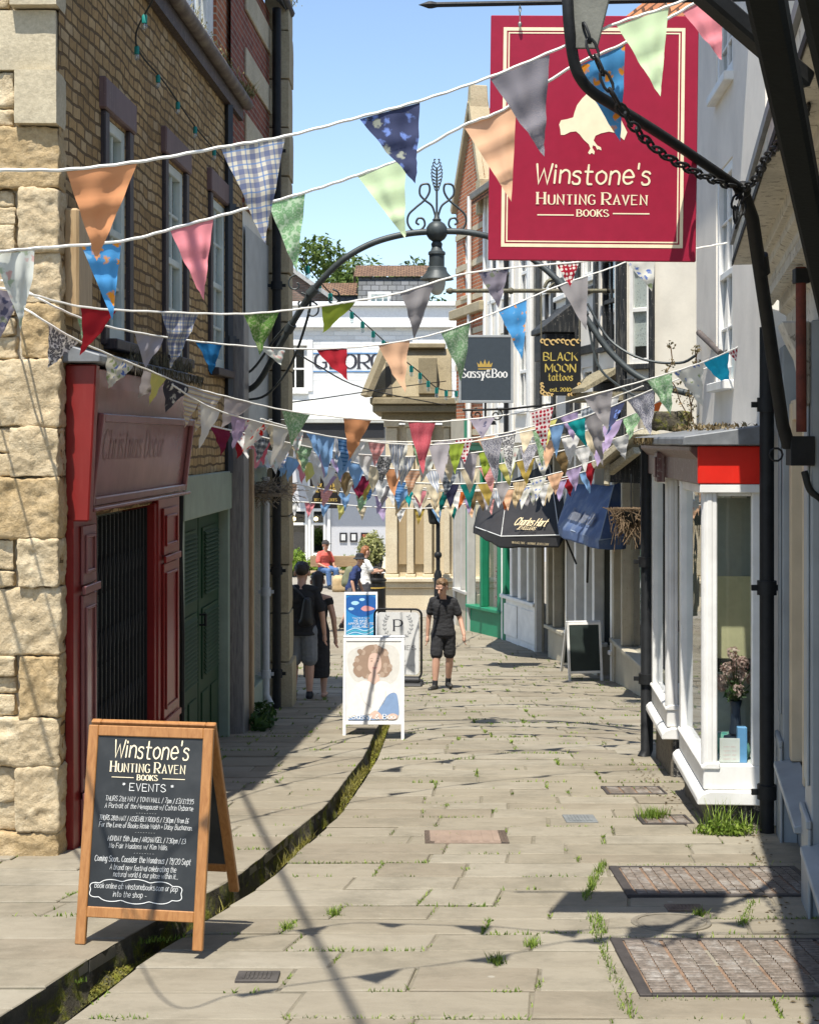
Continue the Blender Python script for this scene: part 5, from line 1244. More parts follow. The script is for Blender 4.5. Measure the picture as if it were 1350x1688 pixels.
tree('tree', 'darker green tree just left of the street lamp hub behind the roofs', (655-675)*.032, 78, -2, 13.6, 3.0, 9000, .17, M_TL2, 14, gT)
# hedge bushes in planters in front of the hotel
M_HEDGE = leafmat('hedge_leaf', (.13,.22,.02), (.30,.40,.06)); M_VAR = leafmat('variegated_leaf', (.26,.28,.09), (.52,.5,.24))
def bush(label, px, pyc, wpx, hpx, y, m, seed, n=1500, s_=.055):
    c = at(px, pyc, y); k = y/2400; t = thing('bush', label, 'bush', (c.x, c.y, gz(y)), 'bushes in front of the hotel'); r = random.Random(seed)
    mb = MB(); leaf_cloud(mb, c, (wpx*k/2, .6, hpx*k/2), n, s_, r); mb.build('foliage', m, t)
    mb = MB(); mb.box(c.x-wpx*k*.4, c.x+wpx*k*.4, y-.3, y+.3, gz(y)-.02, c.z-hpx*k*.25); mb.build('planter', flat('planter_dark', (.05,.05,.05), .7), t, bev=.02)
bush('bright green bush partly hidden behind the stone pier', 487, 925, 36, 40, 43, M_HEDGE, 1)
bush('wide bright green hedge behind the seated person in red', 530, 935, 58, 42, 43.5, M_HEDGE, 2, 2200)
bush('small bright green bush below the framed menus', 581, 934, 42, 36, 43, M_HEDGE, 3)
bush('tall round variegated bush beside the stone corner building', 612, 908, 46, 62, 42, M_VAR, 4, 2600)
# ---------------------------------------------------------------- hanging book shop sign
M_SIGNRED = flat('sign_crimson', (.30,.012,.038), .42); M_CREAM = flat('sign_cream', (.83,.72,.50), .5)
Ys = 6.6; kS = Ys/2400
MSg = Matrix.Translation(at(980, 228, Ys)) @ Matrix.Rotation(math.radians(.7), 4, 'Y') @ Matrix.Rotation(math.radians(-1.5), 4, 'Z')
sx = lambda px: (px-980)*kS
sz = lambda py: (228-py)*kS
hs = thing('hanging_sign', 'large crimson hanging book shop sign with cream bird and double border', 'sign', tuple(at(980, 228, Ys)))
mb = MB(MSg); mb.box(sx(807), sx(1148), -.012, .012, sz(430), sz(26)); mb.build('board', M_SIGNRED, hs, bev=.003)
mb = MB(MSg); y = -.0135
for a, b, c, d, w in ((828, 1126, 408, 46, 5.5), (836, 1118, 400, 54, 2.2)):
    mb.box(sx(a), sx(b), y, y+.001, sz(d+w), sz(d)); mb.box(sx(a), sx(b), y, y+.001, sz(c), sz(c-w)); mb.box(sx(a), sx(a+w), y, y+.001, sz(c-w), sz(d+w)); mb.box(sx(b-w), sx(b), y, y+.001, sz(c-w), sz(d+w))
mb.build('border', M_CREAM, hs)
mb = MB(MSg)
text(mb, "Winstone's", sx(976), sz(303), 31*kS, 'hand', 'c', 186*kS, 1.05, -.0135, .35, .10)
def smallcaps(mb, words_, x, z, h, w, y, wt=1.0):
    u = [(ch, h if j == 0 or len(words_) == 1 else h*.8) for wd in words_ for j, ch in enumerate(wd+' ')][:-1]
    adv = []
    for ch, hh in u: adv.append(hh*.5 if ch == ' ' else hh*(text_strokes(ch)[1]/12*.92 if ch != 'I' else .12)+hh*.32)
    tot = sum(adv); k = w/tot; p = x-w/2
    for (ch, hh), a in zip(u, adv):
        if ch != ' ': text(mb, ch, p+(a-hh*.32)*k/2, z, hh, 'serif', 'c', max(.003, (a-hh*.32)*k), wt, y)
        p += a*k
smallcaps(mb, ['HUNTING', 'RAVEN'], sx(979), sz(337), 19*kS, 184*kS, -.0135, 1.05)
smallcaps(mb, ['BOOKS'], sx(980), sz(357), 11*kS, 55*kS, -.0135, 1.25)
mb.box(sx(887), sx(947), y, y+.001, sz(356), sz(354)); mb.box(sx(1011), sx(1071), y, y+.001, sz(353), sz(351))
mb.build('lettering', M_CREAM, hs)
mb = MB(MSg)  # bird, head down, from the painted outline
B = [(921,206),(924,199),(934,197),(944,194),(946,186),(950,174),(958,163),(968,153),(980,146),(995,141),(1006,140),(1008,160),(1016,182),(1024,200),(1033,218),(1028,231),(1022,226),(1013,219),(1003,217),(990,220),(981,224),(978,232),(984,240),(990,243),(991,248),(986,246),(984,247),(981,241),(977,240),(976,244),(980,250),(979,255),(975,252),(972,255),(969,252),(973,245),(970,238),(962,231),(955,222),(949,217),(940,218),(930,223),(924,223),(923,214)]
curved_plate(mb, [(sx(a), sz(b)) for a, b in B][::-1], -.0135); mb.build('bird', M_CREAM, hs)
brs = thing('sign_bracket', 'black iron bracket bar with arrow tip holding the crimson sign', 'bracket', tuple(at(1100, 2, Ys)))
p0, p1 = at(690, 7, Ys), Vector((2.0, Ys, at(0, -6, Ys).z))
mb = MB(); mb.tube([p0+Vector((.05,0,0)), p1], .012, 8); mb.tube([p0, p0+Vector((.045,0,0)), p0+Vector((.06,0,0)), p0+Vector((.10,0,0))], [.001,.017,.017,.008], 8); mb.bar(p1+Vector((-.02,0,-.25)), p1+Vector((-.02,0,.25)), .05, .015); mb.build('bar', BLACK_IRON, brs, smooth=40)
def chain(mb, pts, pitch=.036, r=.0055, ln=.046, wd=.026, n=6):
    P = catmull(pts, 14) if len(pts) > 2 else [Vector(p) for p in pts]
    acc = 0; nxt = 0; i = 0; tot = sum((b-a).length for a, b in zip(P, P[1:])); k = 0
    d = 0; seg = 0; cum = [0]
    for a, b in zip(P, P[1:]): cum.append(cum[-1]+(b-a).length)
    s_ = pitch/2
    while s_ < tot:
        while seg < len(cum)-2 and cum[seg+1] < s_: seg += 1
        t = (s_-cum[seg])/max(1e-6, cum[seg+1]-cum[seg]); c = P[seg].lerp(P[seg+1], t); tg = (P[seg+1]-P[seg]).normalized()
        a = tg.orthogonal().normalized(); b = tg.cross(a)
        a, b = (a*.8+b*.6, b*.8-a*.6) if k % 2 else (b*.8-a*.6, -(a*.8+b*.6))
        lp = []
        for j in range(10):
            ang = 2*math.pi*j/10; lp.append(c+tg*math.copysign(abs(math.cos(ang))**.7, math.cos(ang))*ln/2+a*math.sin(ang)*wd/2)
        mb.tube(lp, r, n, 0, False, True); s_ += pitch; k += 1
mb = MB(); chain(mb, [at(857, 6, Ys), at(857, 26, Ys)], .016, .0025, .02, .011); mb.lathe([(.006,0),(.009,.01),(.009,.02),(.004,.025)], at(857, 44, Ys-.02), 8); mb.tube([at(857,26,Ys), at(857,40,Ys)], .004, 6)
chain(mb, [at(1098, 4, Ys), at(1098, 24, Ys)], .016, .0025, .02, .011); mb.build('chain', mat('zinc_chain', (.3,.29,.26), .4, .7), brs, smooth=50)

# ---------------------------------------------------------------- folded awning frame in the right foreground
aw = thing('folded_awning', 'black iron folded awning with arm and chains bolted to the grey shopfront', 'awning', tuple(at(1315, 740, 7.9)))
J = at(1224, 312, 6.9)
mb = MB(); mb.tube(catmull([at(934,-30,5.75), at(938,40,5.75), at(946,100,5.78), at(958,130,5.8), at(978,152,5.85), at(1010,172,5.95), at(1100,228,6.35), J], 6), .023, 10); mb.ball(J, .042)
mb.tube([J, at(1240,360,7.05), at(1290,700,7.85), at(1300,735,7.9)], [.03,.034,.036,.038], 10); mb.tube([at(1252,420,7.2), at(1256,450,7.25)], .042, 10)
mb.build('arm', BLACK_IRON, aw, smooth=50)
mb = MB(); chain(mb, [at(962,40,5.7), at(985,100,5.68), at(1022,175,5.72), at(1075,240,6.05), at(1150,285,6.5), J], .070, .0062, .088, .038)
chain(mb, [J, at(1245,295,6.6), at(1262,262,6.3), at(1285,235,5.9), at(1330,180,5.4)], .070, .0062, .088, .038)
chain(mb, [J, at(1212,335,6.85), at(1214,368,6.85), at(1222,345,6.85), J], .062, .0062, .08, .036); mb.build('chain', BLACK_IRON, aw, smooth=50)
mb = MB(); a = at(960, 20, 5.7); mb.hexa([at(935,80,5.75), at(985,80,5.75), at(985,80,5.85), at(935,80,5.85), at(928,-30,5.75), at(1012,-30,5.75), at(1012,-30,5.85), at(928,-30,5.85)]); mb.build('end_plate', mat('grimy_plate', (.13,.13,.11), .7, 0, .5, 5, .4), aw, bev=.006)
mb = MB(); mb.bar(at(1252,-60,3.2), at(1400,668,7.0), .085, .075); mb.build('front_rail', MATS.get('dark_canvas') or mat('dark_canvas', (.008,.010,.010), .8, 0, .3, 6, .4, 60, None, .15), aw, bev=.012)
mb = MB(); mb.bar(at(1330,-60,3.05), at(1462,560,5.75), .065, .06); mb.build('roller', mat('dark_canvas', (.008,.010,.010), .8, 0, .3, 6, .4, 60, None, .15), aw, bev=.02)
mb = MB(); mb.bar(at(1150,-20,4.3), at(1330,135,4.5), .066, .06); mb.build('stay', BLACK_IRON, aw, bev=.01)
q = at(1318, 740, 7.9)
mb = MB(); mb.tube([at(1320,440,7.9), at(1321,712,7.9)], .028, 10); mb.build('rod', mat('rusted_rod', (.17,.045,.03), .8, .2, .6, 6, .5, 30, (.03,.028,.026)), aw, smooth=50)
mb = MB(); mb.box(q.x-.06, q.x+.07, q.y-.05, q.y+.06, q.z-.09, q.z+.07); mb.tube(catmull([q+Vector((.02,-.02,-.12)), q+Vector((.05,-.02,-.22)), q+Vector((.12,-.02,-.30)), q+Vector((.14,-.02,-.5))], 5), .02, 8)
lp = [q+Vector((-.14+.035*math.cos(t*.628), -.05, -.03+.035*math.sin(t*.628))) for t in range(10)]; mb.tube(lp, .007, 6, 0, False, True)
mb.box(q.x-.03, q.x+.05, q.y-.03, q.y+.04, q.z+.90, q.z+.98)
mb.build('wall_bracket', BLACK_IRON, aw, bev=.01)

# ---------------------------------------------------------------- lamp on an iron arch over the street
Yl = 15.2
lt = thing('street_lamp', 'iron lamp hung from a scrolled arch spanning the street', 'street lamp', tuple(at(720, 385, Yl)))
LPX = [(398,648,16.2),(424,632,16.0),(450,590,15.7),(478,540,15.5),(515,480,15.3),(560,432,15.2),(610,402,15.2),(665,386,15.2),(720,381,15.2),(775,383,15.2),(830,398,15.2),(880,428,15.1),(925,468,15.0),(960,515,14.9),(1000,573,14.8),(1040,612,14.7),(1080,633,14.6),(1140,650,14.4)]
mb = MB(); mb.tube(catmull([at(*p) for p in LPX], 6), .034, 10)
for i in (3, 4, 12, 13): p = at(*LPX[i]); d = (at(*LPX[i+1])-p).normalized(); mb.tube([p-d*.05, p+d*.05], .052, 10)
mb.build('arch', GREY_IRON, lt, smooth=50)
mb = MB()
mb.tube(catmull([at(400,660,16.2), at(440,650,16), at(480,600,15.7), at(508,520,15.4), at(512,490,15.35)], 5), .014, 6); mb.tube(catmull([at(380,622,16.3), at(415,610,16.1), at(452,560,15.8), at(480,528,15.5)], 5), .014, 6)
mb.tube(catmull([at(968,525,14.9), at(985,600,14.8), at(1020,636,14.7), at(1060,660,14.6)], 5), .013, 6); mb.tube(catmull([at(968,500,14.9), at(1005,560,14.8), at(1060,592,14.6), at(1120,598,14.4), at(1148,585,14.3)], 5), .014, 6)
def scroll(c, s_, flip, turns=1.35):
    P = []
    for i in range(22):
        t = i/21; r_ = s_*(1-.85*t); a = math.pi*.5+t*turns*2*math.pi*flip; P.append(c+Vector((r_*math.cos(a), 0, r_*math.sin(a))))
    return P
for px, py, f in ((488,468,1),(497,498,-1),(548,492,-1),(513,512,-1)): mb.tube(scroll(at(px,py,15.35), .10, f, .9), .010, 6)
mb.build('stay', GREY_IRON, lt, smooth=50)
h = at(720, 381, Yl)
mb = MB(); mb.ball(h, .115, 16); mb.lathe([(.03,.10),(.05,.12),(.03,.14),(.022,.2)], h, 10); mb.lathe([(.055,-.16),(.06,-.13),(.04,-.10)], h, 12); mb.build('hub', GREY_IRON, lt, smooth=50)
mb = MB(); mb.tube([h+Vector((0,0,.12)), h+Vector((0,0,.66))], .011, 8)
for s_ in (-1, 1):
    o = lambda dx, dz: h+Vector((s_*dx*Yl/2400, 0, dz*Yl/2400))
    mb.tube(catmull([o(2,25), o(8,42), o(20,52), o(28,62), o(26,76), o(14,78), o(12,66), o(20,52), o(34,40), o(46,28), o(48,14), o(40,2), o(28,2), o(20,10), o(22,20), o(30,22), o(34,15), o(29,11)], 6), .0125, 6)
mb.build('scrollwork', GREY_IRON, lt, smooth=50)
mb = MB()
for k in range(9):
    z = .42+.035*k*1.0; w = .05*math.sin(math.pi*(k+1.2)/10.5)+.008
    for s_ in (-1, 1): mb.tube(catmull([h+Vector((0,0,z)), h+Vector((s_*w*.7,0,z+.015)), h+Vector((s_*w,0,z+.055)), h+Vector((s_*w*.4,0,z+.05))], 3), .006, 5)
mb.build('finial', GREY_IRON, lt, smooth=50)
c = h+Vector((0,0,-.5))
mb = MB(); mb.lathe([(.03,.36),(.05,.34),(.065,.30),(.088,.285),(.092,.26),(.08,.25),(.08,.13),(.10,.12),(.105,.09),(.115,.07),(.172,.01),(.176,-.005),(.11,.02)], c, 24); mb.build('lantern_cap', GREY_IRON, lt, smooth=40)
mb = MB(); mb.lathe([(.09,.03),(.092,-.05),(.078,-.11),(.045,-.155),(.015,-.165)], c, 20); mb.build('lantern_glass', flat('frosted_glass', (.5,.5,.46), .25), lt, smooth=60)

# ---------------------------------------------------------------- other hanging signs
def hang_sign(name, label, px0, px1, py0, py1, Y, m, fr=None, yaw=0, th_=.03):
    c = at((px0+px1)/2, (py0+py1)/2, Y); M = Matrix.Translation(c) @ Matrix.Rotation(math.radians(yaw), 4, 'Z'); k = Y/2400
    t = thing(name, label, 'sign', tuple(c)); w, h_ = (px1-px0)*k/2, (py1-py0)*k/2
    mb = MB(M); mb.box(-w, w, -th_/2, th_/2, -h_, h_); mb.build('board', m, t, bev=.004)
    if fr:
        mb = MB(M); f = .03; y0, y1 = -th_/2-.006, th_/2+.006
        mb.box(-w-.01, -w+f, y0, y1, -h_-.01, h_+.01); mb.box(w-f, w+.01, y0, y1, -h_-.01, h_+.01); mb.box(-w+f, w-f, y0, y1, h_-f, h_+.01); mb.box(-w+f, w-f, y0, y1, -h_-.01, -h_+f); mb.build('frame', fr, t, bev=.004)
    return t, M, k, -th_/2-.0015
M_SLATEB = flat('slate_blue_sign', (.055,.07,.085), .5); M_WH = flat('lettering_white', (.8,.8,.78), .5); M_GOLD = flat('lettering_gold', (.50,.34,.09), .4)
t, M, k, y = hang_sign('hanging_sign', 'slate grey hanging sign with white lettering and a gold crown', 757, 845, 553, 663, 23.5, M_SLATEB, flat('sign_frame_grey', (.35,.37,.38), .4, 0))
c0 = (801, 608); P = lambda px, py: ((px-c0[0])*k, (c0[1]-py)*k)
mb = MB(M); x, z = P(798, 622); text(mb, "Sassy&Boo", x, z, 14*k, 'serif', 'c', 74*k, 1.0, y); mb.build('lettering', M_WH, t)
mb = MB(M); cr = [(788,605),(786,597),(790,601),(792,594),(796,601),(799,592),(802,601),(806,594),(808,601),(812,597),(810,605)]; curved_plate(mb, [P(a, b) for a, b in cr][::-1], y); mb.box(P(788,0)[0], P(810,0)[0], y-.001, y, P(0,609)[1], P(0,607)[1]); mb.build('crown', M_GOLD, t)
mb = MB(); a = at(850, 672, 23.5); b = at(930, 664, 24.5); mb.tube([at(762,676,23.5), at(840,674,23.5), b], .02, 6); mb.tube([at(800,664,23.5), at(800,690,23.5)], .02, 6); mb.tube(scroll(at(786,684,23.5), .11, 1), .012, 5); mb.tube(scroll(at(818,684,23.5), .11, -1), .012, 5); mb.lathe([(.02,.1),(.16,.06),(.18,.0)], at(800,700,23.5), 12); mb.build('sign_bracket', BLACK_IRON, t, smooth=50)
t, M, k, y = hang_sign('hanging_sign', 'black tattoo shop sign with gold blackletter and gilded corner scrolls', 890, 957, 560, 652, 21, flat('sign_black', (.018,.019,.02), .45), None, 4)
c0 = (923.5, 606); P = lambda px, py: ((px-c0[0])*k, (c0[1]-py)*k)
mb = MB(M)
for s_, py, h_, w in (("BLACK", 594, 13, 56), ("MOON", 613, 13, 50)): text(mb, s_, 0, P(0,py)[1], h_*k, 'black', 'c', w*k, .85, y)
text(mb, "tattoos", 0, P(0,627)[1], 11*k, 'black', 'c', 40*k, .85, y); text(mb, "est. 2010", 0, P(0,645)[1], 6*k, 'serif', 'c', 34*k, 1.5, y); mb.build('lettering', flat('tattoo_gold', (.52,.40,.10), .4), t)
mb = MB(M)
M_GILT = flat('gilt_scroll', (.62,.43,.18), .35)
for s_ in (-1, 1):
    for cx, cz, r_ in ((12,-41,4),(22,-41,5),(4,-43,3),(30,-43,3)): 
        pts = [((s_*cx+r_*math.cos(a*.5))*k, (-cz+r_*math.sin(a*.5)+1)*k) for a in range(11)]; line(mb, pts, 2.2*k, y-.004)
    for cx, cz, r_ in ((30,40,3.2),(26,43,3),(30,33,2.6),(31,27,2),(20,43.5,2.4),(14,44.5,1.6)):
        pts = [((s_*cx+r_*math.cos(a*.6))*k, (-cz+r_*math.sin(a*.6))*k) for a in range(10)]; line(mb, pts, 2.2*k, y-.004)
mb.build('gilding', M_GILT, t)
mb = MB(); bz = 480
mb.tube([at(735,479,21.2), at(1000,479,21.2)], .03, 8); mb.tube([at(892,480,21), at(892,562,21)], .012, 6); mb.tube([at(955,480,21), at(955,562,21)], .012, 6)
for px in (742, 842, 960): mb.ball(at(px,479,21.2), .05, 10)
mb.tube(catmull([at(897,474,21.2), at(905,462,21.2), at(925,462,21.2), at(935,474,21.2)], 5), .03, 6); mb.tube(catmull([at(905,474,21.2), at(915,466,21.2), at(926,474,21.2)], 5), .02, 6)
mb.build('sign_bracket', paint('lichened_iron', (.12,.11,.08), .7, .2, (.3,.28,.15)), t, smooth=50)
t, M, k, y = hang_sign('hanging_sign', 'black spa treatments sign with gold capitals, lowest and farthest of the hanging signs', 511, 562, 778, 838, 29.5, flat('spa_black', (.022,.02,.02), .4), None, 3)
c0 = (536.5, 808); P = lambda px, py: ((px-c0[0])*k, (c0[1]-py)*k)
mb = MB(M)
for s_, py, h_, w in (("HOLISTIC", 803, 6, 38), ("ALCHEMY", 811, 6, 37), ("SPA", 820, 4, 11), ("TREATMENTS", 826, 4.4, 38)): text(mb, s_, 0, P(0,py)[1], h_*k, 'serif', 'c', w*k, 1.6, y)
mb.build('lettering', M_GOLD, t)
mb = MB(); mb.tube([at(455,766,28.5), at(545,766,29.5)], .025, 6); mb.tube([at(518,766,29.4), at(518,779,29.5)], .012, 6); mb.tube([at(555,768,29.4), at(555,779,29.5)], .012, 6); mb.build('sign_bracket', BLACK_IRON, t)

# ---------------------------------------------------------------- awnings
M_BLKCAN = mat('black_canvas', (.022,.021,.022), .75, 0, .25, 3, .3, 24); M_BLUCAN = mat('faded_blue_canvas', (.075,.12,.24), .8, 0, .25, 2.5, .4, 20, (.20,.24,.31))
def awning(name, label, P, m, lines, val, seed, textm, wall):
    """P = 4 front points (left-side-back, left-front, right-front, right-side-back) top / mid / bottom rows"""
    t = thing(name, label, 'awning', tuple(P['mid'][1]))
    mb = MB(); T, Mi, Bo = P['top'], P['mid'], P['bot']
    V = T+Mi+Bo; n = len(T); Fc = []
    for r_ in range(2):
        for i in range(n-1): Fc.append((r_*n+i, r_*n+i+1, (r_+1)*n+i+1, (r_+1)*n+i))
    bm = bmesh.new(); bv = [bm.verts.new(v) for v in V]
    for f in Fc: bm.faces.new([bv[i] for i in f])
    bmesh.ops.subdivide_edges(bm, edges=bm.edges[:], cuts=5, use_grid_fill=True)
    r = random.Random(seed)
    for v in bm.verts:
        nn = noise.noise(v.co*2.6)*.035+noise.noise(v.co*6)*.014; v.co += Vector((nn, -abs(nn)*.5, nn*.6))
    bm.verts.index_update(); mb.add([v.co.copy() for v in bm.verts], [[v.index for v in f.verts] for f in bm.faces]); bm.free()
    o = mb.build('canopy', m, t, smooth=40); s_ = o.modifiers.new('thick', 'SOLIDIFY'); s_.thickness = .012
    mb = MB()
    mb.tube([p+Vector((0,-.02,.0)) for p in Mi], .011, 5)
    for i in range(n): mb.tube([T[i]+Vector((0,-.02,.01)), Mi[i]+Vector((0,-.02,.0))], .009, 5)
    mb.build('piping', textm[1], t)
    mb = MB()
    for a, b in wall: mb.tube([a, b], .018, 6)
    mb.build('arm', BLACK_IRON, t)
    return t
# black jeweller awning: fans out from the wall
P = {'top': [at(826,762,27.6), at(842,752,27.3), at(880,742,26.6), at(918,765,26.2)],
     'mid': [at(782,868,27.4), at(826,884,26.0), at(922,882,25.2), at(932,858,25.4)],
     'bot': [at(782,878,27.4), at(826,903,26.0), at(920,903,25.2), at(931,880,25.4)]}
P['top'] = [at(800,800,28.4), at(838,796,28.2), at(905,762,26.7), at(928,800,26.0)]
t = awning('awning', 'black canvas jeweller awning with gold lettering over the white shopfront', P, M_BLKCAN, None, None, 3, (M_GOLD, flat('piping_white', (.6,.6,.58))), [(at(830,800,28), at(832,884,26.1))])
A, B = P['mid'][1], P['mid'][2]
d = Vector((B.x-A.x, B.y-A.y, 0)); up = ((P['top'][2]+P['top'][1])/2-(A+B)/2)
zx = d.normalized(); zu = (up-zx*up.dot(zx)).normalized(); zn = zx.cross(zu)
MA = Matrix(((zx.x,-zn.x,zu.x,(A.x+B.x)/2),(zx.y,-zn.y,zu.y,(A.y+B.y)/2),(zx.z,-zn.z,zu.z,(A.z+B.z)/2),(0,0,0,1)))
k = 25.6/2400; ku = 1/max(.3, abs(zu.z))
mb = MB(MA); text(mb, "Charles Hart", -5*k, 8*k*ku, 11*k*ku, 'sans', 'c', 62*k, .72, -.11); text(mb, "JEWELLERS", -6*k, 1.5*k*ku, 4.5*k*ku, 'sans', 'c', 36*k, .8, -.11); mb.build('lettering', flat('awning_cream', (.62,.5,.3), .6), t)
MV = Matrix(((zx.x,-0.0,0,(A.x+B.x)/2),(zx.y,1,0,(A.y+B.y)/2),(0,0,1,(A.z+B.z)/2),(0,0,0,1)))
mb = MB(MV); text(mb, "VINTAGE FINE - ANTIQUE JEWELLERY", 0, -14*k, 3.2*k, 'serif', 'c', 74*k, 1.1, -.05); mb.build('valance_lettering', flat('awning_cream', (.62,.5,.3), .6), t)
P = {'top': [at(938,806,24.6), at(952,799,24.3), at(1012,800,22.6), at(1030,790,22.9)],
     'mid': [at(920,866,24.2), at(923,868,24.0), at(988,890,21.6), at(1030,884,21.9)],
     'bot': [at(920,878,24.2), at(923,884,24.0), at(986,906,21.6), at(1030,905,21.9)]}
t = awning('awning', 'faded blue canvas awning with worn lettering beside the black jeweller awning', P, M_BLUCAN, None, None, 8, (M_GOLD, flat('piping_blue', (.3,.36,.45))), [(at(950,930,24), at(925,870,24)), (at(968,960,23), at(970,890,22.2))])
A, B = P['mid'][1], P['mid'][2]; d = Vector((B.x-A.x, B.y-A.y, B.z-A.z)); zx = d.normalized(); up = ((P['top'][2]+P['top'][1])/2-(A+B)/2); zu = (up-zx*up.dot(zx)).normalized(); zn = zx.cross(zu)
MA = Matrix(((zx.x,-zn.x,zu.x,(A.x+B.x)/2),(zx.y,-zn.y,zu.y,(A.y+B.y)/2),(zx.z,-zn.z,zu.z,(A.z+B.z)/2),(0,0,0,1)))
mb = MB(MA); text(mb, "Hannah Jane Ellis", -.12, .16, .20, 'serif', 'c', d.length*.58, 1.0, -.05); mb.build('lettering', flat('worn_letter', (.16,.17,.20), .7), t)

# ---------------------------------------------------------------- boards standing in the street
M_OAK = wood('oak_frame', (.27,.11,.03), (.40,.185,.06), .4, 'z'); M_CHALK = mat('chalkboard', (.022,.025,.027), .6, 0, .35, 3, .05, 60, (.045,.048,.05)); M_CHALKW = flat('chalk_white', (.75,.75,.72), .9)
def a_board(name, label, x, y, yaw, w, h, lean, spread, fm, pm, fw=.05, leg=.12, back=True, zb=None, th_=.028, bm_=None):
    z = gz(y) if zb is None else zb
    t = thing(name, label, 'a-board', (x, y, z))
    R = Matrix.Translation((x, y, z)) @ Matrix.Rotation(math.radians(yaw), 4, 'Z')
    a = math.asin(lean/h); Mf = R @ Matrix.Rotation(-a, 4, 'X')
    top = Vector((0, lean, h*math.cos(a)))
    L = h
    mb = MB(Mf); mb.box(-w/2, -w/2+fw, 0, th_, 0, L); mb.box(w/2-fw, w/2, 0, th_, 0, L); mb.box(-w/2+fw, w/2-fw, .001, th_-.001, L-fw, L); mb.box(-w/2+fw, w/2-fw, .001, th_-.001, leg, leg+fw); mb.build('frame', fm, t, bev=.004)
    mb = MB(Mf); mb.box(-w/2+fw, w/2-fw, .009, th_-.006, leg+fw, L-fw); mb.build('panel', pm, t)
    if back:
        Mb = R @ Matrix.Translation((0, lean+.004, h*math.cos(a))) @ Matrix.Rotation(math.asin(min(.9, (spread-lean)/h)), 4, 'X')
        mb = MB(Mb); mb.box(-w/2, -w/2+fw, th_, 2*th_, -L, 0); mb.box(w/2-fw, w/2, th_, 2*th_, -L, 0); mb.box(-w/2+fw, w/2-fw, th_+.001, 2*th_-.001, -fw, 0); mb.box(-w/2+fw, w/2-fw, th_+.001, 2*th_-.001, -L+leg, -L+leg+fw); mb.build('back_frame', fm, t, bev=.004)
        mb = MB(Mb); mb.box(-w/2+fw, w/2-fw, th_+.006, 2*th_-.009, -L+leg+fw, -fw); mb.build('back_panel', bm_ or pm, t)
    return t, Mf
Mt = None
cb, Mf = a_board('chalkboard_sign', 'wooden framed chalkboard a-board of book shop events with white handwriting, nearest on the left', -1.325, 7.10, -9, .65, 1.06, .19, .62, M_OAK, M_CHALK, .052, .13, True, gz(7.10)+.045)
# chalk lettering
mb = MB(Mf); yb = .0075
T = lambda s_, z, h_, w, x=0.0, st='hand', wt=1.0, j=.5, sl=.12, rise=-.0: text(mb, s_, x, z, h_, st, 'c', w, wt, yb, j, sl, 3.0, 0, rise)
T("Winstone's", .905, .083, .385, .005, 'hand', .82, .35, .10)
smallcaps(mb, ['HUNTING', 'RAVEN'], .0, .835, .050, .395, yb, .85); smallcaps(mb, ['BOOKS'], .0, .797, .026, .112, yb, 1.2)
mb.box(-.19, -.075, yb-.001, yb, .806, .8095); mb.box(.075, .19, yb-.001, yb, .806, .8095)
mb.build('painted_heading', M_CREAM, cb)
mb = MB(Mf)
T("* EVENTS *", .745, .036, .265, .0, 'hand', .8, .4, 0)
T("THURS 21st MAY / TOWN HALL / 7pm / £3/£19.95", .692, .0235, .455, .012, wt=.62, j=.5); T("A Portrait of the Menopause w/ Catrin Osborne", .658, .0235, .455, .012, wt=.62, j=.5)
T("THURS 28th MAY / ASSEMBLY ROOMS / 7.30pm / from £6", .598, .0235, .46, -.01, wt=.62, j=.5); T("For the Love of Books: Rosie Walsh + Daisy Buchanan.", .565, .0235, .48, .0, wt=.62, j=.5)
T("MONDAY 15th June / ARCHANGEL / 7.30pm / £3", .500, .0235, .40, .01, wt=.62, j=.5); T("No Fair Maidens w/ Kim Willis.", .466, .0235, .30, -.03, wt=.62, j=.5)
T("Coming Soon... Consider the Wondrous / 19/20 Sept", .400, .028, .49, -.005, wt=.6, j=.5); T("A brand new festival celebrating the", .362, .025, .34, .0, wt=.6, j=.5); T("natural world & our place within it...", .330, .024, .33, .015, wt=.6, j=.5)
T("Book online at: winstonebooks.com or pop", .272, .026, .425, -.03, wt=.6, j=.5); T("into the shop -", .234, .026, .17, -.06, wt=.6, j=.5)
for z in (.638, .545, .445): T("- - - - - - - -", z-.004, .010, .10, .0, wt=.8)
cl = []
for i in range(60):
    a = 2*math.pi*i/60; b = abs(math.sin(a*5)); cl.append((-.03+(.232+.010*b)*math.cos(a), .262+(.046+.012*b)*math.copysign(abs(math.sin(a))**.6, math.sin(a))))
line(mb, cl, .0035, yb, 0, 2, True)
mb.build('chalk_writing', M_CHALKW, cb)
# poster a-board
M_WHFR = flat('white_frame', (.75,.75,.74), .35)
pb, Mf = a_board('poster_board', 'white framed a-board with a pale poster of a curly haired woman over the gutter', -.385, 15.55, 0, .66, 1.08, .16, .60, M_WHFR, flat('poster_sky', (.72,.71,.67), .3), .035, .16, True, gz(15.55)-.0, .028, flat('board_back', (.2,.19,.17), .6))
def blob(mb, pts, y, mi=0): curved_plate(mb, [(p.x, p.y) for p in catmull([Vector(q) for q in pts], 5, True)][::-1], y, mi)
mb = MB(Mf); yb = .0085; q = .88/ .88
cols = [flat('poster_hair', (.33,.23,.165), .3), flat('poster_skin', (.66,.47,.38), .3), flat('poster_blouse', (.78,.75,.71), .3), flat('poster_jean', (.22,.32,.50), .3), flat('poster_soft', (.62,.6,.55), .3), flat('poster_lip', (.55,.28,.25), .3), flat('poster_hair_light', (.44,.33,.25), .3)]
blob(mb, [(-.28,.9),(-.1,1.0),(.2,1.0),(.28,.85),(.2,.6),(-.2,.62)], yb, 4)
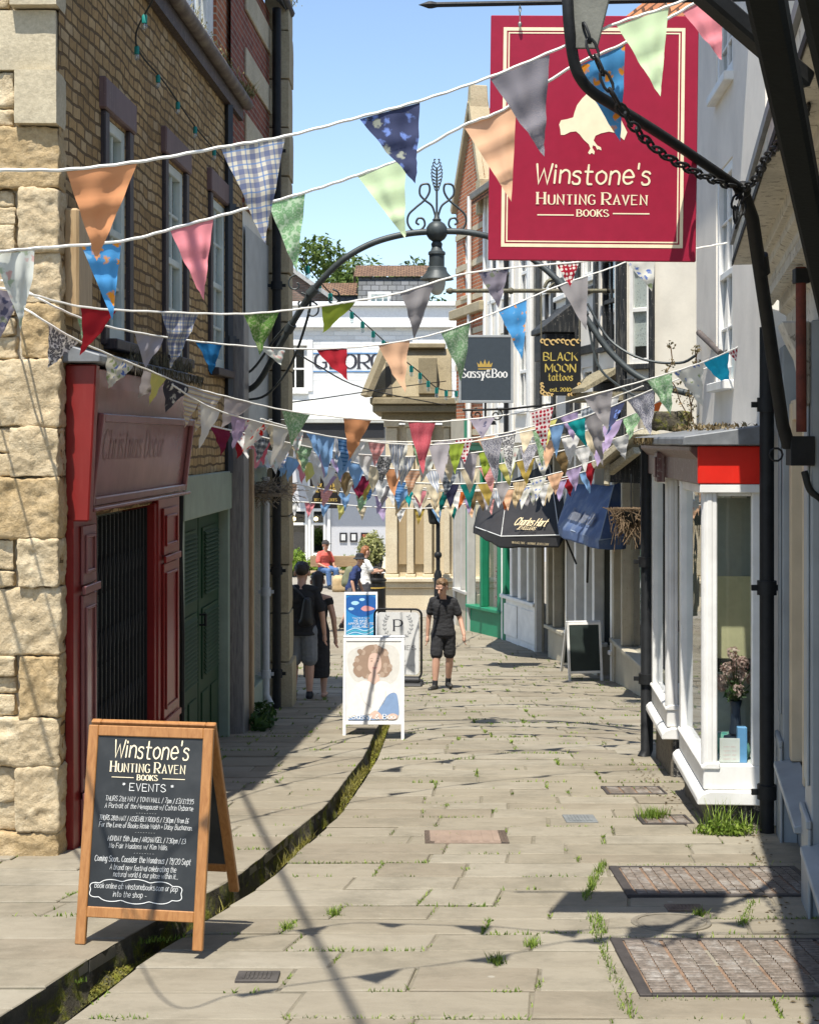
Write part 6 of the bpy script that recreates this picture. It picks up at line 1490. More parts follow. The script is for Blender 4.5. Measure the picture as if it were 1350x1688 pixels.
blob(mb, [(-.20,.80),(-.22,.72),(-.16,.66),(-.08,.70),(-.04,.68),(.05,.70),(.11,.66),(.17,.70),(.18,.80),(.14,.92),(.05,1.0),(-.07,1.0),(-.15,.92)], yb-.0006, 0)
for i in range(26):
    r = random.Random(i); a = r.uniform(0,6.28); rr = r.uniform(.13,.2); c = (-.01+rr*math.cos(a), .82+rr*.85*math.sin(a)); blob(mb, [(c[0]+.035*math.cos(b)*r.uniform(.6,1), c[1]+.03*math.sin(b)) for b in (0,1,2,3,4,5)], yb-.0012-.00004*i, 0 if i % 2 else 6)
blob(mb, [(-.04,.70),(.04,.70),(.06,.60),(-.06,.60)], yb-.0024, 1)
blob(mb, [(-.06,.82),(-.055,.75),(-.01,.70),(.03,.70),(.075,.75),(.08,.83),(.06,.90),(.01,.92),(-.04,.90)], yb-.003, 1)
for s_ in (-1, 1): blob(mb, [(.01+s_*.032-.013,.835),(.01+s_*.032,.842),(.01+s_*.032+.013,.835),(.01+s_*.032,.829)], yb-.0036, 0); line(mb, [(.01+s_*.017,.858),(.01+s_*.035,.864),(.01+s_*.052,.856)], .005, yb-.0036, 0)
blob(mb, [(-.018,.765),(.01,.772),(.038,.765),(.01,.752)], yb-.0036, 5); line(mb, [(.004,.82),(.012,.79),(.004,.786)], .004, yb-.0036, 6)
blob(mb, [(-.24,.52),(-.14,.62),(-.05,.62),(.0,.58),(.06,.62),(.16,.60),(.22,.48),(.18,.36),(.06,.30),(-.1,.26),(-.26,.24),(-.27,.38)], yb-.0042, 2)
line(mb, [(.0,.58),(.0,.48),(-.01,.38)], .006, yb-.0048, 4, 4); line(mb, [(-.14,.5),(-.1,.4),(-.02,.34)], .008, yb-.0048, 4, 4); line(mb, [(.13,.52),(.12,.42),(.06,.34)], .008, yb-.0048, 4, 4)
blob(mb, [(-.05,.24),(.04,.30),(.14,.46),(.22,.50),(.26,.44),(.26,.24),(.1,.215),(-.04,.21)], yb-.0054, 3); blob(mb, [(-.26,.225),(-.14,.26),(-.04,.25),(-.02,.21),(-.25,.21)], yb-.0060, 3)
blob(mb, [(-.04,.27),(.02,.31),(.08,.27),(.10,.225),(.04,.22),(-.02,.23)], yb-.0066, 1); blob(mb, [(.14,.25),(.2,.28),(.26,.26),(.24,.22),(.16,.215)], yb-.0072, 1)
mb.build('poster_picture', cols, pb)
mb = MB(Mf); text(mb, "Sassy & Boo", .0, .222, .05, 'serif', 'c', .46, 1.1, yb-.011); mb.build('lettering', M_WH, pb)
# blue poster board behind it
bb_, Mf = a_board('poster_board', 'white framed a-board with a bright blue fish poster, farthest of the street boards', (595-675)/2400*25.2, 25.2, 2, .58, 1.27, .2, .6, M_WHFR, flat('poster_blue_bg', (.035,.22,.50), .3), .03, .45, True)
mb = MB(Mf); yb = .0085; cols = [flat('poster_deep', (.02,.10,.33)), flat('poster_pale', (.35,.58,.72)), flat('poster_coral', (.6,.28,.28)), flat('poster_teal', (.08,.42,.55))]
blob(mb, [(-.24,1.2),(.0,1.22),(.24,1.2),(.24,.95),(.0,.86),(-.24,.98)], yb, 0)
for c, rr, mi in (((-.1,1.1),.07,1),((.02,1.16),.05,1),((-.17,1.0),.05,1)): blob(mb, [(c[0]+rr*math.cos(a), c[1]+rr*.5*math.sin(a)) for a in (0,1,2,3,4,5)], yb-.001, mi)
blob(mb, [(.0,1.0),(.06,1.05),(.15,1.04),(.24,1.0),(.16,.97),(.06,.96)], yb-.0015, 2)
for i in range(4): line(mb, [(-.25,.52+.03*i),(-.1,.56+.035*i),(.08,.53+.03*i),(.25,.6+.035*i)], .02, yb-.002-.0003*i, 1 if i % 2 else 3, 5)
mb.build('poster_picture', cols, bb_)
mb = MB(Mf); text(mb, "You're in luck!", 0, .83, .025, 'sans', 'c', .30, 1.0, yb-.004); text(mb, "WE HAVE", 0, .775, .035, 'sans', 'c', .24, 1.1, yb-.004); text(mb, "APPOINTMENTS", 0, .725, .035, 'sans', 'c', .44, 1.1, yb-.004); text(mb, "AVAILABLE", 0, .675, .035, 'sans', 'c', .3, 1.1, yb-.004); mb.build('lettering', M_WH, bb_)
# white swing board with P and laurel
Yp = 22.3; zc = gz(Yp); xp = (656-675)/2400*Yp
sw = thing('swing_sign', 'white round cornered swing sign with a black letter P in a laurel wreath', 'pavement sign', (xp, Yp, zc))
Mp = Matrix.Translation((xp, Yp, zc)) @ Matrix.Rotation(math.radians(-4), 4, 'Z'); w, h_ = .36, 1.16
def rrect(w, z0, z1, r_, n=6):
    P = []
    for cx, cz, a0 in ((w-r_, z0+r_, -90), (w-r_, z1-r_, 0), (-w+r_, z1-r_, 90), (-w+r_, z0+r_, 180)):
        for i in range(n+1): a = math.radians(a0+90*i/n); P.append((cx+r_*math.cos(a), cz+r_*math.sin(a)))
    return P
mb = MB(Mp); mb.tube([(x, 0, z) for x, z in rrect(w, .10, h_, .09)], .017, 8, 0, False, True); mb.tube([(-.2,0,h_),(-.2,0,h_-.06)], .008, 5); mb.tube([(.2,0,h_),(.2,0,h_-.06)], .008, 5); mb.build('frame', BLACK_IRON, sw, smooth=50)
mb = MB(Mp); mb.prism(rrect(w-.035, .16, h_-.05, .06), -.012, .012); mb.build('panel', flat('panel_white', (.72,.72,.70), .4), sw)
mb = MB(Mp); mb.box(-w-.02, w+.02, -.26, .26, .0, .05); mb.box(-w+.02, w-.02, -.1, .1, .05, .12); mb.build('base', mat('base_rubber', (.03,.03,.032), .6), sw, bev=.02)
mb = MB(Mp); yb = -.0135
text(mb, "P", 0, .83, .17, 'serif', 'c', .12, .85, yb); text(mb, "PEACHES", 0, .54, .065, 'serif', 'c', .55, .8, yb); text(mb, "beauty", .02, .36, .04, 'light', 'c', .2, .8, yb); text(mb, "hair - nails - and", .1, .29, .03, 'light', 'c', .3, .8, yb)
mb.build('lettering', flat('letter_black', (.04,.04,.05), .6), sw)
mb = MB(Mp)
for s_ in (-1, 1):
    P = [(s_*.02,.70),(s_*.12,.74),(s_*.2,.84),(s_*.21,.96),(s_*.17,1.04)]; line(mb, P, .006, yb, 0, 5)
    for j in range(9):
        t_ = j/8; i = min(3, int(t_*4)); f = t_*4-i; p = Vector(P[i]).lerp(Vector(P[i+1]), f)
        for sd_ in (-1, 1):
            a = math.atan2(P[i+1][1]-P[i][1], P[i+1][0]-P[i][0])+sd_*.75; e = p+Vector((math.cos(a), math.sin(a)))*.05; mmid = (p+e)/2; nn = Vector((-math.sin(a), math.cos(a)))*.010
            mb.add([(p.x,yb-.001,p.y),((mmid+nn).x,yb-.001,(mmid+nn).y),(e.x,yb-.001,e.y),((mmid-nn).x,yb-.001,(mmid-nn).y)], [(0,1,2,3)])
mb.build('laurel_wreath', flat('laurel_grey', (.3,.31,.32), .6), sw)
# blank chalkboard on the right
a_board('chalkboard_sign', 'small white framed blank chalkboard a-board by the right hand shops', (966-675)/2400*22.9, 22.9, 8, .56, .92, .14, .5, WHITE, mat('green_chalkboard', (.02,.03,.026), .6, 0, .3, 4, .05), .04, .12)

# ---------------------------------------------------------------- things set in the pavement
M_PRISM = NT('prism_glass'); v = M_PRISM.map('Object'); M_PRISM.set(.35, spec=.5)
M_PRISM.col(M_PRISM.mix(M_PRISM.ramp(M_PRISM.noise(v, 6, 6, .7), [(.52, (0,0,0)), (.74, (1,1,1))]), M_PRISM.ramp(M_PRISM.noise(v, 30, 4), [(.3, (.085,.07,.055)), (.7, (.20,.165,.135))]), (.33,.31,.28))); M_PRISM.bump(M_PRISM.noise(v, 70, 4), .3, .006)
M_PFRAME = mat('grate_frame', (.06,.052,.048), .7, .3, .3, 8, .4, 40); M_RUSTY = mat('rusty_joint', (.20,.13,.085), .9, 0, .4, 9, .4, 40)
def grate(label, x0, x1, y0, y1, cols_, rows_, lo=.03):
    c = Vector(((x0+x1)/2, (y0+y1)/2, 0)); sl = -.081; z = gz(c.y)
    M = Matrix.Translation((c.x, c.y, z)) @ Matrix.Rotation(math.atan(sl), 4, 'X'); w, d = (x1-x0)/2, (y1-y0)/2
    t = thing('pavement_light', label, 'pavement light', (c.x, c.y, z), 'glass pavement lights on the right')
    mb = MB(M); f = .035 if w > .3 else .02
    mb.box(-w, -w+f*1.6, -d, d, -.05, .013); mb.box(w-f, w, -d, d, -.05, .013); mb.box(-w+f*1.6, w-f, -d, -d+f, -.05, .012); mb.box(-w+f*1.6, w-f, d-f, d, -.05, .012); mb.build('frame', M_PFRAME, t, bev=.003)
    mb = MB(M); mb.box(-w+f*1.6, w-f, -d+f, d-f, -.04, .004); mb.build('bed', M_RUSTY, t)
    mb = MB(M); W_ = 2*w-f*2.6; D_ = 2*d-2*f; r = random.Random(int(x0*100))
    for i in range(cols_):
        xa = -w+f*1.6+W_*i/cols_+.007; xb = -w+f*1.6+W_*(i+1)/cols_-.007
        nb_ = 2 if w > .3 else 1
        for j in range(rows_):
            ya = -d+f+D_*j/rows_+.0025; yb_ = -d+f+D_*(j+1)/rows_-.0025
            for q in range(nb_):
                a = xa+(xb-xa)*q/nb_; b = xa+(xb-xa)*(q+1)/nb_; h0 = r.uniform(-.002, .002); n_ = 4
                V = []; Fc = []
                for s_ in range(n_+1):
                    ang = math.pi*s_/n_; yy = (ya+yb_)/2-(yb_-ya)/2*math.cos(ang); zz = .005+h0+.009*math.sin(ang)
                    V += [(a+.003, yy, zz), (b-.003, yy, zz)]
                for s_ in range(n_): Fc.append((2*s_, 2*s_+1, 2*s_+3, 2*s_+2))
                mb.add(V, Fc)
    mb.build('prism_glass', M_PRISM.m, t, smooth=60)
grate('largest pavement light of ribbed glass prisms at the bottom right corner', *GRATES[0], 9, 22)
grate('second large pavement light of ribbed glass prisms by the grey shop pilaster', *GRATES[1], 8, 18)
grate('small pavement light below the nearer white bay window', 1.70, 2.08, 10.62, 10.98, 3, 5)
grate('small pavement light of four panes below the farther white bay window', 1.62, 2.12, 11.95, 12.35, 4, 5)
def cover(name, label, px0, px1, py0, py1, m, round_=False):
    yc = lambda py: CAMZ/((py-HY)/F-.081); y0, y1 = yc(py1), yc(py0); x0, x1 = (px0-CX)/F*(y0+y1)/2, (px1-CX)/F*(y0+y1)/2
    c = Vector(((x0+x1)/2, (y0+y1)/2, gz((y0+y1)/2))); M = Matrix.Translation(c) @ Matrix.Rotation(math.atan(-.081), 4, 'X'); w, d = (x1-x0)/2, (y1-y0)/2
    t = thing(name, label, 'drain cover', tuple(c)); mb = MB(M)
    if round_: mb.lathe([(w,-.04),(w,.010),(w-.015,.011),(w-.02,.007),(.02,.008)], (0,0,0), 30, 0, 1, d/w)
    else: mb.box(-w, w, -d, d, -.04, .009)
    mb.build('frame', m, t, bev=.003)
    mb = MB(M); n = 7
    if round_:
        mb.tube([(w*.86*math.cos(a*.314), d*.86*math.sin(a*.314), .008) for a in range(20)], .006, 5, 0, False, True)
    else:
        for i in range(n):
            a = -w+.03+(2*w-.06)*i/n; mb.box(a, a+(2*w-.06)/n*.62, -d+.025, d-.025, .0095, .013)
    mb.build('ribs', m, t)
M_RUST = mat('rusty_cover', (.155,.112,.085), .8, .1, .4, 9, .5, 40); M_DKCOV = mat('dark_cover', (.07,.062,.055), .75, .2, .35, 9, .5, 40)
cover('drain_cover', 'rectangular pinkish cover slab in the middle of the street', 700, 836, 1371, 1391, mat('pink_slab', (.25,.185,.14), .85, 0, .15, 6, .3))
cover('drain_cover', 'small grey brown cover with grass at its edge near the chalkboard', 390, 460, 1604, 1620, M_DKCOV)
cover('drain_cover', 'narrow rust brown cover between the two large pavement lights', 1098, 1158, 1493, 1503, M_RUST)
cover('manhole_cover', 'round grey manhole cover in the shade of the hanging sign', 1040, 1172, 1508, 1538, mat('worn_cover', (.17,.15,.115), .8, 0, .3, 9, .5, 40), True)
cover('drain_cover', 'small blue grey square cover right of the middle of the street', 930, 982, 1345, 1357, mat('slate_cover', (.16,.17,.17), .8, 0, .2, 9, .3))
# grass clumps growing at the foot of the bay window
mb = MB(); r = random.Random(41)
for i in range(260):
    c = r.choice(((2.18,10.33,.20,.05),(2.35,10.36,.13,.06),(2.10,10.28,.08,.05),(2.28,10.25,.10,.06))); x, y = c[0]+r.gauss(0,c[3]), c[1]+r.gauss(0,.05); blade(mb, (x, y, gz(y)-.01), r.uniform(.3,1)*c[2]*1.3, .008, r, .9)
leaf_cloud(mb, (2.22,10.25,gz(10.25)+.04), (.22,.08,.05), 260, .022, r)
mb.build('grass_clump', M_GRASS, label='tall clump of bright grass at the corner of the white bay window', cat='grass clump')
mb = MB(); r = random.Random(43)
for i in range(160): x, y = 1.80+r.gauss(0,.05), 10.85+r.gauss(0,.04); blade(mb, (x, y, gz(y)-.01), r.uniform(.3,1)*.12, .008, r, .9)
mb.build('grass_clump', M_GRASS, label='small tuft of grass in the paving left of the bay window', cat='grass clump')

# ---------------------------------------------------------------- black pole lamp and litter bin at the end
bl = thing('lamp_post', 'slim black lamp post in front of the golden stone building', 'lamp post', tuple(at(722, 1010, 33.6)))
p = at(722, 1010, 33.6); g0 = Vector((p.x, 33.6, gz(33.6)))
mb = MB(); mb.tube([g0, Vector((p.x,33.6,at(0,862,33.6).z))], .05, 10); mb.lathe([(.09,0),(.09,.9),(.06,1.0)], g0, 12); mb.ball(Vector((p.x,33.6,at(0,915,33.6).z)), .09, 10); mb.build('pole', BLACK_IRON, bl, smooth=50)
c = at(716, 846, 33.6); mb = MB(); mb.lathe([(.10,-.25),(.13,-.2),(.16,.08),(.24,.10),(.22,.14),(.08,.26),(.03,.32)], c, 8); mb.build('lantern', BLACK_IRON, bl)
lb = thing('litter_bin', 'black cast litter bin with a gold band beside the stone corner', 'litter bin', (at(619,0,33).x, 33, gz(33)))
c = Vector((at(619,0,33).x, 33, gz(33))); mb = MB(); mb.lathe([(.23,0),(.24,.03),(.23,.8),(.25,.82),(.25,.86),(.2,.9),(.2,.98),(.24,1.0),(.22,1.08),(.1,1.13),(.02,1.14)], c, 20); mb.build('body', mat('bin_black', (.015,.016,.017), .3, 0, .1), lb, smooth=40)
mb = MB(); mb.lathe([(.236,.66),(.238,.66),(.238,.69),(.236,.69)], c, 20); mb.build('band', M_GOLD, lb)
# ---------------------------------------------------------------- festoon lights
M_TEAL = flat('teal_lampholder', (.015,.20,.17), .5); M_BULB = glass('clear_bulb', (.8,.85,.85), .15)
def festoon(label, pts, bulbs, r_=.006, hh=.05, sag=0):
    P = catmull(pts, 8); t = thing('festoon_lights', label, 'festoon lights', tuple(P[0]))
    mb = MB(); mb.tube(P, r_, 5); mb.build('cable', ROPE_BLACK, t)
    L = [0]
    for a, b in zip(P, P[1:]): L.append(L[-1]+(b-a).length)
    for i in range(bulbs):
        s_ = L[-1]*(i+.5)/bulbs; j = max(k for k in range(len(L)-1) if L[k] <= s_); c = P[j].lerp(P[j+1], (s_-L[j])/(L[j+1]-L[j]))
        mb = MB(); mb.lathe([(hh*.22,.0),(hh*.38,-.01),(hh*.38,-hh*1.2),(hh*.30,-hh*1.25)], c, 8); lh = mb.build('lamp_holder', M_TEAL, t, smooth=40)
        mb = MB(); mb.lathe([(hh*.25,-hh*1.26),(hh*.36,-hh*1.6),(hh*.34,-hh*1.9),(hh*.1,-hh*2.15)], c, 8); mb.build('bulb', M_BULB, lh, smooth=60)
festoon('dark cable of teal festoon bulbs running along the honey stone wall', [at(178,-5,9.6)+Vector((.3,0,0)), at(224,70,10.6), at(275,140,11.7), at(322,208,12.9), at(368,262,14.0)], 6, .007, .05)
festoon('festoon lights sloping down from the arch across the white hotel front', [at(497,425,17), at(540,478,18.4), at(585,518,20), at(640,568,22)], 8, .009, .075)
festoon('festoon lights dropping towards the brick house below the grey hanging sign', [at(655,585,24), at(690,612,25.5), at(722,640,27), at(760,645,28.5)], 7, .011, .09)
for lab, pts, r_ in (('thin black cable crossing the hotel window', [at(455,560,19), at(520,600,22), at(600,640,26), at(735,668,31)], .012), ('long thin cable slung low over the hotel canopy', [at(440,668,19), at(540,655,23), at(640,640,28), at(735,628,31)], .01)):
    mb = MB(); mb.tube(catmull(pts, 6), r_, 5); mb.build('cable', ROPE_BLACK, label=lab, cat='cable')

# cable strung from the stone house over the photographer's head; only its thin shadow shows on the paving
mb = MB(); mb.tube(catmull([(-2.32,9.5,6.1),(-1.75,7.0,5.93),(-.95,3.4,5.85),(-.4,.8,6.0)], 6), .021, 6); mb.build('cable', ROPE_BLACK, label='thick black cable strung high from the honey stone house over the street', cat='cable')

# creeper rooted in the corner of the cream wall
mb = MB(); r = random.Random(51); lf = MB()
for k in range(3):
    P = [at(1142+r.uniform(-6,8), 742, 14.0)]
    for i in range(7): P.append(P[-1]+Vector((r.gauss(-.01,.03), r.gauss(-.01,.015), r.uniform(.10,.17))))
    mb.tube(catmull(P, 3), .006, 5)
    for p in P[1:]: leaf_cloud(lf, p, (.06,.04,.06), 14, .022, r)
t = thing('wall_creeper', 'thin brown creeper climbing the cream wall corner above the lead roof', 'creeper', tuple(at(1142, 742, 14.0)))
mb.build('stem', flat('creeper_stem', (.14,.09,.05), .9), t); lf.build('leaves', leafmat('creeper_leaf', (.14,.12,.05), (.30,.22,.12)), t)
mb = MB(); rough_block(mb, 2.34, 2.72, 14.05, 14.28, 2.04, 2.22, .02, .03, random.Random(5), 10); mb.build('mossy_block', moss_stone('mossy_block_stone', .3), None, smooth=70, label='mossy stone block lying on the far end of the lead roof', cat='stone block')

for a, b in ((700, 716), (822, 836)): cover('cover_frame', 'dark iron hinge bar at the %s end of the pinkish cover slab' % ('left' if a < 710 else 'right'), a, b, 1371, 1391, M_DKCOV)
mb = MB(); r = random.Random(71)    # leaf litter blown along the foot of the right hand wall
for i in range(260):
    y = r.uniform(5.5, 13.8); x = (XG(y)-.2 if y < 10.2 else 2.2)-abs(r.gauss(0,.12)); z = gz(y)+.004; a = r.uniform(0,6.28); k = r.uniform(.008,.02); c, s_ = math.cos(a)*k, math.sin(a)*k
    mb.add([(x+c,y+s_,z),(x-s_*.5,y+c*.5,z+.006),(x-c,y-s_,z+.002),(x+s_*.5,y-c*.5,z+.004)], [(0,1,2,3)])
mb.build('leaf_litter', leafmat('brown_litter', (.10,.07,.03), (.26,.2,.1)), kind='stuff')
# ---------------------------------------------------------------- bunting: every string a thing, its flags parts
FB = {
 'orange': ('plain', (.66,.30,.14)), 'peach': ('plain', (.78,.48,.30)), 'pink': ('plain', (.68,.24,.27)), 'rose': ('wave', (.60,.10,.13), (.66,.16,.19)), 'salmon': ('stripe', (.66,.28,.26), (.72,.36,.34)),
 'lime': ('plain', (.32,.42,.06)), 'palegreen': ('plain', (.55,.68,.42)), 'teal': ('plain', (.02,.38,.38)), 'turq': ('plain', (.02,.38,.58)), 'blue': ('plain', (.02,.14,.32)), 'sky': ('plain', (.24,.42,.68)), 'red': ('plain', (.34,.02,.03)),
 'wine': ('plain', (.20,.02,.05)), 'navy': ('plain', (.03,.03,.06)), 'grey': ('tweed', (.28,.26,.26), (.34,.32,.32), (.4,.38,.38)), 'silver': ('plain', (.42,.39,.41)), 'white': ('plain', (.75,.74,.71)), 'yellow': ('plain', (.66,.62,.20)), 'mustard': ('plain', (.44,.32,.08)), 'brown': ('plain', (.22,.15,.07)),
 'lilac': ('plain', (.46,.36,.56)), 'bright': ('plain', (.80,.19,.05)), 'cream': ('plain', (.70,.60,.42)), 'tan': ('stripe_v', (.58,.42,.22), (.66,.52,.32)), 'dkgreen': ('plain', (.01,.16,.14)),
 'greenpat': ('leaf', (.22,.40,.20), (.50,.64,.44)), 'greenpat2': ('leaf', (.12,.26,.05), (.36,.46,.20)), 'plaid': ('plaid', (.06,.09,.22), (.58,.54,.44), (.10,.20,.42)), 'plaidpale': ('plaid', (.12,.2,.45), (.68,.68,.64), (.45,.25,.25)), 'plaidgrey': ('plaid', (.05,.06,.08), (.34,.38,.42), (.6,.6,.6)),
 'tweed': ('tweed', (.09,.11,.18), (.24,.23,.26), (.42,.38,.34)), 'navyfloral': ('floral', (.16,.24,.55), (.05,.06,.12), (.34,.36,.30)), 'blueorange': ('floral', (.80,.32,.04), (.09,.34,.68), (.22,.48,.76)), 'whitefloral': ('floral', (.12,.2,.5), (.70,.69,.62), (.35,.42,.22)), 'palefloral': ('floral', (.62,.4,.36), (.66,.68,.62), (.40,.48,.34)),
 'greyfloral': ('floral', (.10,.10,.16), (.30,.27,.32), (.2,.22,.16)), 'bwfloral': ('leaf', (.10,.10,.11), (.70,.69,.67)), 'blackfloral': ('floral', (.65,.65,.62), (.06,.06,.08), (.45,.45,.44)), 'dots': ('dots', (.36,.02,.04), (.72,.62,.60)), 'reddots': ('dots', (.62,.55,.5), (.30,.015,.03)),
 'stripe': ('stripe', (.45,.42,.46), (.70,.64,.5), (.6,.42,.16)), 'stripes2': ('stripe_v', (.35,.4,.5), (.72,.71,.68), (.3,.32,.4)), 'redwhite': ('floral', (.70,.03,.02), (.76,.74,.70), (.76,.74,.7)), 'zebra': ('wave', (.14,.14,.2), (.62,.61,.63)), 'bluestripe': ('stripe', (.05,.16,.36), (.16,.32,.58)), 'peachstripe': ('stripe', (.70,.36,.2), (.76,.48,.32))}
def FM(k):
    s_ = FB[k]; return fabric(*s_)
def flag(parent, Pl, Pr, tip, m, seed, amp=1.0):
    """cloth triangle from cord points Pl..Pr down to tip, with folds"""
    r = random.Random(seed); n = 16 if (Pl-Pr).length > 0 and Pl.y < 9.5 else 10; mb = MB()
    w = (Pr-Pl).length; ht = (tip-(Pl+Pr)/2).length
    nrm = (Pr-Pl).cross(tip-Pl).normalized()
    ph, f1, f2, f3 = r.uniform(0,6.28), r.uniform(1.2, 2.2), r.uniform(1.2, 3.0), r.uniform(3.5, 6.0); curl = r.uniform(-.16, .24)*ht; tw = r.uniform(-.5, .5)
    V = []; UV = []; idx = {}
    for j in range(n+1):
        t = j/n
        for i in range(n+1-j):
            s_ = i/max(1, n-j); a = Pl.lerp(tip, t); b = Pr.lerp(tip, t); p = a.lerp(b, s_)
            amt = math.sin(min(1, t*2.2)*math.pi/2)
            dz = (math.sin(ph+t*f2*6.28+s_*1.5*tw*3)*.022*ht+math.sin(ph*3+t*t*f3*6.28+s_*tw*4)*.016*ht*t+math.sin(ph*2+s_*f1*6.28+t*2)*.050*w*(1-t))*amt*amp+curl*t*t
            p = p+nrm*dz; p.z -= .012*math.sin(s_*math.pi)*w*(1-t)*(-1 if j == 0 else 1)*(0 if j == 0 else 1)
            idx[(i,j)] = len(V); V.append(p); UV.append(((s_-.5)*w*(1-t)+seed*.37, -t*ht+seed*.11))
    Fc = []
    for j in range(n):
        for i in range(n-j):
            Fc.append((idx[(i,j)], idx[(i+1,j)], idx[(i,j+1)]))
            if i < n-j-1: Fc.append((idx[(i+1,j)], idx[(i+1,j+1)], idx[(i,j+1)]))
    mb.add(V, Fc, 0, UV)
    return mb.build('flag', m, parent, smooth=80)
SEED = [100]
def bunting(label, pts, flags, r_=.006, gfl=None):
    """pts: (px, py, Y) along the cord; flags: (px0, px1, tipx, tipy, fabric)"""
    P = catmull([at(*p) for p in pts], 10); t = thing('bunting', label, 'bunting', tuple(P[0]), 'strings of bunting across the street')
    mb = MB(); mb.tube([p+Vector((0,0,.0015*math.sin(i*1.7))) for i, p in enumerate(P)], r_*.85, 6); mb.build('cord', CORD, t)
    PX = [CX+p.x/p.y*F for p in P]
    def on(px):
        for i in range(len(P)-1):
            if PX[i] <= px <= PX[i+1]: return P[i].lerp(P[i+1], (px-PX[i])/max(1e-6, PX[i+1]-PX[i]))
        return P[0] if px < PX[0] else P[-1]
    for a, b, tx, ty, k in flags:
        SEED[0] += 1; A = on(a)-Vector((0,0,r_)); B = on(b)-Vector((0,0,r_)); Y = (A.y+B.y)/2
        flag(t, A, B, at(tx, ty, Y+((SEED[0]*37) % 11-5)*.012), FM(k), SEED[0])
    return t, on
def auto(on, x0, x1, w, gap, hmul, seq, seed):
    """flags at regular spacing from px x0 to x1"""
    r = random.Random(seed); out = []; x = x0; i = 0
    while x+w < x1:
        p = on(x+w/2); py = HY-(p.z-CAMZ)/p.y*F; h = w*hmul*r.uniform(.95, 1.15)
        out.append((x, x+w, x+w/2+r.uniform(-.25, .3)*w, py+h, seq[i % len(seq)])); i += 1; x += w+gap*r.uniform(.6, 1.4)
    return out
bunting('highest near bunting with the big orange, plaid and tweed flags',
 [(-160,386,9.22),(-90,318,6.4),(-30,284,5.0),(110,279,5.1),(240,264,5.2),(370,241,5.3),(470,224,5.4),(590,193,5.5),(690,166,5.6),(808,126,5.75),(935,73,5.8),(1020,36,5.8),(1105,8,5.8),(1240,-50,5.75),(1440,-130,5.85)],
 [(110,226,160,430,'orange'),(365,470,440,398,'plaid'),(593,692,682,304,'navyfloral'),(808,906,896,258,'tweed'),(1016,1102,1088,160,'palegreen')], .0075)
bunting('second near bunting with pink, pale green, peach and blue floral flags',
 [(-140,452,9.22),(-85,430,7.2),(-30,418,5.9),(57,409,6.0),(200,397,6.1),(300,372,6.2),(400,345,6.3),(505,316,6.25),(590,288,6.2),(670,258,6.15),(765,206,6.02),(830,180,6.0),(945,108,5.98),(1030,70,5.98),(1125,16,5.98),(1190,-22,5.98),(1420,-140,6.05)],
 [(-14,57,46,540,'palefloral'),(135,200,186,528,'blueorange'),(281,352,334,497,'pink'),(443,503,488,450,'greenpat'),(590,669,667,392,'palegreen'),(765,851,843,332,'peach'),(945,1030,1027,230,'blueorange'),(1125,1192,1190,96,'pink')], .0075)
bunting('bunting with dark red, plaid and lime flags passing under the crimson sign',
 [(-60,466,9.22),(-30,470,8.2),(40,482,8.2),(140,506,8.6),(270,514,9.2),(400,517,9.8),(500,508,10.2),(582,496,10.5),(660,482,10.8),(770,450,11.1),(900,436,11.4),(1040,424,11.6),(1140,410,11.7),(1198,400,11.9)],
 [(-10,36,-2,566,'greyfloral'),(133,192,141,590,'red'),(266,327,288,608,'plaid'),(402,460,428,585,'greenpat2'),(530,586,537,552,'lime'),(660,716,692,556,'grey'),(788,838,824,507,'greyfloral'),(918,954,941,472,'reddots'),(1028,1080,1078,478,'whitefloral')], .008)
bunting('bunting with blue, crimson and peach flags just above the grey hanging sign',
 [(2,462,9.22),(20,466,8.8),(80,500,8.8),(150,530,9.2),(222,547,9.8),(320,562,10.6),(430,572,11.2),(520,575,11.7),(625,568,12.3),(725,548,12.7),(820,513,13.0),(922,470,13.2),(1010,440,13.3),(1060,420,13.4),(1144,396,14.1)],
 [(128,146,144,570,'greenpat'),(222,270,240,606,'silver'),(322,366,354,616,'blue'),(430,470,464,602,'palefloral'),(522,572,568,630,'red'),(624,676,660,648,'peach'),(727,775,770,628,'greenpat'),(822,868,864,592,'blueorange'),(922,969,966,544,'grey')], .008)
bunting('long bunting of mixed floral, striped and plain flags sagging in the middle of the street',
 [(26,504,9.22),(40,508,8.7),(130,562,9.0),(240,608,10.1),(310,636,11.2),(380,655,11.7),(470,676,12.3),(565,688,12.8),(640,693,13.1),(720,695,13.3),(800,688,13.4),(880,676,13.3),(960,655,13.1),(1065,626,12.8),(1160,596,12.2),(1238,562,11.6)],
 [(80,130,78,606,'bwfloral'),(176,220,178,640,'whitefloral'),(236,273,234,660,'silver'),(250,274,252,672,'yellow'),(273,314,274,680,'blackfloral'),(304,336,304,705,'stripe'),(328,366,330,715,'stripe'),(370,416,372,710,'silver'),(465,511,477,733,'greenpat'),(566,612,580,760,'orange'),(673,718,696,782,'rose'),(774,816,795,724,'greyfloral'),(873,913,895,746,'dots'),(962,1010,1004,708,'grey'),(1066,1108,1104,686,'greenpat'),(1110,1160,1158,672,'whitefloral'),(1160,1202,1200,646,'turq'),(1200,1238,1240,636,'dots')], .008)
b6 = [(250,612,10.5),(340,668,11.3),(420,694,12.2),(520,715,13.2),(600,727,14),(700,733,14.6),(790,726,14.8),(880,708,14.6),(960,688,14.3),(1080,640,13.6),(1180,600,13)]
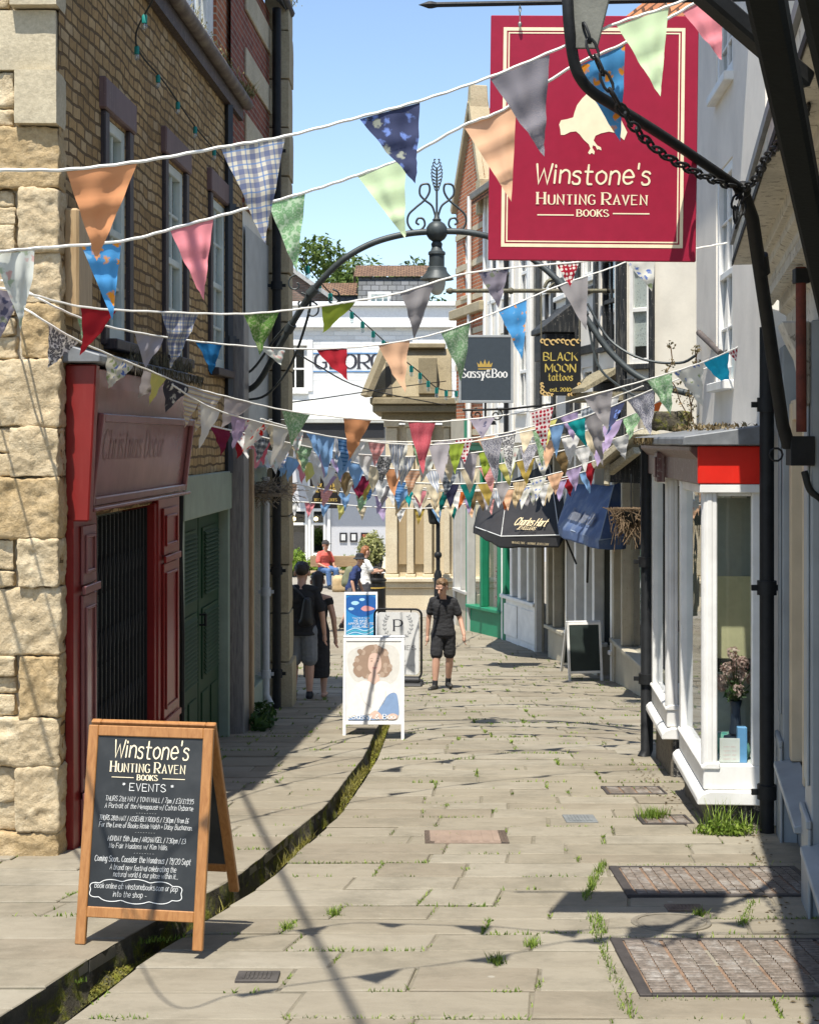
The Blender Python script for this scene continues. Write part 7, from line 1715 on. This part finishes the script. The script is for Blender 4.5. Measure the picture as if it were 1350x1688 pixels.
bunting('bunting of white, red and denim blue flags just below the orange and rose flags', b6,
 [(330,362,330,740,'white'),(382,414,380,738,'lilac'),(404,444,408,748,'redwhite'),(450,478,456,770,'white'),(520,552,538,788,'sky'),(556,584,572,776,'bluestripe'),(640,668,652,790,'stripes2'),(706,742,726,798,'silver'),(736,766,750,782,'lime'),(792,828,818,800,'zebra'),(826,850,838,792,'bwfloral'),(878,900,892,772,'greenpat'),(905,930,916,756,'sky'),(935,965,962,738,'teal'),(962,995,990,770,'grey'),(1000,1030,1002,720,'navyfloral'),(1034,1078,1078,715,'zebra')], .008)
SEQ = [['wine','redwhite','plaidgrey','white','greenpat','lilac','sky','white','bwfloral','stripes2','palefloral','cream','silver','lime','palefloral','zebra','peach','white','cream','lilac','greenpat','bright','salmon','dots','sky'],
       ['red','rose','plaidpale','tan','white','lilac','sky','cream','orange','peachstripe','stripes2','plaidgrey','cream','salmon','yellow','mustard','whitefloral','brown','white','lilac','white','salmon','bright','yellow','sky'],
       ['pink','palefloral','sky','yellow','white','brown','wine','white','bluestripe','cream','cream','navy','dkgreen','mustard','grey','tan','whitefloral','peach','lilac','red','yellow'],
       ['white','sky','pink','palefloral','tan','wine','bluestripe','white','teal','cream','dkgreen','bright','brown','stripes2','tan','whitefloral','cream','red','sky'],
       ['peach','white','salmon','sky','greenpat','lilac','tan','white','cream','cream','lilac','palefloral','bright','grey','tan','white'],
       ['white','pink','sky','yellow','cream','lilac','white','mustard','sky','dkgreen','peach','salmon']]
LAB = ['bunting led by a wine red flag beside the pale downpipe','crowded bunting with orange, tan and plaid flags ending by the black wooden hood','bunting with navy, brown, dark green and mustard flags above the black awning','lower bunting with teal, wine and bright orange flags above the stone building pilasters','far faded bunting with peach, lilac and sky flags over the market place end','farthest and lowest bunting with small white and pastel flags below the spa sign']
CORDS = [[(340,700,12.4),(440,722,13.4),(540,742,14.4),(640,752,15.4),(740,750,15.9),(840,738,16),(930,720,15.8),(1020,692,15.4),(1110,650,14.4)],
         [(380,712,14.6),(460,728,15.4),(540,752,16.4),(640,772,17.4),(740,774,17.9),(840,762,18),(930,742,17.6),(1010,724,17.2),(1060,706,16.8)],
         [(404,728,16.0),(440,742,16.6),(520,764,18.4),(600,784,19.2),(690,796,19.7),(780,797,20),(860,792,19.8),(930,776,19.5),(1000,752,19)],
         [(420,742,16.6),(460,754,18.2),(530,775,19.8),(600,792,20.8),(690,804,21.6),(780,808,22),(860,800,21.8),(940,784,21.2),(1000,764,20.6)],
         [(462,792,21),(530,806,22.2),(610,816,23.2),(700,822,24),(790,818,24.3),(870,806,24),(950,790,23.4)],
         [(470,826,25.5),(540,830,26),(620,836,26.4),(700,838,26.8),(770,830,27),(840,815,27)]]
for i, (lab, cd_) in enumerate(zip(LAB, CORDS)):
    t, on = bunting(lab, cd_, [], .0085+.0008*i)
    w = (33, 31, 28, 25, 22, 18)[i]; x0, x1 = cd_[0][0]+6, cd_[-1][0]-6
    fl = auto(on, x0, x1, w, (1, 0, 1, 4, 8, 12)[i], (1.35, 1.3, 1.3, 1.35, 1.35, 1.35)[i], SEQ[i], 40+i)
    for a, b, tx, ty, k in fl:
        SEED[0] += 1; A = on(a)-Vector((0,0,.008)); B = on(b)-Vector((0,0,.008)); flag(t, A, B, at(tx, ty, (A.y+B.y)/2), FM(k), SEED[0], 1.3)
for lab, pts, w, sq, sd in (('bunting of cream, denim and spotted flags above the lime flags of the crowded middle', [(430,690,12.9),(470,702,13.5),(560,722,14.6),(700,728,15.4),(840,712,15.4),(960,674,15),(1060,636,14.2)], 30, ['cream','palefloral','sky','stripes2','white','salmon','whitefloral','greenpat','silver','dots','peach','zebra','cream','yellow','lilac','plaidgrey','white','sky','tan'], 81),
                            ('low bunting of grey, gold and white flags crossing just above the black awning', [(500,772,18.4),(620,798,20),(740,810,21),(860,804,21),(950,786,20.5)], 24, ['white','lilac','cream','mustard','grey','sky','pink','tan','white','brown','silver','peach','whitefloral'], 83)):
    t, on = bunting(lab, pts, [], .0085)
    for a, b, tx, ty, k in auto(on, pts[0][0]+5, pts[-1][0]-5, w, 5, 1.35, sq, sd):
        SEED[0] += 1; A = on(a)-Vector((0,0,.008)); B = on(b)-Vector((0,0,.008)); flag(t, A, B, at(tx, ty, (A.y+B.y)/2), FM(k), SEED[0], 1.3)
# ---------------------------------------------------------------- people
def remeshed(name, mb, vox, m, parent, smooth_it=6, fac=.6, folds=0):
    me = bpy.data.meshes.new('tmp'); me.from_pydata([tuple(v) for v in mb.v], [], mb.f)
    o = bpy.data.objects.new('tmp', me); S.collection.objects.link(o)
    r_ = o.modifiers.new('r', 'REMESH'); r_.mode = 'VOXEL'; r_.voxel_size = vox
    s_ = o.modifiers.new('s', 'SMOOTH'); s_.iterations = smooth_it; s_.factor = fac
    dg = bpy.context.evaluated_depsgraph_get(); me2 = bpy.data.meshes.new_from_object(o.evaluated_get(dg))
    bpy.data.objects.remove(o); bpy.data.meshes.remove(me)
    me2.name = name; me2.transform(root_matrix(parent).inverted())
    if folds:
        me2.update()
        for v in me2.vertices:
            q = v.co; f_ = noise.noise(Vector((q.x*11, q.y*11, q.z*26)))*.65+noise.noise(Vector((q.x*30+5, q.y*30, q.z*44)))*.35; v.co = q+v.normal*(f_+.25)*folds
    for p in me2.polygons: p.use_smooth = True
    me2.materials.clear()
    for k in (m if isinstance(m, list) else [m]): me2.materials.append(k)
    p = bpy.data.objects.new(name, me2); S.collection.objects.link(p); p.parent = parent
    return p
def limb(mb, a, b, ra, rb, n=10, flat_=1.0):
    """tapered capsule a->b"""
    a = Vector(a); b = Vector(b); d = (b-a); L = d.length; d.normalize(); ax = d.orthogonal().normalized(); ay = d.cross(ax)
    V = []; rings = []
    for k in range(5): t = math.pi/2*(1-k/4); rings.append((a-d*ra*math.sin(t), max(1e-4, ra*math.cos(t))))
    for k in range(5): t = math.pi/2*k/4; rings.append((b+d*rb*math.sin(t), max(1e-4, rb*math.cos(t))))
    for c, r_ in rings:
        for k in range(n): an = 2*math.pi*k/n; V.append(c+ax*r_*math.cos(an)+ay*r_*math.sin(an))
    Fc = [tuple(range(n-1,-1,-1)), tuple((len(rings)-1)*n+k for k in range(n))]
    for i in range(len(rings)-1):
        for k in range(n): Fc.append((i*n+k, i*n+(k+1) % n, (i+1)*n+(k+1) % n, (i+1)*n+k))
    mb.add(V, Fc)
def chainlimb(mb, pts, rs):
    for (a, b), (ra, rb) in zip(zip(pts, pts[1:]), zip(rs, rs[1:])): limb(mb, a, b, ra, rb)
def loft(mb, rings, n=18):
    """rings: (centre, rx, ry) elliptical, horizontal"""
    V = []; Fc = []
    for c, rx, ry in rings:
        c = Vector(c)
        for k in range(n):
            a = 2*math.pi*k/n; ca, sa = math.cos(a), math.sin(a); V.append(c+Vector((rx*math.copysign(abs(ca)**.85, ca), ry*math.copysign(abs(sa)**.85, sa), 0)))
    for i in range(len(rings)-1):
        for k in range(n): Fc.append((i*n+k, i*n+(k+1) % n, (i+1)*n+(k+1) % n, (i+1)*n+k))
    Fc.append(tuple(range(n-1,-1,-1))); Fc.append(tuple((len(rings)-1)*n+k for k in range(n)))
    mb.add(V, Fc)
SKIN = mat('skin', (.52,.30,.21), .5, 0, .1, 9, .1, 80); SKIN2 = mat('skin_tanned', (.42,.22,.145), .5, 0, .1, 9, .1, 80)
def cloth(n, c): return mat('cloth_'+n, c, .9, 0, .15, 9, .35, 30)
def person(label, x, y, yaw, H, pose, skin, hair, hairlen, wear, vox=.008, z=None, group=None):
    """local axes: x to the person's left when facing -y; all joints in fractions of H"""
    z = gz(y) if z is None else z
    t = thing('person', label, 'person', (x, y, z), group)
    M = Matrix.Translation((x, y, z)) @ Matrix.Rotation(math.radians(yaw), 4, 'Z') @ Matrix.Scale(H, 4)
    J = dict(hipL=(.052,0,.50), hipR=(-.052,0,.50), kneeL=(.058,-.012,.275), kneeR=(-.058,-.012,.275), ankL=(.060,.012,.042), ankR=(-.060,.012,.042),
             shL=(.100,0,.786), shR=(-.100,0,.786), elL=(.150,.015,.625), elR=(-.150,.015,.625), wrL=(.165,-.03,.475), wrR=(-.165,-.03,.475),
             pel=(0,0,.52), waist=(0,0,.62), chest=(0,0,.74), neck=(0,.005,.83), head=(0,-.012,.925), face=(0,-1,0), footL=(.01,-1,0), footR=(-.01,-1,0), handL=(.03,-.15,-1), handR=(-.03,-.15,-1))
    J.update(pose); J = {k: Vector(v) for k, v in J.items()}
    mb = MB(M)
    loft(mb, [(J['pel']-Vector((0,0,.055)), .078, .060), (J['pel'], .092, .066), (J['waist'], .074, .052), (J['chest'], .093, .064), (J['neck']-Vector((0,0,.06)), .092, .050), (J['neck']-Vector((0,0,.02)), .05, .04)])
    for s_ in ('L', 'R'): limb(mb, J['neck']+Vector((.02 if s_ == 'L' else -.02, 0, -.02)), J['sh'+s_], .026, .030)
    limb(mb, J['neck']-Vector((0,0,.03)), J['head']-Vector((0,0,.03)), .034, .032)
    f = J['face'].normalized(); up = Vector((0,0,1)); up = (up-f*up.dot(f)).normalized(); rt = f.cross(up)
    hd = J['head']; o = lambda a, b, c: hd+rt*a+f*b+up*c
    hb = lambda c, r_, s_=1: mb.ball(c, r_, 14)
    limb(mb, o(0,-.012,.018), o(0,-.004,.022), .052, .052, 14); limb(mb, o(0,.014,-.03), o(0,.004,.012), .038, .047, 14); limb(mb, o(0,.034,-.048), o(0,.022,-.03), .020, .03)
    limb(mb, o(0,.055,.004), o(0,.066,-.012), .007, .010); limb(mb, o(-.012,.05,-.036), o(.012,.05,-.036), .007, .007)
    for s_ in (-1, 1): limb(mb, o(s_*.053,-.004,.008), o(s_*.055,-.002,-.016), .011, .007); limb(mb, o(s_*.012,.047,.018), o(s_*.034,.040,.018), .008, .008)
    for s_ in ('L', 'R'):
        chainlimb(mb, [J['sh'+s_], J['el'+s_], J['wr'+s_]], [.029, .0235, .0165])
        chainlimb(mb, [J['hip'+s_], J['knee'+s_], J['knee'+s_].lerp(J['ank'+s_], .3), J['ank'+s_]], [.056, .036, .035, .021])
        ft = J['foot'+s_]; ft = Vector((ft.x, ft.y, 0)).normalized(); a = J['ank'+s_]; b = a-Vector((0,0,a.z*0+.022))
        limb(mb, b-ft*.012-Vector((0,0,.002)), b+ft*.085-Vector((0,0,.004)), .020, .016)
        hd_ = J['hand'+s_].normalized(); w = J['wr'+s_]; sgn = 1 if s_ == 'L' else -1
        side = Vector((0,-1,0)); side = (side-hd_*side.dot(hd_)).normalized(); pn = hd_.cross(side)
        limb(mb, w+hd_*.008, w+hd_*.045, .014, .018); limb(mb, w+hd_*.02+side*.010, w+hd_*.05+side*.012, .011, .011); limb(mb, w+hd_*.02-side*.010, w+hd_*.05-side*.012, .011, .011)
        for i, (off, ln) in enumerate(((.0165,.036),(.0055,.042),(-.0055,.039),(-.0165,.030))):
            k0 = w+hd_*.052+side*off; cur = -pn*sgn*.35; k1 = k0+(hd_+cur*.6).normalized()*ln*.55; k2 = k1+(hd_+cur*1.9).normalized()*ln*.5
            chainlimb(mb, [k0, k1, k2], [.0056, .0052, .0042])
        k0 = w+hd_*.018+side*.016; k1 = k0+(hd_*.6+side*.8).normalized()*.022; k2 = k1+(hd_+side*.25).normalized()*.022; chainlimb(mb, [k0, k1, k2], [.0075, .0065, .005])
    remeshed('body', mb, vox*(.62 if vox < .009 else .72), skin, t, 3, .5)
    # eyes, brows, lips as small surface pieces
    if pose.get('face_detail', True) is not False:
        eb = MB(M)
        for s_ in (-1, 1): eb.ball(o(s_*.021,.0465,.006), .0055, 8); limb(eb, o(s_*.012,.055,.019), o(s_*.032,.047,.019), .0022, .0018, 6)
        eb.build('eyes', flat('eye_dark', (.03,.02,.015), .3), t)
    # hair
    hm = MB(M); 
    limb(hm, o(0,-.022,.024), o(0,-.012,.034), .054, .052, 14)
    if hairlen > .3: limb(hm, o(0,-.028,.01), o(0,-.036,-.035*hairlen-.02), .048, .04, 12)
    r = random.Random(int(x*100)+5)
    for i in range(60):
        a = r.uniform(0, 6.28); e = r.uniform(.15, 1.35); c = o(.052*math.cos(a)*math.cos(e), -.012+.056*math.sin(a)*math.cos(e), .030+.052*math.sin(e)); 
        if (c-hd).dot(f) > .022 and (c-hd).dot(up) < .062: continue
        limb(hm, c, c+Vector((r.gauss(0,.005), r.gauss(0,.005), r.gauss(-.004,.004))), .0085, .006, 6)
    hb_ = MB(M); hb_.v, hb_.f, hb_.l = hm.v, hm.f, hm.l
    remeshed('hair', hm, vox*.7, hair, t, 1, .4)
    for nm, m_, fn in wear:
        cm = MB(M); fn(cm, J, o); remeshed(nm, cm, vox, m_, t, 3, .5, 0 if nm in ('shoes', 'socks', 'sandals') else .009)
    return t, M, J, o
def w_shirt(sl=.55, hem=.50, fit=1.0, wide=.0):
    def fn(mb, J, o):
        P = J['pel']; h = P+Vector((0,0,hem-.52))
        loft(mb, [(h, .098*fit+wide, .074*fit+wide), (P+Vector((0,0,.02)), .098*fit, .073*fit), (J['waist'], .088*fit, .064*fit), (J['chest'], .104*fit, .070*fit), (J['neck']-Vector((0,0,.062)), .102*fit, .056*fit), (J['neck']-Vector((0,0,.022)), .060, .043)])
        for s_ in ('L', 'R'): limb(mb, J['neck']+Vector((.03 if s_ == 'L' else -.03, .005, -.022)), J['sh'+s_]+Vector((0,0,.004)), .032, .036)
        for s_ in ('L', 'R'):
            a, b, c = J['sh'+s_], J['el'+s_], J['wr'+s_]
            if sl <= 1: limb(mb, a, a.lerp(b, sl), max(.0345, .035*fit), .037*fit)
            else: chainlimb(mb, [a, b, b.lerp(c, sl-1)], [.035*fit, .033*fit, .027*fit])
    return fn
def w_legs(kn, r0=.064, r1=.052):
    def fn(mb, J, o):
        P = J['pel']; loft(mb, [(P-Vector((0,0,.058)), .084, .068), (P, .097, .072), (P+Vector((0,0,.045)), .088, .064)])
        for s_ in ('L', 'R'):
            a, b, c = J['hip'+s_], J['knee'+s_], J['ank'+s_]
            if kn <= 1: limb(mb, a, a.lerp(b, kn), r0, r1)
            else: chainlimb(mb, [a, b, b.lerp(c, kn-1)], [r0, r1*.95, r1*.8])
    return fn
def w_shoes(mb, J, o):
    for s_ in ('L', 'R'):
        ft = J['foot'+s_]; ft = Vector((ft.x, ft.y, 0)).normalized(); b = J['ank'+s_]-Vector((0,0,.020)); limb(mb, b-ft*.016, b+ft*.092-Vector((0,0,.003)), .026, .021); limb(mb, b-ft*.006, b+Vector((0,0,.024)), .027, .026)
def w_socks(mb, J, o):
    for s_ in ('L', 'R'): limb(mb, J['ank'+s_], J['ank'+s_].lerp(J['knee'+s_], .16), .026, .027)
def w_dress(mb, J, o):
    P = J['pel']; loft(mb, [((P.x,P.y,.16), .105, .085), ((P.x,P.y,.34), .108, .085), (P, .105, .080), (J['waist'], .082, .06), (J['chest'], .098, .07), (J['neck']-Vector((0,0,.05)), .085, .052)])
    for s_ in ('L', 'R'): limb(mb, J['sh'+s_]-Vector((0,0,.01)), J['sh'+s_].lerp(J['el'+s_], .15), .036, .034)
M_HAIRBR = mat('hair_brown', (.13,.075,.035), .6, 0, .35, 14, .6, 40, (.26,.16,.075)); M_HAIRDK = mat('hair_dark', (.025,.018,.014), .5, 0, .3, 14, .6, 40); M_HAIRRED = mat('hair_auburn', (.25,.10,.04), .5, 0, .3, 14, .6, 40)
BLK = cloth('black', (.022,.022,.024)); BLK2 = cloth('black_jersey', (.024,.024,.026))
# boy walking towards us, looking down
person('boy in black t-shirt and black shorts walking towards the camera, looking down', at(731,0,21.6).x, 21.6, 0, 1.66,
    dict(head=(-.014,-.042,.908), face=(-.45,-.75,-.45), neck=(0,-.006,.828), shL=(.094,-.01,.776), shR=(-.094,.012,.784), elL=(.150,.0,.625), wrL=(.180,-.075,.495), elR=(-.132,.05,.63), wrR=(-.142,.045,.475),
         hipL=(.05,0,.5), kneeL=(.056,.01,.278), ankL=(.044,.075,.050), hipR=(-.052,0,.5), kneeR=(-.066,-.055,.278), ankR=(-.078,-.07,.044), footL=(.25,-1,0), footR=(-.55,-1,0)),
    SKIN, M_HAIRBR, .2, [('shirt', BLK2, w_shirt(.62, .485, 1.0, .004)), ('shorts', BLK, w_legs(.80, .060, .056)), ('socks', BLK, w_socks), ('shoes', mat('shoe_dark', (.03,.028,.025), .5), w_shoes)], .008)
# couple seen from behind by the pier
LZ = lambda y: gz(y)+LEFT_UP
t, M, J, o = person('man in black t-shirt and grey denim shorts with a dark shoulder bag, seen from behind', at(497,0,19.6).x, 19.6, 176, 1.84,
    dict(head=(0,-.03,.915), face=(0,-.95,-.35), elL=(.14,-.05,.64), wrL=(.09,-.12,.56), elR=(-.15,.0,.63), kneeL=(.06,-.02,.275)),
    SKIN, M_HAIRDK, .2, [('shirt', BLK, w_shirt(.75, .47, 1.05, .008)), ('shorts', cloth('grey_denim', (.17,.18,.19)), w_legs(.92, .066, .060)), ('shoes', mat('shoe_black', (.015,.015,.016), .6), w_shoes)], .010, LZ(19.6))
mb = MB(M); limb(mb, (-.05,.078,.60), (-.055,.08,.72), .05, .035, 12); limb(mb, (-.07,.085,.57), (-.02,.085,.57), .03, .03); remeshed('shoulder_bag', mb, .01, mat('bag_leather', (.02,.021,.022), .4), t)
mb = MB(M); mb.tube([(-.05,.09,.73),(.03,.075,.81),(.07,.03,.835),(.06,-.05,.80)], .008, 6); mb.build('strap', mat('bag_leather', (.02,.021,.022), .4), t)
person('woman in a long black sleeveless dress standing next to the man with the bag', at(522,0,19.9).x, 19.9, 170, 1.70,
    dict(head=(0,-.03,.92), face=(.3,-.9,-.35), elL=(.135,-.02,.63), wrL=(.12,-.08,.50), elR=(-.14,.0,.63), wrR=(-.15,-.02,.48)),
    SKIN, M_HAIRDK, 1.2, [('dress', BLK, w_dress), ('sandals', mat('sandal', (.10,.06,.04), .6), lambda mb, J, o: [limb(mb, J['ank'+s_]+Vector((0,.012,-.036)), J['ank'+s_]+Vector((0,-.085,-.036)), .012, .012) for s_ in 'LR'])], .010, LZ(19.9))
# woman in white by the bin, man with hat and rucksack, seated person
t, M, J, o = person('woman in white top and dark shorts reading a sheet beside the litter bin', at(600,0,32.2).x, 32.2, 118, 1.66,
    dict(head=(0,-.025,.92), face=(0,-.9,-.3), elL=(.13,-.06,.66), wrL=(.09,-.17,.66), elR=(-.13,-.06,.66), wrR=(-.06,-.18,.66), handL=(0,-1,.1), handR=(0,-1,.1)),
    SKIN, M_HAIRRED, .4, [('blouse', cloth('white', (.75,.74,.72)), w_shirt(.7, .50, 1.05, .01)), ('shorts', cloth('charcoal', (.06,.06,.07)), w_legs(.55, .064, .064)), ('shoes', mat('shoe_pale', (.4,.36,.3), .6), w_shoes)], .012)
mb = MB(M); mb.hexa([(-.06,-.30,.64),(.10,-.30,.64),(.10,-.22,.63),(-.06,-.22,.63),(-.06,-.30,.644),(.10,-.30,.644),(.10,-.22,.634),(-.06,-.22,.634)]); mb.build('leaflet', flat('paper', (.7,.7,.66)), None, label='open pale leaflet held by the woman in white', cat='leaflet')
mb = MB(M); limb(mb, (-.05,.05,.52), (.04,.06,.52), .035, .035); remeshed('handbag', mb, .012, cloth('cream_bag', (.62,.58,.5)), t)
t, M, J, o = person('walker in navy t-shirt and dark bucket hat with a green rucksack and stick', at(580,0,30.9).x, 30.9, 82, 1.66,
    dict(pel=(0,.01,.52), waist=(0,-.015,.62), chest=(0,-.045,.73), neck=(0,-.07,.81), head=(0,-.105,.885), face=(0,-.9,-.4), shL=(.098,-.055,.765), shR=(-.098,-.055,.765), elL=(.14,-.06,.61), wrL=(.13,-.12,.48), elR=(-.14,-.03,.61), wrR=(-.14,-.06,.47), kneeL=(.055,-.06,.28), ankL=(.055,-.04,.044), kneeR=(-.055,.03,.275), ankR=(-.055,.12,.06)),
    SKIN, M_HAIRDK, .2, [('shirt', cloth('navy', (.025,.04,.12)), w_shirt(.7, .50, 1.05)), ('shorts', cloth('grey_shorts', (.10,.10,.11)), w_legs(.85, .064, .06)), ('sandals', mat('sandal', (.10,.06,.04), .6), w_shoes)], .012)
mb = MB(M); h = J['head']; mb.lathe([(.085,.012),(.09,.018),(.056,.035),(.052,.075),(.03,.085),(.004,.087)], h, 18); mb.build('hat', cloth('hat_navy', (.025,.028,.035)), t, smooth=50)
mb = MB(M); limb(mb, (0,.055,.60), (0,.025,.74), .075, .065, 12); limb(mb, (0,.09,.58), (0,.08,.66), .05, .05); remeshed('rucksack', mb, .012, cloth('olive', (.17,.18,.11)), t)
mb = MB(M); mb.tube([J['wrR']+Vector((0,-.02,-.05)), Vector((-.15,.14,.0))], .006, 6); st = mb.build('walking_stick', flat('stick_dark', (.05,.04,.035)), None, label='thin dark walking stick in the rucksack wearer’s hand'.replace('’', "'"), cat='walking stick')
Yq = 39.5; xq = at(541,0,Yq).x; g = gz(Yq)
bn = thing('bench', 'dark bench in front of the bright green hedge', 'bench', (xq, Yq, g))
mb = MB(); mb.box(xq-.5, xq+1.0, Yq-.22, Yq+.22, g+.40, g+.45); mb.build('seat', wood('bench_wood', (.2,.13,.07), (.36,.26,.15), .6, 'x'), bn, bev=.01)
for dx in (-.4, .9):
    mb = MB(); mb.box(xq+dx-.04, xq+dx+.04, Yq-.2, Yq+.2, g, g+.40); mb.build('leg', BLACK_IRON, bn)
mb = MB(); mb.box(xq-.5, xq+1.0, Yq+.2, Yq+.24, g+.55, g+.85); mb.build('backrest', wood('bench_wood', (.2,.13,.07), (.36,.26,.15), .6, 'x'), bn, bev=.01)
t, M, J, o = person('person in coral shirt, blue jeans and dark cap sitting on the bench', xq-.1, Yq-.02, 38, 1.70,
    dict(pel=(0,.0,.52-.215), waist=(0,.02,.40), chest=(0,.0,.50), neck=(0,-.02,.59), head=(0,-.035,.68), face=(0,-.9,-.2), shL=(.1,.0,.545), shR=(-.1,.0,.545), elL=(.15,-.03,.40), wrL=(.09,-.14,.345), elR=(-.15,-.03,.40), wrR=(-.08,-.15,.345), handL=(-.3,-1,-.1), handR=(.3,-1,-.1), hipL=(.052,0,.30), hipR=(-.052,0,.30), kneeL=(.075,-.22,.29), kneeR=(-.075,-.22,.29), ankL=(.07,-.22,.044), ankR=(-.07,-.24,.044)),
    SKIN2, M_HAIRDK, .2, [('shirt', cloth('coral', (.55,.11,.09)), w_shirt(.8, .50, 1.06)), ('jeans', cloth('jeans', (.08,.15,.30)), w_legs(1.85, .064, .048)), ('shoes', mat('shoe_dark', (.03,.028,.025), .5), w_shoes)], .014)
mb = MB(M); h = J['head']; mb.lathe([(.058,.025),(.06,.03),(.054,.06),(.03,.08),(.004,.084)], h, 14); mb.box(h.x-.04, h.x+.04, h.y-.11, h.y-.04, h.z+.024, h.z+.032); mb.build('cap', cloth('cap_dark', (.05,.045,.045)), t, smooth=50)
mb = MB(); c = at(566,955,38.5); rough_block(mb, c.x-.3, c.x+.3, c.y-.15, c.y+.15, gz(38.5), gz(38.5)+.42, .03, .1, random.Random(3), 6); mb.build('bag', cloth('canvas_bag', (.45,.33,.18)), None, smooth=60, label='plump tan canvas bag on the ground beside the bench', cat='bag')
